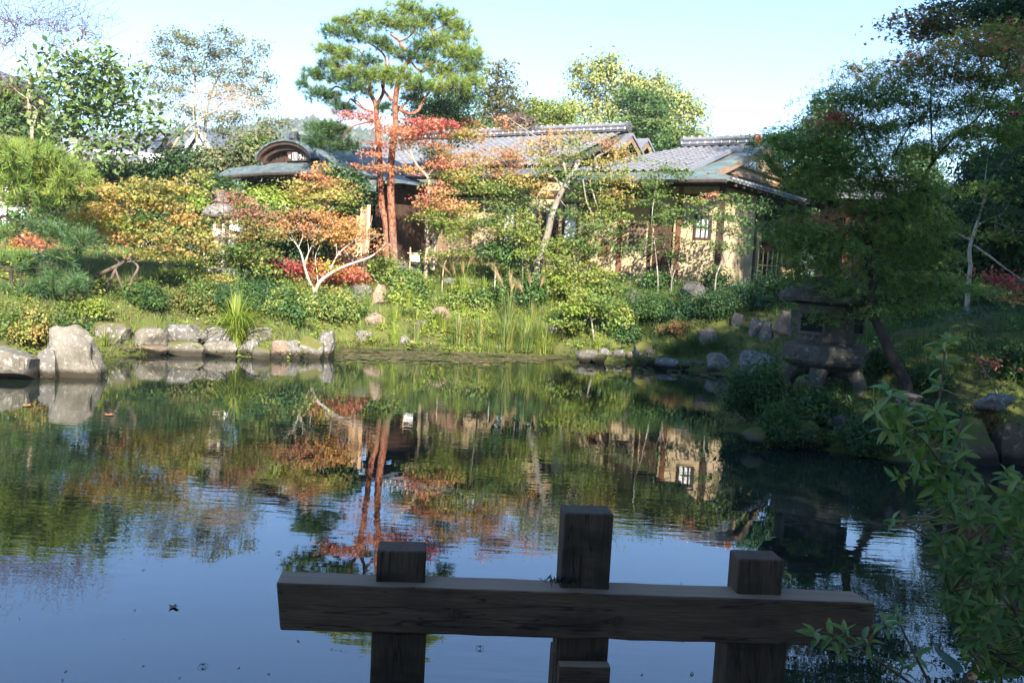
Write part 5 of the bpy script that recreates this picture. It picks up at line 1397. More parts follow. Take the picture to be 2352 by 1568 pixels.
tree('crimson_maple', 'low spreading crimson and rust cutleaf maple under the white branched tree', 'maple', hit(720, 690)[1] + .7, L3([([(760, 1420), (740, 1330), (700, 1260)], 10, 4)]),
     Z3([(620, 1195, 75, 48, 'crimson'), (700, 1235, 90, 45, 'crimson'), (600, 1255, 60, 38, 'red'), (820, 1210, 88, 38, 'redorange'), (760, 1310, 60, 36, 'redorange'), (900, 1290, 115, 45, 'rust'), (1010, 1270, 95, 45, 'redorange'), (1130, 1290, 88, 48, 'red'), (1170, 1330, 58, 36, 'red'), (950, 1390, 120, 50, 'rust'), (820, 1370, 80, 45, 'og'), (650, 1350, 90, 48, 'rustg'), (1060, 1480, 85, 36, 'redorange'), (1000, 1440, 80, 40, 'og'), (1100, 1240, 60, 34, 'redorange'), (700, 1390, 80, 40, 'og')]), size=.075, dens=1.4, wood=BARK_DARK)
tree('red_maple', 'scarlet maple spreading in front of the two pine trunks', 'maple', 24.7,
     L3([([(1665, 1260), (1680, 1000), (1668, 800), (1690, 600), (1600, 480), (1550, 380), (1540, 320), (1420, 270)], 34, 5), ([(1720, 1250), (1730, 1050), (1760, 960)], 46, 36), ([(1600, 470), (1500, 370), (1400, 330)], 10, 4), ([(1400, 470), (1330, 500), (1200, 490)], 7, 3), ([(1545, 330), (1650, 260), (1760, 220)], 9, 3)]),
     Z8([(560, 905, 100, 28, 'red'), (700, 915, 105, 45, 'red'), (800, 965, 80, 45, 'redorange'), (880, 1030, 88, 45, 'redorange'), (980, 1060, 88, 45, 'redorange'), (1060, 1010, 95, 45, 'red'), (1180, 985, 125, 45, 'red'), (1330, 960, 108, 36, 'crimson'), (1250, 1050, 105, 36, 'red'), (1270, 1130, 78, 36, 'redorange'), (1000, 1120, 70, 36, 'orange'), (830, 1130, 78, 36, 'red'), (770, 1200, 65, 28, 'redorange'),
         (690, 1300, 80, 20, 'redorange'), (830, 1300, 88, 32, 'redorange'), (1060, 1340, 78, 34, 'orange'), (1120, 950, 80, 38, 'crimson'), (1120, 1080, 80, 36, 'red'), (1280, 1280, 60, 36, 'red')]), size=.08, dens=.8, wood=BARK_PALE)
tree('green_red_maple', 'green maple with a few red sprays right of the scarlet one', 'maple', 26.6, L8([([(1420, 1600), (1400, 1300), (1380, 1100), (1400, 900)], 14, 5)]),
     Z8([(1350, 860, 115, 55, 'dg'), (1460, 950, 115, 48, 'mg'), (1280, 845, 70, 50, 'dg'), (1480, 1040, 100, 46, 'yo'), (1560, 1070, 80, 45, 'rust'), (1400, 1080, 100, 40, 'mg'), (1225, 1195, 78, 62, 'dg'), (1260, 1280, 70, 45, 'dg'), (1530, 960, 60, 36, 'red'), (1150, 870, 80, 40, 'dg'), (1330, 1180, 70, 50, 'mg')]), size=.085, dens=1.1)
tree('rust_maple', 'rust and red tinted maple filling the view left of the big dark trunk', 'maple', 25.3, L4([([(440, 1180), (435, 800), (430, 600), (400, 450)], 14, 5), ([(435, 800), (540, 650), (600, 560)], 9, 4), ([(430, 620), (300, 520), (180, 480)], 9, 4)]),
     Z4([(95, 480, 105, 72, 'redrust'), (250, 440, 105, 62, 'rust'), (400, 420, 120, 52, 'rust'), (560, 420, 110, 62, 'rust'), (660, 395, 55, 55, 'redrust'), (160, 560, 90, 50, 'yo'), (300, 540, 140, 62, 'yo'), (480, 520, 115, 52, 'og'), (600, 500, 95, 55, 'redrust'), (450, 640, 115, 52, 'yg'), (300, 640, 95, 48, 'yg'), (560, 660, 115, 55, 'mg'), (700, 690, 95, 55, 'mg'), (640, 590, 80, 50, 'yo'), (430, 730, 90, 45, 'mg')]), size=.08, dens=0.73)
tree('slender_maple', 'slender young maple on a single orange stem at the middle bank', 'maple', None, L4([([(122, 1440), (135, 1250), (180, 1110), (165, 1070), (110, 1010), (80, 850), (60, 720)], 12, 3), ([(180, 1105), (245, 1020), (270, 900), (200, 800)], 9, 3)]),
     Z4([(60, 680, 85, 60, 'redrust'), (150, 760, 110, 60, 'rust'), (250, 800, 105, 55, 'yo'), (130, 900, 140, 55, 'yg'), (250, 930, 95, 55, 'yg'), (60, 830, 75, 55, 'yg'), (250, 1010, 85, 45, 'yg'), (270, 1120, 75, 36, 'yg'), (80, 1130, 60, 36, 'yg'), (20, 760, 60, 50, 'rust'), (340, 880, 60, 50, 'yg')]), size=.075, dens=1.05, wood=BARK_PALE)
tree('big_green_maple', 'large maple with dark leaning trunk and orange tipped top branches', 'maple', 25.0,
     L4([([(835, 1210), (900, 1000), (935, 850), (985, 720), (1050, 600), (1130, 560), (1240, 500), (1258, 430), (1340, 380), (1415, 335)], 62, 8), ([(1050, 610), (1085, 540), (1120, 480), (1132, 440)], 40, 34), ([(1050, 590), (1010, 440), (960, 360), (900, 310), (800, 260), (740, 220), (650, 160), (590, 118)], 22, 5), ([(1240, 500), (1320, 490), (1405, 465)], 16, 6),
         ([(1010, 640), (965, 580), (920, 558)], 24, 14), ([(925, 820), (860, 780), (820, 735)], 22, 10), ([(740, 220), (740, 150), (700, 130)], 6, 3), ([(900, 310), (850, 330), (800, 310)], 6, 3)]),
     Z4([(900, 300, 120, 72, 'orange'), (1080, 310, 85, 72, 'yg'), (1290, 300, 110, 55, 'rust'), (980, 420, 110, 72, 'og'), (1150, 420, 95, 60, 'mg'), (1420, 390, 85, 55, 'oy'), (1350, 470, 120, 55, 'yo'), (1520, 400, 65, 45, 'yg'), (860, 470, 75, 55, 'yg'), (820, 600, 100, 72, 'yo'), (1080, 560, 100, 50, 'mg'), (1200, 620, 120, 55, 'mg'),
         (1330, 560, 120, 55, 'yg'), (1480, 600, 110, 62, 'yo'), (1100, 700, 80, 45, 'mg'), (1000, 830, 100, 36, 'mg'), (1300, 760, 110, 62, 'yg'), (1420, 850, 90, 70, 'yg'), (820, 780, 85, 45, 'mg'), (1400, 700, 100, 55, 'og'), (840, 400, 70, 60, 'yo'), (1250, 870, 90, 50, 'yg'), (1330, 950, 90, 50, 'mg'), (1120, 830, 60, 40, 'mg'), (860, 660, 80, 45, 'oy'), (660, 180, 60, 36, 'rust'), (560, 140, 40, 25, 'rust')]), size=.08, dens=0.62, wood=BARK_GREY)
tree('yellow_green_maple', 'yellow green maple with tiered sprays before the white sliding panel', 'maple', 24.0, L4([([(720, 1250), (700, 1080), (660, 960), (600, 860)], 10, 4)]),
     Z4([(560, 900, 120, 62, 'yg'), (700, 855, 100, 52, 'yg'), (640, 980, 120, 62, 'yg'), (780, 940, 75, 52, 'yg'), (760, 1060, 115, 52, 'yg'), (500, 870, 80, 45, 'mg'), (450, 920, 75, 38, 'mg'), (860, 1100, 75, 45, 'yg'), (560, 780, 80, 40, 'mg'), (740, 1130, 80, 40, 'lime')]), size=.08, dens=0.77)
tree('glossy_sapling', 'glossy leaved sapling on a pale stem below the yellow green maple', 'tree', 24.2, L4([([(520, 1240), (515, 1170), (540, 1100), (560, 1060)], 12, 4)]), Z4([(520, 1080, 70, 40, 'g'), (600, 1100, 60, 36, 'g'), (640, 1160, 60, 40, 'dg'), (560, 1140, 70, 36, 'g'), (700, 1200, 50, 36, 'dg'), (450, 1120, 40, 26, 'g')]), leaf='RH', size=.10, dens=1.2, style='ball', leafmat=GLOSSY)
tree('lime_maple', 'lime green young maple low on the bank at the middle', 'maple', None,
     L4([([(1010, 1500), (1012, 1340), (1020, 1240), (1000, 1150)], 14, 5), ([(1016, 1300), (1100, 1200), (1140, 1080), (1190, 960)], 8, 3)]),
     Z4([(1020, 1220, 100, 72, 'yg'), (1150, 1300, 150, 100, 'yg'), (1050, 1400, 110, 80, 'yg'), (1280, 1330, 115, 95, 'yg'), (1180, 1430, 140, 72, 'lime'), (1340, 1350, 80, 62, 'mg'), (960, 1180, 58, 52, 'yg'), (1150, 1030, 90, 60, 'mg'), (1200, 940, 85, 52, 'mg'), (1090, 1110, 80, 52, 'yg'), (1000, 1060, 60, 60, 'yg'), (1000, 1320, 80, 60, 'lime'), (1250, 1100, 80, 50, 'mg')]), size=.075, dens=0.94)
tree('leaning_sapling', 'thin leaning sapling in front of the glossy shrubs at the right bank', 'maple', None, [([(1364, 781), (1358, 735), (1348, 700)], 6, 3)], [(1350, 690, 34, 22, 'yg'), (1376, 700, 26, 18, 'mg'), (1330, 704, 24, 16, 'lime'), (1310, 742, 34, 12, 'yg'), (1382, 720, 18, 12, 'yg')], size=.075, dens=1.2)
tree('twin_stem_maple', 'green maple on twin grey stems in front of the tea house door', 'maple', None,
     L5([([(425, 1440), (425, 1300), (400, 1050), (380, 900), (400, 700), (430, 550)], 13, 4), ([(525, 1440), (530, 1320), (580, 1180), (612, 1080), (650, 950)], 13, 4), ([(530, 1320), (510, 1230), (480, 1100), (470, 950)], 8, 3)]),
     Z5([(420, 520, 78, 72, 'mg'), (540, 505, 78, 45, 'mg'), (380, 620, 85, 55, 'mg'), (600, 550, 65, 36, 'mg'), (430, 700, 95, 55, 'mg'), (330, 740, 85, 45, 'mg'), (450, 870, 95, 55, 'mg'), (540, 900, 78, 45, 'mg'), (250, 1100, 100, 42, 'g'), (350, 1050, 75, 45, 'g'), (470, 1020, 85, 42, 'mg'), (560, 1120, 75, 42, 'g'), (620, 1060, 65, 36, 'g'), (600, 1190, 40, 36, 'g'), (480, 770, 60, 40, 'mg'), (660, 920, 60, 50, 'g'), (560, 820, 60, 40, 'mg')]), size=.075, dens=0.50)
tree('corner_maple', 'green maple with forked stem before the corner of the tea house', 'maple', None,
     L5([([(842, 1490), (855, 1300), (885, 1220), (902, 1120), (905, 980), (890, 850), (870, 770)], 15, 4), ([(885, 1222), (940, 1180), (970, 1110), (1040, 1080)], 9, 3), ([(904, 1000), (960, 900), (1010, 850)], 7, 3), ([(905, 1060), (850, 1000), (800, 940)], 6, 3)]),
     Z5([(680, 742, 75, 36, 'yg'), (800, 690, 46, 34, 'redrust'), (900, 735, 115, 52, 'mg'), (1050, 740, 65, 46, 'mg'), (750, 820, 105, 46, 'mg'), (870, 855, 110, 52, 'mg'), (1000, 870, 100, 52, 'g'), (1130, 840, 85, 52, 'dg'), (780, 930, 85, 42, 'g'), (950, 955, 85, 42, 'g'), (1060, 1000, 75, 42, 'g'), (830, 1060, 75, 36, 'g'), (940, 1090, 85, 34, 'g'), (1050, 1095, 55, 34, 'g'), (850, 1250, 62, 26, 'mg'), (1200, 760, 62, 36, 'dg')]), size=.075, dens=0.50)

# background trees, left
def twigs_all(rng, ac, paths, twl, d, s):
    for Q, r in list(paths)[1:] + [(paths[0][0][len(paths[0][0]) // 2:], paths[0][1])]:
        for _ in range(15):
            c = Q[rng.integers(len(Q) // 3, len(Q))]
            for _ in range(3):
                q = c + norm(rng.normal(size=3) * np.array([1, .6, .7]) + np.array([0, 0, .7])) * rng.uniform(.3, .9)
                V, F = tube_np(np.array([c, (c + q) / 2 + rng.normal(size=3) * .08, q]), [.009, .007, .004], 3); ac.add(V, [F], np.tile(np.array(PAL['twig'][rng.integers(2)]), (len(V), 1))); c = q
tree('bare_myrtle', 'bare pale barked tree with twiggy leafless crown at the far left', 'tree', 31,
     L1([([(245, 1250), (250, 1000), (230, 850), (235, 660), (300, 620), (350, 540), (392, 480), (450, 440), (540, 390), (600, 350), (700, 330), (800, 345)], 34, 5), ([(235, 660), (200, 550), (155, 490), (60, 430), (0, 330), (-20, 300)], 22, 5), ([(185, 500), (200, 350), (130, 270), (110, 180)], 10, 4), ([(392, 480), (350, 400), (330, 330), (290, 170)], 12, 4), ([(450, 440), (490, 350), (520, 200)], 9, 3), ([(268, 970), (290, 880), (250, 820)], 16, 8), ([(228, 780), (150, 730), (110, 690), (60, 640)], 9, 4), ([(245, 760), (300, 800), (340, 830), (430, 810)], 8, 3), ([(600, 350), (650, 290), (660, 230)], 7, 3)]),
     Z1([(40, 160, 70, 60, 'twig'), (130, 220, 80, 70, 'twig'), (220, 200, 80, 70, 'twig'), (310, 180, 80, 60, 'twig'), (420, 230, 80, 60, 'twig'), (520, 220, 70, 50, 'twig'), (640, 260, 80, 45, 'twig'), (740, 350, 70, 40, 'twig'), (60, 330, 70, 60, 'twig'), (250, 320, 90, 60, 'twig'), (450, 330, 80, 50, 'twig'), (40, 600, 60, 45, 'twig'), (600, 320, 70, 40, 'twig')]), leaf='RH', size=.09, dens=.035, wood=BARK_PALE, style='spray', extra=twigs_all)
tree('loquat', 'dense evergreen with large drooping glossy leaves behind the bare tree', 'tree', 29.5,
     L1([([(640, 1420), (640, 1250), (620, 1000), (650, 800), (700, 600), (760, 500)], 22, 6), ([(630, 1100), (760, 950), (900, 800)], 12, 5), ([(640, 1200), (850, 1120), (1050, 1000)], 12, 5), ([(625, 1000), (500, 850), (420, 700)], 10, 4)]),
     Z1([(600, 500, 115, 70, 'magn'), (800, 490, 120, 80, 'magn'), (900, 590, 100, 80, 'magn'), (650, 620, 115, 80, 'magn'), (420, 640, 110, 55, 'magn'), (550, 720, 115, 72, 'magn'), (760, 700, 120, 72, 'magn'), (1000, 690, 75, 62, 'magn'), (1060, 830, 100, 62, 'magn'), (500, 850, 115, 72, 'magn'), (700, 830, 115, 80, 'magn'), (880, 800, 100, 72, 'magn'), (430, 980, 115, 72, 'magn'), (650, 960, 130, 62, 'magn'), (850, 950, 95, 55, 'magn'), (1080, 960, 110, 62, 'magn'), (1180, 1050, 95, 62, 'magn'), (550, 1080, 100, 62, 'magn'), (1030, 1130, 100, 52, 'magn'), (880, 1170, 95, 52, 'magn'), (400, 1120, 100, 62, 'magn'), (500, 1280, 110, 52, 'magn'), (950, 1270, 100, 52, 'magn'), (350, 430, 55, 45, 'magn'), (230, 620, 55, 38, 'magn'), (330, 1230, 75, 52, 'magn'), (700, 1250, 120, 52, 'magn')]),
     leaf='RH', size=.24, dens=.6, style='spray', leafmat=GLOSSY)
tree('edge_evergreen', 'bushy evergreen at the left edge in front of the white house', 'tree', 33, [([(40, 520), (40, 380), (45, 290)], 10, 4)], [(20, 250, 46, 28, 'mg'), (60, 240, 40, 26, 'mg'), (30, 290, 50, 28, 'g'), (70, 290, 40, 28, 'dg'), (20, 212, 34, 20, 'yg'), (90, 330, 40, 30, 'dg'), (24, 330, 50, 30, 'olive'), (110, 380, 40, 30, 'dg'), (130, 430, 50, 30, 'dg'), (60, 380, 50, 30, 'dg'), (10, 380, 40, 36, 'dg')], leaf='RH', size=.16, dens=1.3, style='ball')
tree('olive_tree', 'tall open crowned tree with thin olive foliage left of the entrance roof', 'tree', 38,
     L1([([(1545, 1350), (1540, 1050), (1520, 850), (1530, 650), (1500, 450), (1420, 310)], 30, 5), ([(1612, 1300), (1610, 950), (1650, 750), (1750, 520), (1830, 340)], 30, 5), ([(1525, 850), (1400, 820), (1280, 860), (1180, 800)], 12, 4), ([(1520, 860), (1350, 770), (1180, 740)], 9, 4), ([(1640, 780), (1800, 700), (1980, 620)], 10, 4), ([(1540, 700), (1420, 560), (1260, 420)], 10, 4), ([(1700, 620), (1900, 480), (2030, 390)], 8, 3), ([(1620, 950), (1800, 900), (1950, 820)], 9, 3)]),
     Z1([(1400, 290, 100, 55, 'olive'), (1250, 330, 70, 60, 'olive'), (1480, 350, 80, 50, 'olive'), (1650, 320, 70, 60, 'olive'), (1780, 250, 60, 45, 'olive'), (1850, 330, 70, 50, 'olive'), (2040, 380, 52, 52, 'olive'), (1290, 430, 90, 50, 'olive'), (1450, 470, 100, 50, 'olive'), (1650, 420, 100, 60, 'olive'), (1800, 420, 90, 50, 'olive'), (1950, 480, 70, 50, 'olive'), (1150, 530, 80, 50, 'olive'), (1340, 570, 110, 60, 'olive'), (1550, 560, 110, 50, 'olive'), (1750, 560, 110, 50, 'olive'), (1950, 580, 100, 50, 'olive'), (2100, 620, 52, 50, 'olive'), (1200, 680, 100, 50, 'olive'), (1400, 700, 110, 50, 'olive'), (1800, 680, 120, 50, 'olive'), (2000, 700, 110, 50, 'olive'), (1250, 820, 90, 42, 'olive'), (1450, 880, 100, 50, 'olive'), (1700, 920, 100, 50, 'olive'), (1850, 920, 120, 50, 'olive'), (2050, 800, 70, 50, 'olive'), (1950, 1080, 100, 60, 'olive'), (1750, 1050, 90, 50, 'olive'), (1450, 1000, 110, 42, 'olive'), (2100, 950, 70, 42, 'olive'), (2200, 960, 55, 36, 'olive')]),
     leaf='RH', size=.12, dens=.36, style='spray', wood=BARK_GREY)
tree('dark_shrubbery_tree', 'dark low trees under the leaning bare branch by the entrance', 'tree', 30, [([(430, 470), (430, 420), (435, 390)], 8, 4)], [(440, 370, 60, 24, 'dg'), (390, 385, 50, 24, 'dg'), (500, 370, 50, 26, 'olive'), (560, 352, 40, 22, 'olive'), (460, 400, 60, 26, 'dg'), (540, 386, 40, 22, 'mg'), (590, 340, 34, 22, 'mg'), (610, 320, 30, 22, 'olive')], leaf='RH', size=.13, dens=1.0, style='ball')
def twig_spray(rng, ac, paths, twl, d, s):
    for _ in range(150):
        c = at(1000 / 1 * 0 + rng.normal(530, 42), rng.normal(232, 20), d + rng.normal(0, .5)); a = rng.uniform(-.5, 3.6)
        q = c + np.array([math.cos(a), rng.normal() * .3, abs(math.sin(a)) * .6]) * rng.uniform(.3, .8)
        twl.append((np.array([c, (c + q) / 2 + rng.normal(size=3) * .06, q]), .012))
tree('leaning_myrtle', 'smooth pale trunk leaning right with a bare white twigged head', 'tree', 32,
     L1([([(700, 1420), (850, 1320), (1090, 1330), (1230, 1290), (1330, 1210), (1380, 1110), (1440, 1040), (1530, 960), (1620, 900), (1700, 870), (1800, 865), (1900, 872)], 34, 6), ([(1560, 950), (1600, 860), (1590, 790)], 10, 4), ([(1670, 880), (1750, 800), (1800, 790), (1890, 750), (2010, 770), (2050, 790)], 10, 4), ([(1310, 1220), (1290, 1150), (1270, 1100)], 8, 4), ([(1530, 960), (1515, 900), (1515, 840)], 10, 4), ([(1320, 1210), (1180, 1200), (1060, 1230)], 11, 5), ([(1900, 750), (1950, 830), (2000, 840)], 6, 3), ([(1790, 790), (1700, 760), (1560, 690)], 7, 3), ([(1810, 790), (1760, 720), (1830, 680)], 7, 3)]),
     Z1([(1800, 780, 170, 60, 'rust'), (1650, 760, 100, 50, 'olive'), (1950, 800, 90, 40, 'rust'), (1300, 1120, 60, 40, 'rust')]), leaf='RH', size=.09, dens=.05, wood=BARK_PALE, style='spray', extra=twig_spray)
# background trees, right of the pines
def fir():
    d = 45; rng = np.random.default_rng(60); cl = []
    for v in np.linspace(152, 330, 16):
        k = (v - 146) / 180; hw_ = 5 + 52 * k ** .85
        for sg in (-1, 1):
            n = 1 + int(k * 3)
            for j in range(n): cl.append((1145 + .02 * (v - 150) * 0 + sg * hw_ * (j + .7) / n * rng.uniform(.75, 1.1), v + rng.normal() * 3 - 4 * (j + .7) / n, 9 + 7 * k, 3.6, 'fir', rng.normal() * .9 * k))
    tree('fir_tree', 'dark pointed fir rising right of the pine crown', 'fir', d, [([(1132, 420), (1136, 300), (1142, 220), (1145, 150)], 10, 2)], cl, leaf='RH', size=.2, dens=1.5, style='pad', wood=BARK_DARK)
fir()
tree('camphor_tree', 'huge rounded yellow green tree behind the tea house roof', 'tree', 55, L7([([(880, 1100), (870, 800), (865, 580), (850, 450)], 26, 8), ([(868, 720), (800, 620), (730, 560)], 12, 5), ([(1200, 1150), (1250, 850), (1400, 650), (1480, 550)], 24, 8), ([(1350, 900), (1550, 820), (1700, 760)], 14, 5), ([(870, 650), (960, 520), (1000, 400)], 12, 5)]),
     Z7([(900, 360, 115, 62, 'ygp'), (1000, 325, 75, 45, 'ygp'), (720, 400, 100, 52, 'ygp'), (850, 460, 120, 62, 'ygp'), (1000, 450, 110, 62, 'ygp'), (700, 555, 85, 45, 'ygp'), (850, 600, 125, 52, 'olive'), (1100, 490, 120, 72, 'ygp'), (1250, 515, 120, 62, 'ygp'), (1430, 510, 95, 55, 'ygp'), (1350, 600, 120, 62, 'ygp'), (1500, 620, 115, 62, 'ygp'), (1620, 660, 85, 55, 'ygp'), (1700, 720, 95, 62, 'ygp'), (1770, 780, 55, 55, 'ygp'), (1550, 760, 120, 62, 'ygp'), (1650, 850, 100, 55, 'ygp'), (1050, 620, 110, 60, 'ygp'), (700, 750, 120, 62, 'ygp'), (900, 750, 120, 62, 'ygp'), (600, 740, 75, 55, 'ygp'), (1050, 740, 110, 62, 'ygp'), (1600, 950, 115, 55, 'ygp'), (1800, 1000, 85, 55, 'ygp'), (800, 880, 120, 52, 'ygp'), (600, 880, 120, 52, 'ygp'), (1000, 880, 125, 62, 'ygp'), (1300, 900, 125, 52, 'ygp'), (1200, 800, 120, 62, 'ygp'), (1450, 1000, 95, 62, 'ygp'), (1450, 850, 110, 62, 'ygp'), (1200, 650, 110, 60, 'ygp')]),
     leaf='RH', size=.22, dens=0.75, style='ball', wood=BARK_GREY)
tree('cedar_tree', 'green conifer with a bare grey trunk in front of the huge rounded tree', 'tree', 49, L7([([(1160, 1050), (1165, 900), (1185, 620)], 16, 8), ([(1170, 720), (1260, 710), (1330, 690)], 6, 3)]), Z7([(1200, 610, 75, 50, 'firg'), (1150, 690, 90, 42, 'dg'), (1310, 650, 105, 36, 'firg'), (1400, 680, 75, 36, 'firg'), (1290, 760, 110, 42, 'firg'), (1380, 760, 95, 42, 'firg'), (1270, 870, 120, 42, 'firg'), (1060, 910, 110, 42, 'firg'), (1330, 950, 115, 52, 'firg'), (1150, 940, 100, 42, 'dg'), (1420, 900, 80, 50, 'firg'), (1280, 1010, 120, 50, 'firg'), (1100, 1000, 90, 42, 'firg')]), leaf='RH', size=.2, dens=1.4, style='pad', wood=BARK_GREY)
tree('pollarded_cedar', 'yellow green conifer with a broken top behind the main roof ridge', 'tree', 47, L7([([(400, 1100), (395, 900), (385, 770), (370, 700)], 12, 7), ([(395, 790), (420, 760), (435, 730)], 9, 5)]), Z7([(280, 700, 75, 52, 'yg'), (200, 790, 85, 45, 'yg'), (432, 722, 38, 36, 'yg'), (510, 830, 100, 55, 'yg'), (430, 900, 105, 55, 'yg'), (250, 830, 95, 55, 'mg'), (560, 760, 75, 52, 'yg'), (300, 920, 100, 50, 'mg'), (140, 900, 80, 50, 'mg'), (560, 920, 90, 50, 'yg'), (330, 780, 40, 60, 'yg')]), leaf='RH', size=.18, dens=1.3, style='pad')
tree('bare_topped_maple', 'maple with bare reddish twigs before the roof ridge', 'maple', 27.5, L7([([(300, 1250), (240, 960), (180, 870), (90, 820), (20, 810)], 9, 3)]), Z7([(100, 850, 90, 42, 'twig'), (220, 860, 80, 42, 'twig'), (60, 920, 70, 36, 'rust'), (250, 900, 60, 40, 'twig')]), leaf='RH', size=.06, dens=.5, style='spray')
tree('dark_round_tree', 'dark green rounded tree between the two tiled roofs', 'tree', 41, L7([([(1600, 1300), (1600, 1150), (1590, 1060)], 10, 4)]), Z7([(1600, 1070, 130, 62, 'mg'), (1450, 1110, 100, 52, 'g'), (1750, 1055, 95, 55, 'mg'), (1550, 1150, 110, 52, 'dg'), (1700, 1120, 95, 45, 'g'), (1640, 1000, 80, 40, 'mg')]), leaf='RH', size=.18, dens=1.4, style='ball')
tree('myrtle_behind', 'loose green tree filling the gap behind the pine trunks', 'tree', 40, [([(1010, 470), (1010, 360), (1005, 300)], 8, 4)], [(1000, 250, 44, 24, 'dg'), (1040, 232, 40, 22, 'dg'), (960, 300, 50, 26, 'g'), (1030, 290, 44, 26, 'mg'), (1080, 290, 40, 26, 'g'), (1100, 330, 40, 20, 'dg'), (1200, 300, 40, 20, 'g')], leaf='RH', size=.15, dens=1.0, style='pad')

# the large dark maple on the right and what stands behind it
tree('large_maple', 'large dark green maple overhanging the right of the pond', 'maple', 13.1,
     [([(2084, 892), (2052, 828), (2031, 780), (2013, 737), (2001, 722), (1998, 682), (2008, 641), (1994, 608), (1997, 561), (1987, 539), (2010, 500), (2060, 480)], 28, 13), ([(2001, 735), (2022, 717), (2026, 690)], 12, 7)] +
     LA([([(1080, 1310), (1150, 1300), (1250, 1100), (1330, 980), (1450, 850), (1600, 720), (1740, 480), (1775, 380)], 24, 7), ([(1000, 1180), (930, 990), (880, 880), (860, 720), (850, 560)], 14, 5), ([(940, 1060), (820, 1050), (620, 1010), (530, 980), (350, 930)], 11, 4), ([(1050, 1000), (1130, 830), (1180, 760), (1200, 600)], 12, 5), ([(1300, 1040), (1290, 560), (1340, 430), (1450, 340)], 12, 4), ([(1080, 1310), (800, 1350), (620, 1400), (450, 1390)], 12, 4)]),
     ZA([(860, 450, 95, 45, 'dmr'), (1000, 520, 95, 45, 'dmr'), (780, 560, 90, 45, 'dm'), (700, 640, 80, 50, 'dm'), (1150, 480, 95, 45, 'dmr'), (1280, 430, 90, 45, 'dmr'), (1250, 355, 72, 36, 'dmr'), (1350, 320, 80, 40, 'dmr'), (1500, 290, 105, 55, 'dmr'), (1620, 330, 100, 55, 'dmr'), (1750, 300, 100, 62, 'dmr'), (1800, 210, 80, 52, 'dmr'), (1660, 210, 80, 45, 'dmr'),
         (900, 640, 120, 62, 'dm'), (1050, 620, 105, 55, 'dm'), (700, 740, 72, 52, 'red'), (1200, 600, 110, 62, 'dm'), (1400, 480, 120, 62, 'dmr'), (1600, 480, 120, 72, 'dm'), (1780, 480, 100, 72, 'dmr'), (1330, 700, 100, 55, 'dm'), (1500, 640, 110, 62, 'dm'), (1700, 650, 120, 80, 'dm'), (650, 800, 95, 52, 'dmr'), (820, 780, 120, 62, 'dm'), (980, 800, 110, 55, 'dm'), (1150, 780, 85, 50, 'dm'),
         (560, 900, 100, 45, 'dm'), (420, 860, 90, 38, 'dm'), (300, 880, 82, 36, 'dm'), (430, 930, 100, 45, 'dm'), (700, 930, 125, 55, 'dm'), (900, 920, 120, 55, 'dm'), (300, 1000, 72, 36, 'dm'), (450, 1050, 100, 55, 'dm'), (600, 1050, 120, 62, 'dm'), (780, 1060, 120, 55, 'dm'), (950, 1050, 110, 55, 'dm'), (1080, 970, 70, 45, 'dm'), (520, 1150, 95, 50, 'dm'), (680, 1180, 95, 55, 'dm'), (850, 1150, 100, 55, 'dm'), (1000, 1150, 100, 55, 'dm'), (1150, 1120, 80, 52, 'dm'),
         (1350, 930, 110, 62, 'dm'), (1500, 850, 120, 62, 'dm'), (1650, 820, 120, 72, 'dm'), (1800, 800, 80, 82, 'dm'), (1250, 1200, 110, 52, 'dm'), (800, 1330, 100, 45, 'dmr'), (640, 1360, 55, 42, 'redrust'), (950, 1280, 100, 52, 'dm'), (1100, 1250, 100, 52, 'dm'), (1250, 1350, 110, 62, 'dm'), (430, 1330, 72, 36, 'mg'), (350, 1420, 72, 46, 'dm'), (480, 1440, 95, 55, 'dm'), (600, 1480, 95, 55, 'dm'), (750, 1440, 100, 50, 'rustg'), (900, 1450, 110, 52, 'dm'), (1050, 1420, 110, 52, 'dm'), (1200, 1470, 110, 52, 'dm'), (1350, 1420, 82, 52, 'dm')]) +
     Z6([(230, 60, 90, 45, 'dm'), (330, 150, 100, 52, 'dm'), (450, 230, 110, 52, 'dm'), (330, 280, 100, 45, 'dm'), (550, 150, 100, 52, 'dm'), (560, 350, 82, 45, 'dm'), (620, 420, 72, 36, 'dm'), (300, 350, 82, 36, 'dm'), (490, 575, 72, 30, 'dm'), (900, 150, 130, 72, 'dm'), (850, 300, 120, 52, 'dm'), (980, 385, 120, 52, 'dm'), (850, 460, 100, 45, 'dm'), (780, 525, 82, 42, 'dm'), (1000, 480, 100, 52, 'dm'), (1150, 330, 110, 52, 'dm'), (1100, 180, 120, 52, 'dm'), (1260, 380, 110, 45, 'dm'), (1400, 400, 90, 38, 'dm')]),
     leaf='M5', size=.09, dens=2.0, wood=BARK_DARK, depth=1.5)
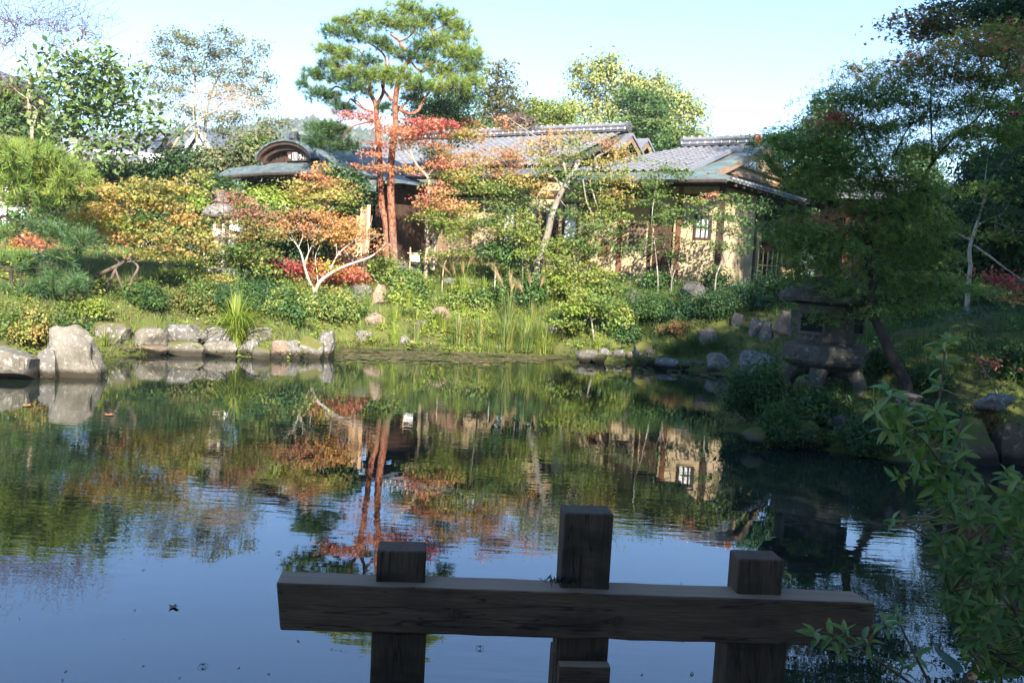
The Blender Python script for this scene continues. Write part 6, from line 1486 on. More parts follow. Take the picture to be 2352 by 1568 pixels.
tree('tall_dusky_maple', 'tall dusky purple tinged maple at the upper right corner', 'maple', 20, [([(2420, 760), (2400, 500), (2380, 250), (2330, 80), (2250, 20)], 40, 10), ([(2375, 230), (2280, 120), (2150, 60)], 14, 5)],
     ZA([(1150, 130, 85, 45, 'dmp'), (1250, 180, 95, 55, 'dmp'), (1350, 100, 85, 55, 'dmp'), (1330, 30, 75, 36, 'dmp'), (1420, 150, 100, 55, 'rustg'), (1550, 60, 100, 45, 'dg'), (1600, 140, 110, 55, 'dg'), (1750, 60, 120, 55, 'dg'), (1840, 140, 80, 55, 'dg'), (1650, 10, 110, 45, 'dg'), (1240, 230, 60, 30, 'dmp'), (1130, 400, 70, 34, 'dmp'), (1820, 20, 80, 50, 'dg')]) + [(2340, 60, 60, 60, 'dg', 1), (2390, 140, 70, 60, 'dg'), (2400, 20, 70, 60, 'dg')],
     leaf='M3', size=.11, dens=1.9, depth=1.3)
tree('blue_green_conifer', 'blue green conifer peeping out behind the large maple', 'conifer', 30, [([(1900, 620), (1898, 400), (1895, 240)], 12, 4)], [(1892, 250, 26, 22, 'bgr'), (1880, 285, 32, 22, 'bgr'), (1860, 310, 36, 20, 'bgr'), (1905, 300, 40, 26, 'bgr'), (1800, 325, 44, 18, 'bgr'), (1850, 345, 50, 22, 'bgr'), (1920, 350, 50, 28, 'bgr'), (1780, 345, 34, 16, 'bgr'), (1870, 400, 60, 30, 'dg'), (1930, 430, 50, 40, 'dg')], leaf='RH', size=.14, dens=1.4, style='ball')
tree('pale_trunk_tree', 'tree with lichen pale trunk in the shaded garden at the right', 'tree', 17.5, Z6 and L6([([(1368, 620), (1360, 500), (1372, 350), (1382, 250), (1376, 150), (1410, 30), (1440, -60), (1470, -160)], 34, 14), ([(1400, 125), (1480, 180), (1560, 240), (1640, 300), (1760, 380)], 16, 8), ([(1385, 95), (1300, 50), (1240, -10), (1200, -80)], 15, 5), ([(1415, 20), (1480, -30), (1560, -60)], 12, 5)]),
     ZA([(1600, 1180, 85, 40, 'lime'), (1680, 1170, 60, 36, 'yg'), (1700, 1480, 90, 40, 'yg'), (1800, 1440, 80, 45, 'mg'), (1800, 1180, 80, 60, 'dg'), (1550, 1260, 60, 40, 'dg'), (1700, 1060, 90, 50, 'dg'), (1780, 960, 80, 60, 'dg'), (1650, 960, 70, 50, 'dg'), (1620, 1330, 70, 40, 'dg'), (1760, 1310, 70, 50, 'dg')]), leaf='M3', size=.08, dens=1.0, wood=BARK_WHITE)
for i, (u, v, ru, rv, d, lb) in enumerate([(2040, 560, 90, 120, 25, 'dark evergreen right behind the large maple trunk'), (2160, 570, 90, 140, 27, 'dark evergreen between the large maple and the pale trunk'), (2290, 520, 110, 170, 24, 'dark evergreen behind the pale trunk tree'), (2400, 400, 110, 260, 22, 'dark evergreen cut by the right edge'), (2130, 420, 70, 70, 33, 'far dark evergreen seen through the large maple crown')]):
    rng = np.random.default_rng(300 + i); cl = []
    for k in range(16):
        cl.append((u + rng.uniform(-1, 1) * ru * .7, v + rng.uniform(-1, .9) * rv * .8, ru * .42, rv * .26, 'dg'))
    tree('shade_evergreen', lb, 'evergreen', d, [([(u, v + rv + 40), (u + 4, v), (u, v - rv * .8)], 16, 6), ([(u + 2, v + 20), (u - ru * .6, v - rv * .4)], 6, 3), ([(u + 3, v), (u + ru * .6, v - rv * .3)], 6, 3)], cl, leaf='RH', size=.14, dens=1.1, style='ball', depth=1.2)
for i, (u, v, ru, rv, d, lb, pl) in enumerate([(1890, 520, 60, 90, 36, 'dark evergreen filling the gap between the tea house and the garden hut', 'dg'), (60, 555, 130, 60, 26.5, 'dark hedge like evergreen behind the scarlet maple', 'g'), (250, 540, 110, 60, 27, 'dark evergreen behind the leaning golden maple', 'dg'), (390, 520, 70, 60, 27.5, 'dark evergreen left of the tall lantern', 'dg'), (150, 470, 120, 50, 34, 'leafy evergreen in front of the tiled house', 'magn'), (310, 425, 100, 40, 31, 'dark leafy evergreen before the white wall of the tiled house', 'dg')]):
    rng = np.random.default_rng(340 + i); cl = [(u + rng.uniform(-1, 1) * ru * .75, v + rng.uniform(-1, .9) * rv * .75, ru * .42, rv * .32, pl) for k in range(16)]
    tree('backdrop_evergreen', lb, 'evergreen', d, [([(u, v + rv + 20), (u + 4, v), (u, v - rv * .7)], 14, 6)], cl, leaf='RH', size=.13, dens=1.0, style='ball', depth=1.0)
tree('red_nandina', 'shrub with red leaf sprays on the shaded lawn at the right', 'shrub', 17, L6([([(1640, 520), (1630, 430), (1600, 370)], 6, 3)]), Z6([(1560, 350, 60, 30, 'crimson'), (1630, 390, 60, 30, 'crimson'), (1490, 330, 30, 18, 'red'), (1660, 440, 60, 34, 'rust'), (1700, 400, 50, 30, 'dg')]), leaf='RH', size=.09, dens=.7, style='spray')
tree('red_tipped_weed', 'red tipped sprig beside the pale stones at the right', 'sprig', 13, L6([([(1560, 1090), (1500, 960), (1410, 820), (1380, 740)], 5, 2)]), Z6([(1500, 850, 34, 20, 'red'), (1530, 880, 24, 14, 'red'), (1400, 740, 40, 26, 'dg'), (1430, 800, 30, 26, 'dg')]), leaf='RH', size=.07, dens=.6, style='spray')

# trees outside the frame on the right and behind the camera: they cast the garden's shade
def grove(x, y, h, r, lb, n=16, z0=.45, dens=1.0):
    SEED[0] += 1; rng = np.random.default_rng(SEED[0]); g = max(H1(x, y), .3)
    t = thing('grove_tree', (x, y, g), lb, 'tree', 'tall trees shading the pond on the right')
    ac = Acc(); wa = Acc()
    P = smooth_path([(x, y, g - .2), (x + .2, y, g + h * .4), (x, y + .1, g + h * .92)], 4); V, F = tube_np(P, np.linspace(.2, .05, len(P)), 7); wa.add(V, [F], None)
    for k in range(n):
        a = rng.uniform(0, 6.28); q = rng.uniform(.25, .85); z = g + h * rng.uniform(z0, .95)
        kk = 1 - .5 * abs((z - g) / h - .65)
        c = np.array([x + math.cos(a) * r * q * kk, y + math.sin(a) * r * q * kk, z]); R = np.array([r * .42, r * .42, h * .10])
        Q = smooth_path([(x, y, z - .5), (np.array([x, y, z - .3]) + c) / 2, c], 3); V, F = tube_np(Q, np.linspace(.06, .02, len(Q)), 4); wa.add(V, [F], None)
        fill(ac, rng, c, R, 'g', 'RH', .20, dens * 420, 'ball')
    wa.C = [None]
    link('trunk', wa.mesh('trunk', BARK_GREY, (x, y, g), True), t); link('crown', ac.mesh('crown', LEAF, (x, y, g)), t)
grove(8.6, -1.5, 13.5, 3.2, 'tall leafy tree standing outside the view to the right', 24, .3)
grove(6.2, -4.0, 13.0, 3.2, 'tall leafy tree standing behind the viewer to the right', 24, .25)
grove(10.8, 2.5, 13.0, 3.2, 'tall leafy tree on the right bank beyond the shrub', 24, .25)
grove(12.8, 6.5, 12.5, 3.2, 'tall leafy tree at the right beyond the large maple', 22, .2)
grove(2.6, -4.6, 8.5, 2.9, 'spreading tree just behind the viewer', 40, .25)
grove(10.4, 9.0, 10.5, 2.4, 'leafy tree close behind the large maple', 18, .3)
grove(-1.4, -5.6, 7.5, 2.6, 'smaller leafy tree behind the viewer to the left', 34, .25)
grove(-5.5, -6.5, 7.5, 2.8, 'leafy tree at the back of the viewer on the far left', 22, .25)
grove(3.4, -2.6, 6.8, 2.2, 'bushy evergreen tree just behind the viewer to the right', 34, .3)
grove(1.3, -5.3, 8.2, 2.5, 'dense evergreen tree standing right behind the viewer', 40, .3)
grove(12.3, 8.3, 16.5, 2.4, 'very tall leafy tree far to the right of the tea house view', 40, .4)
grove(14.2, 15.5, 9.5, 2.6, 'leafy tree on the right bank outside the view beyond the pale trunk', 26, .15)
grove(15.0, 21.0, 9.5, 2.8, 'leafy tree far right behind the dark bushes', 26, .15)
grove(6.9, 1.3, 10.5, 2.8, 'leafy tree on the near right bank', 30, .3)
# ================================================================== SHRUBS, GRASSES, GROUND COVER
G_AZ = 'low shrubs along the banks'
for nm, lb, bx, pal, leaf, sz, dn, gl in [
 ('azalea', 'orange tipped green azalea at the far left water edge', (-40, 700, 116, 812), ['azal', 'yo', 'azal', 'mg'], 'RH', .055, 1.5, LEAF),
 ('azalea', 'yellow green azalea between the path and the big boulder', (120, 684, 246, 760), ['yg', 'lime', 'azal'], 'RH', .06, 1.4, LEAF),
 ('shrub', 'dark grassy shrub just behind the small pointed stone', (60, 735, 200, 812), ['g', 'dg', 'azal'], 'RH', .06, 1.4, LEAF),
 ('azalea', 'olive azalea under the leaning maple trunks', (250, 652, 400, 738), ['g', 'dg', 'mg'], 'RH', .06, 1.4, LEAF),
 ('azalea', 'brownish olive azalea left of the striped grass', (360, 640, 510, 746), ['azal', 'rustg', 'mg'], 'RH', .06, 1.4, LEAF),
 ('juniper', 'dark blue green spreading shrub behind the striped grass', (448, 644, 640, 750), ['bgr', 'dg', 'bgr', 'g'], 'RH', .05, 1.7, LEAF),
 ('shrub', 'bright leafy shrub mass right of the striped grass', (585, 660, 720, 760), ['mg', 'yg', 'g'], 'RH', .07, 1.4, GLOSSY),
 ('shrub', 'leafy shrub above the shore corner stone', (690, 668, 830, 770), ['yg', 'mg', 'g'], 'RH', .07, 1.4, GLOSSY),
 ('shrub', 'golden topped shrub below the purple topped maple', (420, 628, 560, 680), ['yo', 'lime', 'yg'], 'RH', .06, 1.4, LEAF),
 ('shrub', 'lime shrub below the camellia', (560, 636, 700, 690), ['lime', 'yg', 'mg'], 'RH', .06, 1.2, LEAF),
 ('shrub', 'bright green shrub at the foot of the pine trunks', (836, 590, 912, 664), ['yg', 'mg', 'lime'], 'RH', .08, 1.3, GLOSSY),
 ('shrub', 'glossy spreading shrub in front of the long dark stone', (880, 618, 1010, 700), ['yg', 'mg', 'g'], 'RH', .08, 1.4, GLOSSY),
 ('shrub', 'low leafy shrub around the upright brown stone', (870, 668, 990, 728), ['lime', 'yg', 'mg'], 'RH', .08, 1.3, GLOSSY),
 ('shrub', 'dark low shrub at the hall veranda', (985, 612, 1180, 652), ['mg', 'rustg', 'g'], 'RH', .06, 1.3, LEAF),
 ('shrub', 'leafy shrub between the reeds and the plumed grass', (1020, 664, 1130, 740), ['mg', 'g', 'yg'], 'RH', .08, 1.3, GLOSSY),
 ('shrub', 'glossy green shrub behind the plumed grass', (1128, 630, 1270, 740), ['g', 'mg', 'dg'], 'RH', .085, 1.4, GLOSSY),
 ('shrub', 'yellow green mound hanging over the water by the lily pads', (1020, 746, 1150, 806), ['yo', 'yg', 'lime'], 'RH', .05, 1.5, LEAF),
 ('shrub', 'green shrub left of the leaning sapling', (1240, 700, 1350, 790), ['mg', 'yg', 'g'], 'RH', .07, 1.3, LEAF),
 ('shrub', 'glossy leaved shrub right of the leaning sapling', (1340, 690, 1480, 800), ['mg', 'g', 'yg'], 'RH', .085, 1.5, GLOSSY),
 ('shrub', 'dark shrub low behind the right shore stones', (1390, 742, 1490, 812), ['dg', 'g'], 'RH', .06, 1.4, GLOSSY),
 ('azalea', 'dark green azalea mass below the twin stem maple', (1450, 668, 1600, 760), ['dg', 'bgr', 'g'], 'RH', .055, 1.6, LEAF),
 ('azalea', 'dark green azalea below the corner maple', (1560, 670, 1700, 760), ['dg', 'bgr', 'dg'], 'RH', .055, 1.6, LEAF),
 ('azalea', 'dark clipped azalea left of the lantern cap', (1660, 650, 1800, 732), ['dg', 'bgr'], 'RH', .055, 1.6, LEAF),
 ('shrub', 'small dark round shrub beside the reddish corner post', (1388, 626, 1424, 660), ['dg'], 'RH', .08, 1.3, GLOSSY),
 ('shrub', 'dark shrub under the tea house door', (1466, 618, 1560, 676), ['dg', 'g'], 'RH', .08, 1.2, GLOSSY),
 ('shrub', 'dark shrub under the shoji window corner', (1604, 626, 1690, 672), ['dg', 'g'], 'RH', .08, .9, GLOSSY),
 ('shrub', 'dark hedge behind the lantern roof by the bamboo fence', (1735, 630, 1880, 690), ['dg', 'bgr'], 'RH', .07, 1.5, LEAF),
 ('cutleaf_shrub', 'rust tinted cutleaf shrub on the right grass mound', (1500, 738, 1610, 790), ['rustg', 'dg', 'rust'], 'RH', .05, 1.0, LEAF),
]:
    shrub(nm, lb, bx, pal, leaf, sz, dn, gl, group=G_AZ, lump=5)
# plants of the lantern islet and the shaded right side
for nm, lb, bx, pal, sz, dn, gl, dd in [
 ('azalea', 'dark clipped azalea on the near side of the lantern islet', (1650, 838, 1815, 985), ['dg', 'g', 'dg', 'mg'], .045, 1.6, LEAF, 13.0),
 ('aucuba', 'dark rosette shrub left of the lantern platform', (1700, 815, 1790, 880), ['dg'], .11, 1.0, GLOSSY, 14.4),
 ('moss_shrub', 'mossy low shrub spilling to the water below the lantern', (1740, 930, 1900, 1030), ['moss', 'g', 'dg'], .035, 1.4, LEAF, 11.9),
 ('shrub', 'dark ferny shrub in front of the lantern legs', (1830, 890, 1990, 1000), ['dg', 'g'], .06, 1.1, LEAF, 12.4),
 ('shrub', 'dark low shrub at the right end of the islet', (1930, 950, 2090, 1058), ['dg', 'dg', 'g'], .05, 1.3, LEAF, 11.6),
 ('shrub', 'shrub painted with orange light at the edge of the right stone blocks', (2210, 890, 2310, 975), ['azal', 'rust', 'azal'], .045, 1.0, LEAF, 12.2),  # rust leaves put the orange light into the colour
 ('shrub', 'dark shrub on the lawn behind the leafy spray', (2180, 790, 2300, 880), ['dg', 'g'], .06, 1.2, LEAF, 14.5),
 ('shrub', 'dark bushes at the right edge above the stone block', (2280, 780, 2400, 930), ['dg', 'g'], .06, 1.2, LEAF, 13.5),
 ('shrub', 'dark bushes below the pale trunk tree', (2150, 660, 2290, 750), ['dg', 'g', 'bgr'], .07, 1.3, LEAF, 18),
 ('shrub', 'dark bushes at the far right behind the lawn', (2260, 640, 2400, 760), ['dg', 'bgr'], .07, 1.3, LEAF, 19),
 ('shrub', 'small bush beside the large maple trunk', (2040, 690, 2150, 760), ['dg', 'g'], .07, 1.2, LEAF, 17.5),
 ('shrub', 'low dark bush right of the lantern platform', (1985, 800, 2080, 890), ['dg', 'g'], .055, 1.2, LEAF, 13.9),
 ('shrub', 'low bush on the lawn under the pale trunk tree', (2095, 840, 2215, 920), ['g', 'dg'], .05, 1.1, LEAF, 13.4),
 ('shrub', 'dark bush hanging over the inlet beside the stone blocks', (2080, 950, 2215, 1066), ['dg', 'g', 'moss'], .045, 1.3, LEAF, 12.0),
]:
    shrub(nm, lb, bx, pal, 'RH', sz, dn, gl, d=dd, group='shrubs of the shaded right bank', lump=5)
# ferns on the islet
def fern(u, v, d, lb, n=9, ln=.42):
    SEED[0] += 1; rng = np.random.default_rng(SEED[0]); p = at(u, v, d); p[2] = max(H1(p[0], p[1]), .05)
    ac = Acc(); pal = np.array(PAL['g'])
    for i in range(n):
        a = 6.28 * i / n + rng.uniform(-.3, .3); D = np.array([math.cos(a), math.sin(a), 0]); L = ln * rng.uniform(.7, 1.1)
        ts = np.linspace(.12, 1, 13); R = p + D * (ts * L)[:, None] + ZZ * (L * (1.1 * ts - .85 * ts ** 2))[:, None]
        S = np.array([-D[1], D[0], 0])
        w = L * .26 * np.sin(np.pi * np.clip(ts, .1, 1) ** .8 * .97) + .006
        for sg in (-1, 1):
            tip = R + S * sg * w[:, None] + D * (.06 * L) - ZZ * .02
            V = np.stack([R, R + D * .026, tip], 1).reshape(-1, 3)
            ac.add(V, [np.arange(len(V)).reshape(-1, 3)], np.repeat(pal[rng.integers(len(pal), size=len(ts))], 3, axis=0))
    tag(link('fern', ac.mesh('fern', LEAF, p), None, p), lb, 'fern', 'ferns under the lantern')
for u, v, d, lb in [(1850, 905, 12.7, 'fern in front of the left lantern leg'), (1905, 925, 12.4, 'fern between the lantern legs and the dark stone'), (1950, 900, 12.8, 'fern to the right of the lantern legs'), (1990, 930, 12.5, 'fern at the foot of the large maple'), (1860, 955, 12.1, 'lowest fern just above the water')]:
    fern(u, v, d, lb)

def clump(name, lb, u, v, d, n, h, spread, w, pal, cat='grass', droop=.9, rootr=.1, plumes=0, group=None):
    SEED[0] += 1; rng = np.random.default_rng(SEED[0])
    p = at(u, v, d) if d else hit(u, v); p[2] = max(H1(p[0], p[1]), 0) - .02
    t = thing(name, p, lb, cat, group); ac = Acc(); blades(rng, ac, p, n, h, spread, w, pal, droop, rootr)
    link('blades', ac.mesh('blades', LEAF, p), t)
    for k in range(plumes):
        a = rng.uniform(0, 6.28); q = p + np.array([math.cos(a), math.sin(a), 0]) * rng.uniform(.02, .12)
        lean = rng.normal(size=3) * np.array([.16, .1, 0]) + np.array([-.05, 0, 0]); top = q + ZZ * h * rng.uniform(1.0, 1.35) + lean
        sa = Acc(); V, F = tube_np(smooth_path([q, (q + top) / 2 + lean * .1, top], 3), .006, 4); sa.add(V, [F], np.tile(np.array(PAL['reed'][0]), (len(V), 1)))
        m = 40; dirn = norm(lean + ZZ * .5)
        b = top[None] + dirn * rng.uniform(-.04, .12, (m, 1)); tip = b + norm(dirn[None] + rng.normal(size=(m, 3)) * .16 + lean[None]) * rng.uniform(.22, .4, (m, 1)); sd = norm(rng.normal(size=(m, 3))) * .006
        V = np.stack([b - sd, b + sd, tip], 1).reshape(-1, 3); sa.add(V, [np.arange(len(V)).reshape(-1, 3)], np.repeat(np.array(PAL['straw'])[rng.integers(2, size=m)] * rng.uniform(.8, 1.2, (m, 1)), 3, axis=0))
        link('plume', sa.mesh('plume', LEAF, p), t)
    return t
clump('striped_grass', 'tall arching striped grass clump above the shore wall', 543, 774, 19.35, 260, 1.25, 1.15, .034, 'lime', droop=1.9)
clump('tall_grass', 'few tall upright stems rising behind the striped grass', 548, 768, 19.5, 16, 1.6, .3, .014, 'reed', droop=.4)
clump('plumed_grass', 'pampas grass with pale plumes in the middle of the bank', 1168, 730, 23.2, 90, 1.0, .42, .018, 'reed', droop=.9, plumes=8)
clump('plumed_grass', 'smaller plumed grass behind the slender orange stem', 1062, 690, 23.9, 70, .75, .34, .018, 'lime', droop=.9, plumes=4)
clump('plumed_grass', 'thin plumed stems right of the pampas grass', 1222, 690, 23.6, 24, .7, .3, .014, 'reed', plumes=3)
for i, (u, v, n, h, pal, lb) in enumerate([(1052, 788, 120, 1.05, 'reed', 'reed clump right of the rounded brown stone'), (1100, 792, 110, .8, 'reed', 'shorter reed clump left of the tall reeds'), (1160, 800, 150, 1.0, 'reed', 'dense tall reed clump above the white stone'), (1205, 806, 150, .95, 'reed', 'dense tall reeds next to the white stone'), (1250, 810, 130, .75, 'yg', 'green reeds at the end of the lily pads'), (1020, 760, 60, .6, 'lime', 'yellow grass tuft on the middle bank'),
     (1060, 668, 70, .45, 'lime', 'lime grass fountain behind the orange stem'), (1372, 800, 60, .4, 'lime', 'lime grass tuft above the wide pale block'), (700, 790, 50, .3, 'reed', 'grass tuft on the shore corner'), (330, 790, 50, .3, 'straw', 'dry grass between the pale stones'), (240, 790, 60, .35, 'yg', 'grass beside the big boulder'), (150, 790, 70, .4, 'g', 'grass tufts at the back of the wedge stone')]):
    clump('reed_clump' if i < 5 else 'grass_tuft', lb, u, v, None, n, h * .9, .6 * h + .1, .014, pal, droop=1.3, rootr=.28 if i < 5 else .16, group='grass clumps along the shore')
for i, (u, v) in enumerate([(1545, 812), (1590, 800), (1480, 836), (1640, 800)]):
    clump('grass_mound', ['soft grass mound above the long grey stone', 'grass mound at the foot of the round brown boulder', 'grass sprouting beside the moss covered lump', 'grass behind the large whitish stone'][i], u, v, None, 260, .32, .34, .010, 'g', droop=1.2, rootr=.35, group='grass mounds of the right shore')

rb_ = np.random.default_rng(71)
MARKS = [(865, 731, 'the broad brown stone'), (838, 770, 'the triangular grey stone'), (1010, 716, 'the rounded brown stone'), (966, 746, 'the small dark reddish stone'), (931, 781, 'the small layered stone'), (871, 674, 'the upright brown stone'),
         (810, 685, 'the round pale stone'), (806, 718, 'the flat pinkish stone'), (1027, 650, 'the slender orange stem'), (1076, 648, 'the low flat stone'), (1145, 799, 'the small white stone'), (1274, 754, 'the lime maple'), (1259, 677, 'the glossy plants'), (1168, 730, 'the pampas plumes'), (1085, 776, 'the golden water edge mound'), (950, 670, 'the glossy spreading shrub'), (1310, 790, 'the reed end stone')]
USED_ = set()
def near_(u, v):
    m = min(MARKS, key=lambda q: math.hypot(q[0] - u, q[1] - v)); dx, dy = u - m[0], v - m[1]
    w = ('above ' if dy < 0 else 'below ') if abs(dy) > abs(dx) else ('left of ' if dx < 0 else 'right of ')
    return w + m[2]
for i in range(110):
    u = rb_.uniform(800, 1330); v = rb_.uniform(650, 796); v = max(v, 650 + (u - 800) * .05); k = rb_.uniform()
    if near_(u, v) in USED_: continue
    USED_.add(near_(u, v))
    if k < .6: clump('grass_tuft', 'wild grass tuft on the sunlit bank ' + near_(u, v), u, v, None, int(rb_.uniform(40, 80)), rb_.uniform(.3, .65), rb_.uniform(.25, .45), .012, ['reed', 'lime', 'yg'][rb_.integers(3)], droop=1.5, rootr=.16, group='wild grass on the middle bank')
    else: clump('leafy_weed', 'broad leaved weed on the sunlit bank ' + near_(u, v), u, v, None, int(rb_.uniform(26, 50)), rb_.uniform(.22, .42), rb_.uniform(.2, .34), .045, ['lime', 'yg', 'mg'][rb_.integers(3)], cat='weed', droop=1.2, rootr=.12, group='broad leaved weeds on the middle bank')

def ground_cover():
    rng = np.random.default_rng(41)
    n = 60000
    x = rng.uniform(-13, 11, n); y = rng.uniform(11, 29, n); d = shore(x, y)
    a = (x - CO[0]) * E_[0] + (y - CO[1]) * E_[1]; b = (x - CO[0]) * N_[0] + (y - CO[1]) * N_[1]
    ok = (d > np.where(x > 1.0, .42, .05)) & ~((b < .3) & (a < .7)) & ~((abs(a - AC) < 2.4) & (b < 5.2)) & (np.abs(x) < .62 * y + 1)
    x, y, d = x[ok], y[ok], d[ok]; z = H(x, y); P = np.stack([x, y, z], 1)
    mid = np.exp(-((x + .5) / 2.8) ** 2); right = sstep(1.5, 3, x); k = rng.uniform(size=len(x))
    patch = np.sin(x * 1.9 + 2 * np.sin(y * .9)) + np.sin(y * 2.3 - x)
    keep = (k < .25 + .75 * mid + .2 * (patch > 0)); P, mid, right, patch, k = P[keep], mid[keep], right[keep], patch[keep], rng.uniform(size=keep.sum())
    grass = (patch + rng.normal(size=len(P)) * .7) > .1
    G = P[grass]; per = 7; m = len(G)
    ga = rng.uniform(0, 6.28, (m, per)); hh = rng.uniform(.08, .30, (m, per)) * (1 + .5 * mid[grass])[:, None]; out = np.stack([np.cos(ga), np.sin(ga), ga * 0], -1)
    b0 = G[:, None] + out * rng.uniform(0, .07, (m, per, 1)); sd = np.stack([-np.sin(ga), np.cos(ga), ga * 0], -1) * .006
    tip = b0 + out * (hh * .45)[..., None] + ZZ * hh[..., None]
    V = np.stack([b0 - sd, b0 + sd, tip], 2).reshape(-1, 3)
    pr = np.where(k[grass] < .5 * mid[grass], 0, np.where(right[grass] > .5, 2, 1)); pls = [np.array(PAL[q]) for q in ('lime', 'reed', 'g')]  # right bank takes a darker green, its shade put into the blades
    c = np.stack([pls[i][rng.integers(len(pls[i]))] for i in pr]) * rng.uniform(.8, 1.2, (m, 1))
    ac = Acc(); ac.add(V, [np.arange(len(V)).reshape(-1, 3)], np.repeat(c, per * 3, axis=0))
    tag(link('grass', ac.mesh('grass', LEAF, (0, 0, 0))), 'short wild grass covering the banks', 'grass', kind='stuff')
    Q = P[~grass]; per = 9; m = len(Q)
    idx = np.repeat(np.arange(m), per); off = rng.normal(size=(m * per, 3)) * np.array([.08, .08, .05]); off[:, 2] = abs(off[:, 2]) + .03
    sz = rng.uniform(.035, .075, m * per) * np.repeat(np.clip(.95 + .4 * np.sin(Q[:, 0] * 5.1 + 1.7 * np.sin(Q[:, 1] * 4.3)), .6, 1.5), per); V, F, kk = leaves(rng, Q[idx] + off, np.array([0, -.35, .9]) + rng.normal(size=(m * per, 3)) * .4, sz, 'RH')
    pls = [np.array(PAL[q]) for q in ('lime', 'yg', 'dg', 'moss')]
    pr = np.where(right[~grass] > .5, 2, np.where(k[~grass] < .35 + .5 * mid[~grass], 0, np.where(k[~grass] > .85, 3, 1)))  # dark green on the right paints the shade of that bank
    c = np.stack([pls[i][rng.integers(3)] for i in pr]) * rng.uniform(.8, 1.2, (m, 1))
    ac = Acc(); ac.add(V, F, np.repeat(c, per * kk, axis=0))
    tag(link('ground_cover', ac.mesh('ground_cover', GLOSSY, (0, 0, 0))), 'low leafy ground cover on the banks', 'ground cover', kind='stuff')
    # moss and litter hanging over the water's edge
    pts = []
    for (ax, ay), (bx, by) in zip(PA[3:27], PA[4:28]):
        L = math.hypot(bx - ax, by - ay)
        for q in range(int(L * 26)):
            t_ = rng.uniform(); pts.append((ax + (bx - ax) * t_, ay + (by - ay) * t_))
    E = np.array(pts); E = E + rng.normal(size=E.shape) * .07; m = len(E); per = 6
    ga = rng.uniform(0, 6.28, (m, per)); out = np.stack([np.cos(ga), np.sin(ga), ga * 0], -1); hh = rng.uniform(.06, .2, (m, per))
    b0 = np.concatenate([E, np.full((m, 1), .13)], 1)[:, None] + out * .05; tip = b0 + out * hh[..., None] * .8 + ZZ * (hh * rng.uniform(-.5, .9, (m, per)))[..., None]
    sd = np.stack([-np.sin(ga), np.cos(ga), ga * 0], -1) * .007; V = np.stack([b0 - sd, b0 + sd, tip], 2).reshape(-1, 3)
    pl = np.array(PAL['straw'] + PAL['moss'] + PAL['reed']); c = pl[rng.integers(len(pl), size=m)] * .7
    ac = Acc(); ac.add(V, [np.arange(len(V)).reshape(-1, 3)], np.repeat(c, per * 3, axis=0))
    tag(link('shore_grass', ac.mesh('shore_grass', LEAF, (0, 0, 0))), 'dry grass and roots hanging over the shore line', 'grass', kind='stuff')
ground_cover()

# ================================================================== ON THE WATER
def lily_pads():
    rng = np.random.default_rng(9); pts = []
    for _ in range(5200):
        u = rng.uniform(772, 1640); 
        if u < 1300:
            lo = 800 + (u - 772) * .034; hi = 822 + (u - 772) * .022 - 16 * max(0, (u - 1150) / 150) + abs(rng.normal()) * 6
            v = rng.uniform(lo, max(hi, lo + 3))
            if rng.uniform() < .62 and mnoise.noise(Vector((u * .02, v * .12, 0))) > -.22: pts.append((u, v))
        elif rng.uniform() < .12:
            v = 832 + (u - 1300) * .062 + abs(rng.normal()) * 9; 
            if math.sin(u * .09) > -.1: pts.append((u, v))
    V = []; F = []; C = []; k = 8
    cols = [(.10, .10, .05), (.14, .12, .06), (.09, .11, .04), (.15, .11, .06), (.09, .09, .05), (.22, .13, .07), (.11, .12, .06), (.24, .20, .09), (.08, .09, .04), (.12, .10, .06), (.11, .12, .05)]
    for u, v in pts:
        p = gz(u, v, 0.006 + rng.uniform(0, .006)); r = rng.uniform(.035, .085); c = cols[rng.integers(len(cols))]; a0 = rng.uniform(0, 6.28); n0 = len(V)
        for i in range(k):
            q = a0 + 5.7 * i / (k - 1); V.append(p + np.array([r * math.cos(q), r * math.sin(q), rng.uniform(0, .008)])); C.append(c)
        F.append([n0 + i for i in range(k)])
    o = link('lily_pads', npmesh('lily_pads', np.array(V), [np.array(F)], GLOSSY, np.array(C)))
    tag(o, 'sheet of small lily pads and fallen leaves on the far water', 'lily pads', kind='stuff')
lily_pads()
def float_leaf(u, v, r, col, lb, curl=.3):
    p = gz(u, v, .004); mb = MB(); n = 9
    vs = [(p[0], p[1], p[2])] + [(p[0] + r * (1.5 if i % 2 == 0 else .7) * math.cos(i * 6.283 / n), p[1] + r * (1.5 if i % 2 == 0 else .7) * math.sin(i * 6.283 / n), p[2] + (curl * r if i % 2 == 0 else .002)) for i in range(n)]
    mb.add(vs, [(0, 1 + i, 1 + (i + 1) % n) for i in range(n)])
    tag(mb.build('fallen_leaf', mat_noise('dry_leaf', col, tuple(c * 1.4 for c in col), 8, .7, .1), org=p), lb, 'leaf')
float_leaf(398, 1393, .026, (.10, .08, .05), 'curled brown leaf floating left of the wooden rail', .4)
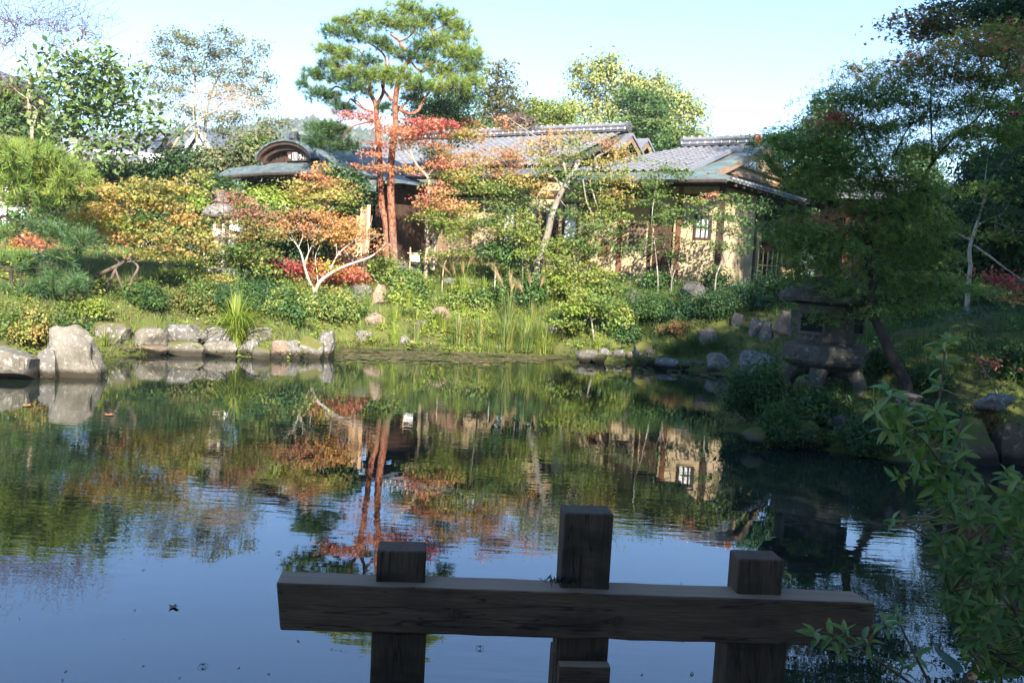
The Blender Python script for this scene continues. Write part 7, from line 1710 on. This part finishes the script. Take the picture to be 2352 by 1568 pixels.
def specks():
    rng = np.random.default_rng(31); V = []; F = []; C = []
    pl = [(.34, .33, .28), (.30, .26, .18), (.28, .2, .1), (.40, .30, .14), (.2, .17, .12)]
    for _ in range(80):
        u = rng.uniform(0, 2352); v = 880 + 700 * rng.uniform() ** .8
        if shore(*[np.array([q]) for q in gz(u, v)[:2]])[0] > -.1: continue
        p = gz(u, v, .003); r = rng.uniform(.006, .016) if rng.uniform() < .85 else rng.uniform(.02, .04); a = rng.uniform(0, 6.28); n0 = len(V); c = pl[rng.integers(5)]
        for i in range(4):
            q = a + i * 1.57; k = r * (1 if i % 2 else .45); V.append(p + np.array([k * math.cos(q), k * math.sin(q), .002 * (i % 2)])); C.append(c)
        F.append([n0, n0 + 1, n0 + 2, n0 + 3])
    tag(link('floating_specks', npmesh('floating_specks', np.array(V), [np.array(F)], LEAF, np.array(C))), 'fine leaf litter and specks floating over the open pond', 'leaf litter', kind='stuff')
specks()
float_leaf(62, 931, .05, (.45, .16, .06), 'orange leaf floating near the left block'); float_leaf(188, 860, .12, (.30, .22, .14), 'dry leaf raft at the foot of the big boulder', .1)
float_leaf(108, 866, .09, (.32, .22, .15), 'leaf litter floating below the wedge stone', .1); float_leaf(250, 952, .05, (.40, .15, .07), 'reddish leaf on the dark water beneath the boulder', .15)
DARKI = mat_noise('insect_black', (.01, .01, .01), (.02, .02, .02), 3, .4, 0)
for u, v, lb in [(466, 1527, 'water strider on the blue reflection at lower left'), (640, 1268, 'water strider near the left end of the wooden rail'), (832 + 270, 1486, 'water strider between the posts under the rail')]:
    p = gz(u, v, .008); t = thing('water_strider', p, lb, 'insect', 'water striders on the pond'); mb = MB(); mb.lathe([(.001, -.0), (.004, .002), (.004, .006), (.001, .008)], 8, p); mb.box(p + ZZ * .005, (.016, .004, .004)); mb.build('body', DARKI, t)
    for sx, sy in ((1, 1), (1, -1), (-1, 1), (-1, -1), (.25, 1.2), (.25, -1.2)):
        mb = MB(); mb.tube([p + ZZ * .006, p + np.array([.011 * sx, .010 * sy, .010]), p + np.array([.024 * sx, .017 * sy, -.006])], .0010, 4); mb.build('leg', DARKI, t)

# ================================================================== WOODEN RAIL IN THE FOREGROUND
def mat_oldwood(name, c1, c2, c3, axis):
    m, n, l, b = newmat(name)
    sc_ = {'x': (.8, 9, 9), 'z': (9, 9, .8)}[axis]
    vec = coords(n, l, 'Object', sc_)
    f = noise_tex(n, l, vec, 2.2, 5, .6)
    fine = noise_tex(n, l, coords(n, l, 'Object', tuple(q * 3 for q in sc_)), 5, 3)
    blot = noise_tex(n, l, coords(n, l, 'Object', (2, 5, 5)), 1.6, 4)
    r = ramp(n, [(.25, c1), (.75, c2)]); l.new(f, r.inputs[0])
    rw = ramp(n, [(.35, (.72, .72, .72)), (.65, (1.1, 1.1, 1.1))]); l.new(fine, rw.inputs[0])
    c = mixcol(n, l, 1.0, r.outputs[0], rw.outputs[0], 'MULTIPLY')
    rb = ramp(n, [(.5, (0, 0, 0)), (.7, (1, 1, 1))]); l.new(blot, rb.inputs[0])
    c = mixcol(n, l, rb.outputs[0], c, c3)
    ck = noise_tex(n, l, coords(n, l, 'Object', tuple(q * .55 if q < 1 else q * .8 for q in sc_)), 3.0, 2)
    rk = ramp(n, [(.485, (1, 1, 1)), (.498, (.18, .18, .18)), (.511, (1, 1, 1))]); l.new(ck, rk.inputs[0])
    c = mixcol(n, l, 1.0, c, rk.outputs[0], 'MULTIPLY')
    ge = n.new('ShaderNodeNewGeometry'); sz = n.new('ShaderNodeSeparateXYZ'); l.new(ge.outputs['Normal'], sz.inputs[0])
    rz_ = ramp(n, [(.75, (0, 0, 0)), (.95, (1, 1, 1))]); l.new(sz.outputs[2], rz_.inputs[0])
    if axis == 'x': c = mixcol(n, l, rz_.outputs[0], c, mixcol(n, l, f, (.17, .11, .07), (.29, .205, .14)))
    l.new(c, b.inputs['Base Color']); b.inputs['Roughness'].default_value = .75; b.inputs['Specular IOR Level'].default_value = .3
    bp = n.new('ShaderNodeBump'); bp.inputs['Strength'].default_value = .5; bp.inputs['Distance'].default_value = .004
    ad = n.new('ShaderNodeMath'); ad.operation = 'ADD'; l.new(fine, ad.inputs[0]); l.new(f, ad.inputs[1])
    l.new(ad.outputs[0], bp.inputs['Height']); l.new(bp.outputs[0], b.inputs['Normal'])
    return m
OW = mat_oldwood('weathered_rail_wood', (.085, .045, .026), (.165, .095, .056), (.05, .028, .017), 'x')
OP = mat_oldwood('weathered_post_wood', (.05, .029, .017), (.105, .065, .038), (.022, .015, .01), 'z')
def rail():
    A = at(634, 1338, 3.03); B = at(2012, 1384, 3.22)
    X = norm(B - A); Yv = norm(np.cross(ZZ, X)); Zv = np.cross(X, Yv); L = np.linalg.norm(B - A)
    hgt, dep = .168, .125
    t = thing('wooden_rail', (A + B) / 2 * np.array([1, 1, 0]), 'weathered wooden rail of one thick beam on three posts standing in the pond', 'rail')
    org = np.array(worldloc(t))
    def obj(name, mb_local, mat, M, parent, bev):     # local mesh so that the grain follows the piece
        me = mb_local.mesh(name, mat); o = bpy.data.objects.new(name, me); COL.objects.link(o); o.parent = parent; o.matrix_local = M
        if bev:
            b = o.modifiers.new('bevel', 'BEVEL'); b.width = bev; b.segments = 3; b.limit_method = 'ANGLE'
        return o
    def mtx(P, X_, Y_, Z_): return Matrix(((X_[0], Y_[0], Z_[0], P[0] - org[0]), (X_[1], Y_[1], Z_[1], P[1] - org[1]), (X_[2], Y_[2], Z_[2], P[2] - org[2]), (0, 0, 0, 1)))
    mb = MB(); nseg = 24; rg_ = np.random.default_rng(2)
    vs = []
    for i in range(nseg + 1):
        x = -L / 2 + L * i / nseg; w = rg_.normal(size=8) * .0012
        ex0 = .02 if i == 0 else 0; ex1 = -.03 if i == nseg else 0
        vs += [(x + ex0 * 1.0, -dep / 2 + w[0], -hgt / 2 + w[1]), (x + ex0, dep / 2 + w[2], -hgt / 2 + w[3]), (x + ex1, dep / 2 + w[4], hgt / 2 + w[5]), (x, -dep / 2 + w[6], hgt / 2 + w[7])]
    fs = [(4 * i + j, 4 * i + 4 + j, 4 * i + 4 + (j + 1) % 4, 4 * i + (j + 1) % 4) for i in range(nseg) for j in range(4)] + [(0, 1, 2, 3), tuple(4 * nseg + j for j in (3, 2, 1, 0))]
    mb.add(vs, fs)
    P = (A + B) / 2 + Yv * dep / 2 - Zv * hgt / 2
    beam = obj('beam', mb, OW, mtx(P, X, Yv, Zv), t, .008)
    for kx, kz in ((-.42 * L / 2, -.005), (.06 * L, -.012)):   # knots
        kb = MB(); n = 14
        vs = [(kx + rr * 1.25 * math.cos(6.283 * i / n), -dep / 2 - zz_, kz + rr * math.sin(6.283 * i / n)) for rr, zz_ in ((.021, -.001), (.019, .0022), (.011, .0016)) for i in range(n)]
        kb.add(vs, [(j * n + i, j * n + (i + 1) % n, (j + 1) * n + (i + 1) % n, (j + 1) * n + i) for j in range(2) for i in range(n)] + [tuple(2 * n + i for i in range(n))])
        obj('knot', kb, OP, Matrix.Identity(4), beam, 0)
    for (ua, ub, vt, db, uc, ud) in ((866, 980, 1262, .055, 852, 976), (1296, 1412, 1176, .06, 1281, 1395), (1697, 1804, 1282, .055, 1664, 1806)):
        d0 = 3.03 + (ua - 634) / 1378 * .19 + .05
        p0 = at(ua, vt, d0); p1 = at(ub, vt, d0); w = np.linalg.norm(p1 - p0) * .99; top = p0[2]; cx = (p0 + p1) / 2; dp = .115
        zb = P[2] - hgt / 2 - .25
        mb = MB(); mb.box((0, 0, 0), (w, dp, top - zb)); M = mtx(np.array([cx[0], cx[1], 0]) + Yv * dp / 2 * 1.0 + ZZ * (top + zb) / 2, X * np.array([1, 1, 0]) / np.linalg.norm(X[:2]), Yv, ZZ)
        pt = obj('post', mb, OP, M, t, .007)
        q0 = at(uc, 1520, d0 + .0); q1 = at(ud, 1520, d0 + .0); w2 = np.linalg.norm(q1 - q0); c2 = (q0 + q1) / 2
        zt = P[2] - hgt / 2 - .004; z0_ = -.9
        mb = MB(); mb.box((0, 0, 0), (w2, dp + .03, zt - z0_)); obj('lower_post', mb, OP, mtx(np.array([c2[0], c2[1], 0]) + Yv * (dp / 2 + .002) + ZZ * (zt + z0_) / 2, X * np.array([1, 1, 0]) / np.linalg.norm(X[:2]), Yv, ZZ), t, .008)
    q0 = at(1282, 1523, 3.06); q1 = at(1401, 1523, 3.06); mb = MB(); w = np.linalg.norm(q1 - q0); mb.box((0, 0, 0), (w, .05, 1.6)); obj('sister_post', mb, OW, mtx((q0 + q1) / 2 - ZZ * .8 + Yv * .0, X * np.array([1, 1, 0]) / np.linalg.norm(X[:2]), Yv, ZZ), t, .006)
    q0 = at(1266, 1498, 3.2); mb = MB(); mb.box((0, 0, 0), (.05, .1, 1.6)); obj('wedge', mb, OP, mtx(q0 - ZZ * .8 + Yv * .05 + X * .03, X, Yv, ZZ), t, .004)
    c = at(1297, 1336, 3.1); ac = Acc(); rng = np.random.default_rng(3); m = 160     # dry moss in the mortise
    b0 = c + np.stack([rng.normal(size=m) * .028, rng.normal(size=m) * .012, np.abs(rng.normal(size=m)) * .006], 1); tip = b0 + norm(rng.normal(size=(m, 3)) + np.array([-.2, -.3, .3])) * .022; sd = rng.normal(size=(m, 3)) * .0016
    V = np.stack([b0 - sd, b0 + sd, tip], 1).reshape(-1, 3); ac.add(V, [np.arange(len(V)).reshape(-1, 3)], np.full((len(V), 3), .012))
    o = link('moss_tuft', ac.mesh('moss_tuft', LEAF, org), t); o['kind'] = 'stuff'
rail()

# ================================================================== LEAFY SHRUB IN THE FOREGROUND (every leaf its own piece)
def leaf_mesh(seed, fold, curl):
    n = 7; vs = []; fs = []
    for i in range(n):
        t = i / (n - 1); w = .155 * math.sin(math.pi * t ** .8) ** .9 if 0 < t < 1 else .004
        z = curl * (t - .2) ** 2 * (1 if t > .2 else 0)
        vs += [(t, w, -z + fold * w), (t, w * .5, -z + fold * w * .35), (t, 0, -z), (t, -w * .5, -z + fold * w * .35), (t, -w, -z + fold * w)]
    for i in range(n - 1):
        for j in range(4): fs.append((5 * i + j, 5 * i + 5 + j, 5 * i + 6 + j, 5 * i + 1 + j))
    me = bpy.data.meshes.new('leaf'); me.from_pydata(vs, [], fs); me.polygons.foreach_set('use_smooth', [True] * len(fs)); me.update()
    return me
def mat_bigleaf():
    m, n, l, b = newmat('broad_leaf')
    oi = n.new('ShaderNodeObjectInfo'); r = ramp(n, [(0, (.08, .16, .035)), (.45, (.125, .215, .045)), (.8, (.18, .25, .055)), (1, (.24, .24, .06))]); l.new(oi.outputs['Random'], r.inputs[0])
    tc = n.new('ShaderNodeTexCoord'); sx = n.new('ShaderNodeSeparateXYZ'); l.new(tc.outputs['Object'], sx.inputs[0])
    ab = n.new('ShaderNodeMath'); ab.operation = 'ABSOLUTE'; l.new(sx.outputs[1], ab.inputs[0])
    rb = ramp(n, [(.0, (1, 1, 1)), (.012, (0, 0, 0))]); l.new(ab.outputs[0], rb.inputs[0])
    c = mixcol(n, l, rb.outputs[0], r.outputs[0], (.16, .24, .08))
    wv = n.new('ShaderNodeTexWave'); wv.inputs['Scale'].default_value = 4; wv.inputs['Distortion'].default_value = 1.5; l.new(tc.outputs['Object'], wv.inputs['Vector'])
    sp = noise_tex(n, l, coords(n, l, 'Object'), 3.2, 4); rs = ramp(n, [(.66, (0, 0, 0)), (.72, (1, 1, 1))]); l.new(sp, rs.inputs[0])
    c = mixcol(n, l, rs.outputs[0], c, (.16, .07, .025))
    l.new(c, b.inputs['Base Color']); b.inputs['Roughness'].default_value = .42; b.inputs['Specular IOR Level'].default_value = .45
    bp = n.new('ShaderNodeBump'); bp.inputs['Strength'].default_value = .25; bp.inputs['Distance'].default_value = .01; l.new(wv.outputs['Fac'], bp.inputs['Height']); l.new(bp.outputs[0], b.inputs['Normal'])
    tr = n.new('ShaderNodeBsdfTranslucent'); l.new(mixcol(n, l, 1.0, c, (1.3, 1.35, .6), 'MULTIPLY'), tr.inputs[0]); mx = n.new('ShaderNodeMixShader'); mx.inputs[0].default_value = .35
    l.new(b.outputs[0], mx.inputs[1]); l.new(tr.outputs[0], mx.inputs[2]); l.new(mx.outputs[0], n['Material Output'].inputs[0])
    return m
BIG = mat_bigleaf()
LM = [leaf_mesh(i, f, c) for i, (f, c) in enumerate([(.5, .1), (.35, .35), (.6, .25), (.2, .55)])]
for q in LM: q.materials.append(BIG)
TWIGM = mat_noise('brown_twig', (.10, .06, .035), (.17, .11, .065), 12, .8, .2)
def leafy(name, label, root, stems, whorls, size=.15, per=8, seed=1, limit=300):
    """stems: pixel paths with distance; whorls: (u,v,d,scale,out) tips carrying a rosette of leaves"""
    rng = np.random.default_rng(seed); base = np.array(root, float); t = thing(name, base, label, 'shrub', 'leafy shrubs at the near right corner')
    mb = MB(); allp = []
    for path, r0_, r1_ in stems:
        Q = smooth_path([at(*p) for p in path], 5); mb.tube(Q, np.linspace(r0_, r1_, len(Q)), 6); allp += list(Q)
    allp = np.array(allp); cnt = 0; rest = Acc()
    for wh in whorls:
        u, v, d, k = wh[:4]; p = at(u, v, d); j = np.argmin(np.linalg.norm(allp - p, axis=1)); q = allp[j]
        ax = norm(p - q + np.array([-.02, -.02, .06])) if np.linalg.norm(p - q) > .02 else norm(np.array([-.3, -.2, 1.0]))
        if np.linalg.norm(p - q) > .02: mb.tube(smooth_path([q, (p + q) / 2 - ZZ * .012, p], 3), .004, 5)
        n = int(per * rng.uniform(.8, 1.25)); a0 = rng.uniform(0, 6.28); s1 = norm(np.cross(ax, [0.2, 1, .3])); s2 = np.cross(ax, s1)
        for i in range(n):
            a = a0 + 2.4 * i; el = rng.uniform(-.15, .75) * (1 - .2 * i / n); D = norm((s1 * math.cos(a) + s2 * math.sin(a)) * math.cos(el) + ax * math.sin(el) + np.array([0, 0, -.08]))
            up = norm(np.cross(np.cross(D, ax + ZZ * .6), D)); sd = np.cross(up, D); L = size * k * rng.uniform(.6, 1.15); tw = rng.normal() * .35
            sd, up = sd * math.cos(tw) + up * math.sin(tw), up * math.cos(tw) - sd * math.sin(tw)
            P = p - ax * .012 * i * .5; me = LM[rng.integers(4)]; wl = L * rng.uniform(.85, 1.2)
            if cnt < limit: place(me, 'leaf', t, base, D * L, sd * wl, up * L, P); cnt += 1
            else:
                vv = np.array([v_.co[:] for v_ in me.vertices]); V = P + vv[:, :1] * D * L + vv[:, 1:2] * sd * wl + vv[:, 2:3] * up * L
                rest.add(V, [np.array([pp.vertices[:] for pp in me.polygons])], np.tile(np.array(PAL['mg'][rng.integers(4)]), (len(V), 1)))
    if rest.V:
        o = link('leaves', rest.mesh('leaves', GLOSSY, base, True), t); o['kind'] = 'stuff'
    mb.build('stem', TWIGM, t, True)
    return t
R_ = np.array([2.75, 4.3, .1])
leafy('leafy_shrub', 'tall sprays of long pale green leaves reaching over the dark inlet', R_, [([(2330, 1420, 4.7), (2240, 1210, 4.75), (2190, 1100, 4.8), (2150, 1000, 4.85), (2160, 900, 4.9), (2172, 790, 4.9)], .012, .004), ([(2190, 1100, 4.8), (2130, 1020, 4.7), (2080, 960, 4.65), (2040, 900, 4.6)], .008, .004), ([(2160, 1030, 4.8), (2110, 985, 4.75), (2040, 962, 4.7)], .006, .003), ([(2200, 1110, 4.8), (2215, 1040, 4.9), (2200, 980, 4.95)], .006, .004)],
      [(2172, 780, 4.9, 1.1), (2168, 830, 4.9, .95), (2160, 880, 4.9, .9), (2040, 895, 4.6, 1.1), (2010, 945, 4.6, 1.0), (2035, 985, 4.65, .95), (2090, 930, 4.75, 1.0), (2130, 955, 4.8, 1.0), (2100, 985, 4.7, 1.05), (2170, 985, 4.8, 1.0), (2080, 1030, 4.7, 1.0), (2140, 1060, 4.75, .9), (2200, 1000, 4.9, 1.0), (2190, 1060, 4.85, 1.0), (2120, 1100, 4.75, .9), (2195, 1110, 4.75, 1.0), (2060, 1100, 4.7, .8), (2070, 1000, 4.65, .9), (2120, 1020, 4.75, .9), (2150, 1030, 4.8, .8), (2110, 1060, 4.7, .9), (2165, 1085, 4.75, .9), (2215, 1040, 4.9, .9), (2060, 960, 4.6, .9), (2150, 940, 4.85, .8), (2210, 1130, 4.75, .9), (2150, 1120, 4.7, .9), (2230, 1080, 4.85, .9)], .125, 8, 5)
rw_ = np.random.default_rng(12)
whl = [(2220, 1120, 4.5, 1), (2310, 1080, 4.4, 1), (2345, 1110, 4.3, 1), (2260, 1150, 4.4, 1), (2340, 1180, 4.2, 1), (2130, 1150, 4.5, .9), (2050, 1190, 4.4, .85), (2120, 1185, 4.4, .9), (2190, 1190, 4.4, 1), (2290, 1210, 4.2, 1)]
for _ in range(120):
    v = rw_.uniform(1130, 1560); lo = 2190 - 40 * math.sin((v - 1130) / 430 * 3.1) + (40 if v > 1400 else 0); u = lo + (2380 - lo) * rw_.uniform(0, 1) ** .8; whl.append((u, v, rw_.uniform(3.9, 4.7), rw_.uniform(.75, 1.05)))
leafy('leafy_shrub', 'dense leafy bush filling the lower right corner', R_ + np.array([.2, -.4, 0]), [([(2400, 1640, 4.2), (2330, 1400, 4.3), (2300, 1250, 4.4), (2320, 1100, 4.4)], .014, .005), ([(2330, 1400, 4.3), (2240, 1290, 4.35), (2150, 1240, 4.4), (2070, 1200, 4.4)], .009, .004), ([(2350, 1440, 4.3), (2250, 1400, 4.3), (2180, 1360, 4.3)], .008, .004), ([(2380, 1560, 4.2), (2280, 1500, 4.2), (2200, 1460, 4.2)], .008, .004), ([(2310, 1300, 4.35), (2240, 1200, 4.45), (2220, 1130, 4.5)], .007, .004)], whl, .09, 8, 6, 290)
leafy('leafy_shrub', 'low leafy sprig crossing the right end of the wooden rail', R_ + np.array([-.3, -1.4, 0]), [([(2200, 1660, 3.0), (2080, 1560, 2.95), (1990, 1500, 2.9), (1930, 1462, 2.88), (1880, 1450, 2.86)], .007, .003), ([(2150, 1600, 2.95), (2100, 1500, 2.95), (2060, 1420, 2.95)], .006, .003), ([(1990, 1500, 2.9), (2010, 1450, 2.9), (2030, 1430, 2.9)], .004, .002)],
      [(1872, 1448, 2.86, .9), (1910, 1455, 2.88, 1), (1945, 1445, 2.88, .9), (1985, 1465, 2.9, .9), (2030, 1425, 2.9, .9), (2060, 1410, 2.95, .85), (2110, 1500, 2.95, .8), (2075, 1530, 2.95, .7), (1930, 1490, 2.88, .7)], .075, 7, 7)
# one large bluish leaf at the very bottom right
p = at(2195, 1545, 2.6); me = leaf_mesh(9, .25, .2); me.materials.append(mat_noise('bluish_broad_leaf', (.10, .19, .15), (.14, .25, .19), 4, .3, .15)); D = norm(np.array([-.25, -.1, .35])); sd = norm(np.cross(ZZ, D)); up = np.cross(D, sd)
o = bpy.data.objects.new('broad_leaf', me); COL.objects.link(o); o.matrix_world = Matrix(((D[0] * .13, sd[0] * .3, up[0] * .13, p[0]), (D[1] * .13, sd[1] * .3, up[1] * .13, p[1]), (D[2] * .13, sd[2] * .3, up[2] * .13, p[2]), (0, 0, 0, 1)))
tag(o, 'single broad bluish leaf at the bottom edge on the right', 'leaf')
def berries():
    d = 4.4; c = at(2335, 262, d); t = thing('berry_cluster', c, 'hanging cluster of dark red berries at the right edge', 'berries'); rng = np.random.default_rng(1); m = mat_noise('red_berry', (.22, .012, .015), (.30, .02, .02), 5, .25, 0, spec=.6)
    for k in range(9):
        q = c + np.array([rng.normal() * .018, rng.normal() * .014, rng.normal() * .010]); mb = MB(); mb.lathe([(.0005, -.008), (.005, -.0062), (.008, 0), (.005, .0062), (.0005, .008)], 10, q); mb.build('berry', m, t, True)
    mb = MB(); mb.tube(smooth_path([at(2370, 240, d), at(2350, 250, d), c], 3), .003, 5); mb.build('stem', TWIGM, t)
berries()
# ================================================================== AIR
def haze():
    mb = MB(); mb.hexa([(x, y, z) for z in (-2.2, 98.0) for x, y in ((-4100, -640), (4100, -640), (4100, 4560), (-4100, 4560))])
    m = bpy.data.materials.new('thin_haze'); m.use_nodes = True; n = m.node_tree.nodes; n.remove(n['Principled BSDF'])
    v = n.new('ShaderNodeVolumePrincipled'); v.inputs['Color'].default_value = (.80, .90, 1.0, 1); v.inputs['Density'].default_value = .00045
    m.node_tree.links.new(v.outputs[0], n['Material Output'].inputs['Volume'])
    o = mb.build('haze', m); tag(o, 'thin pale haze hanging in the air over the garden and hill', 'haze', kind='stuff')
haze()
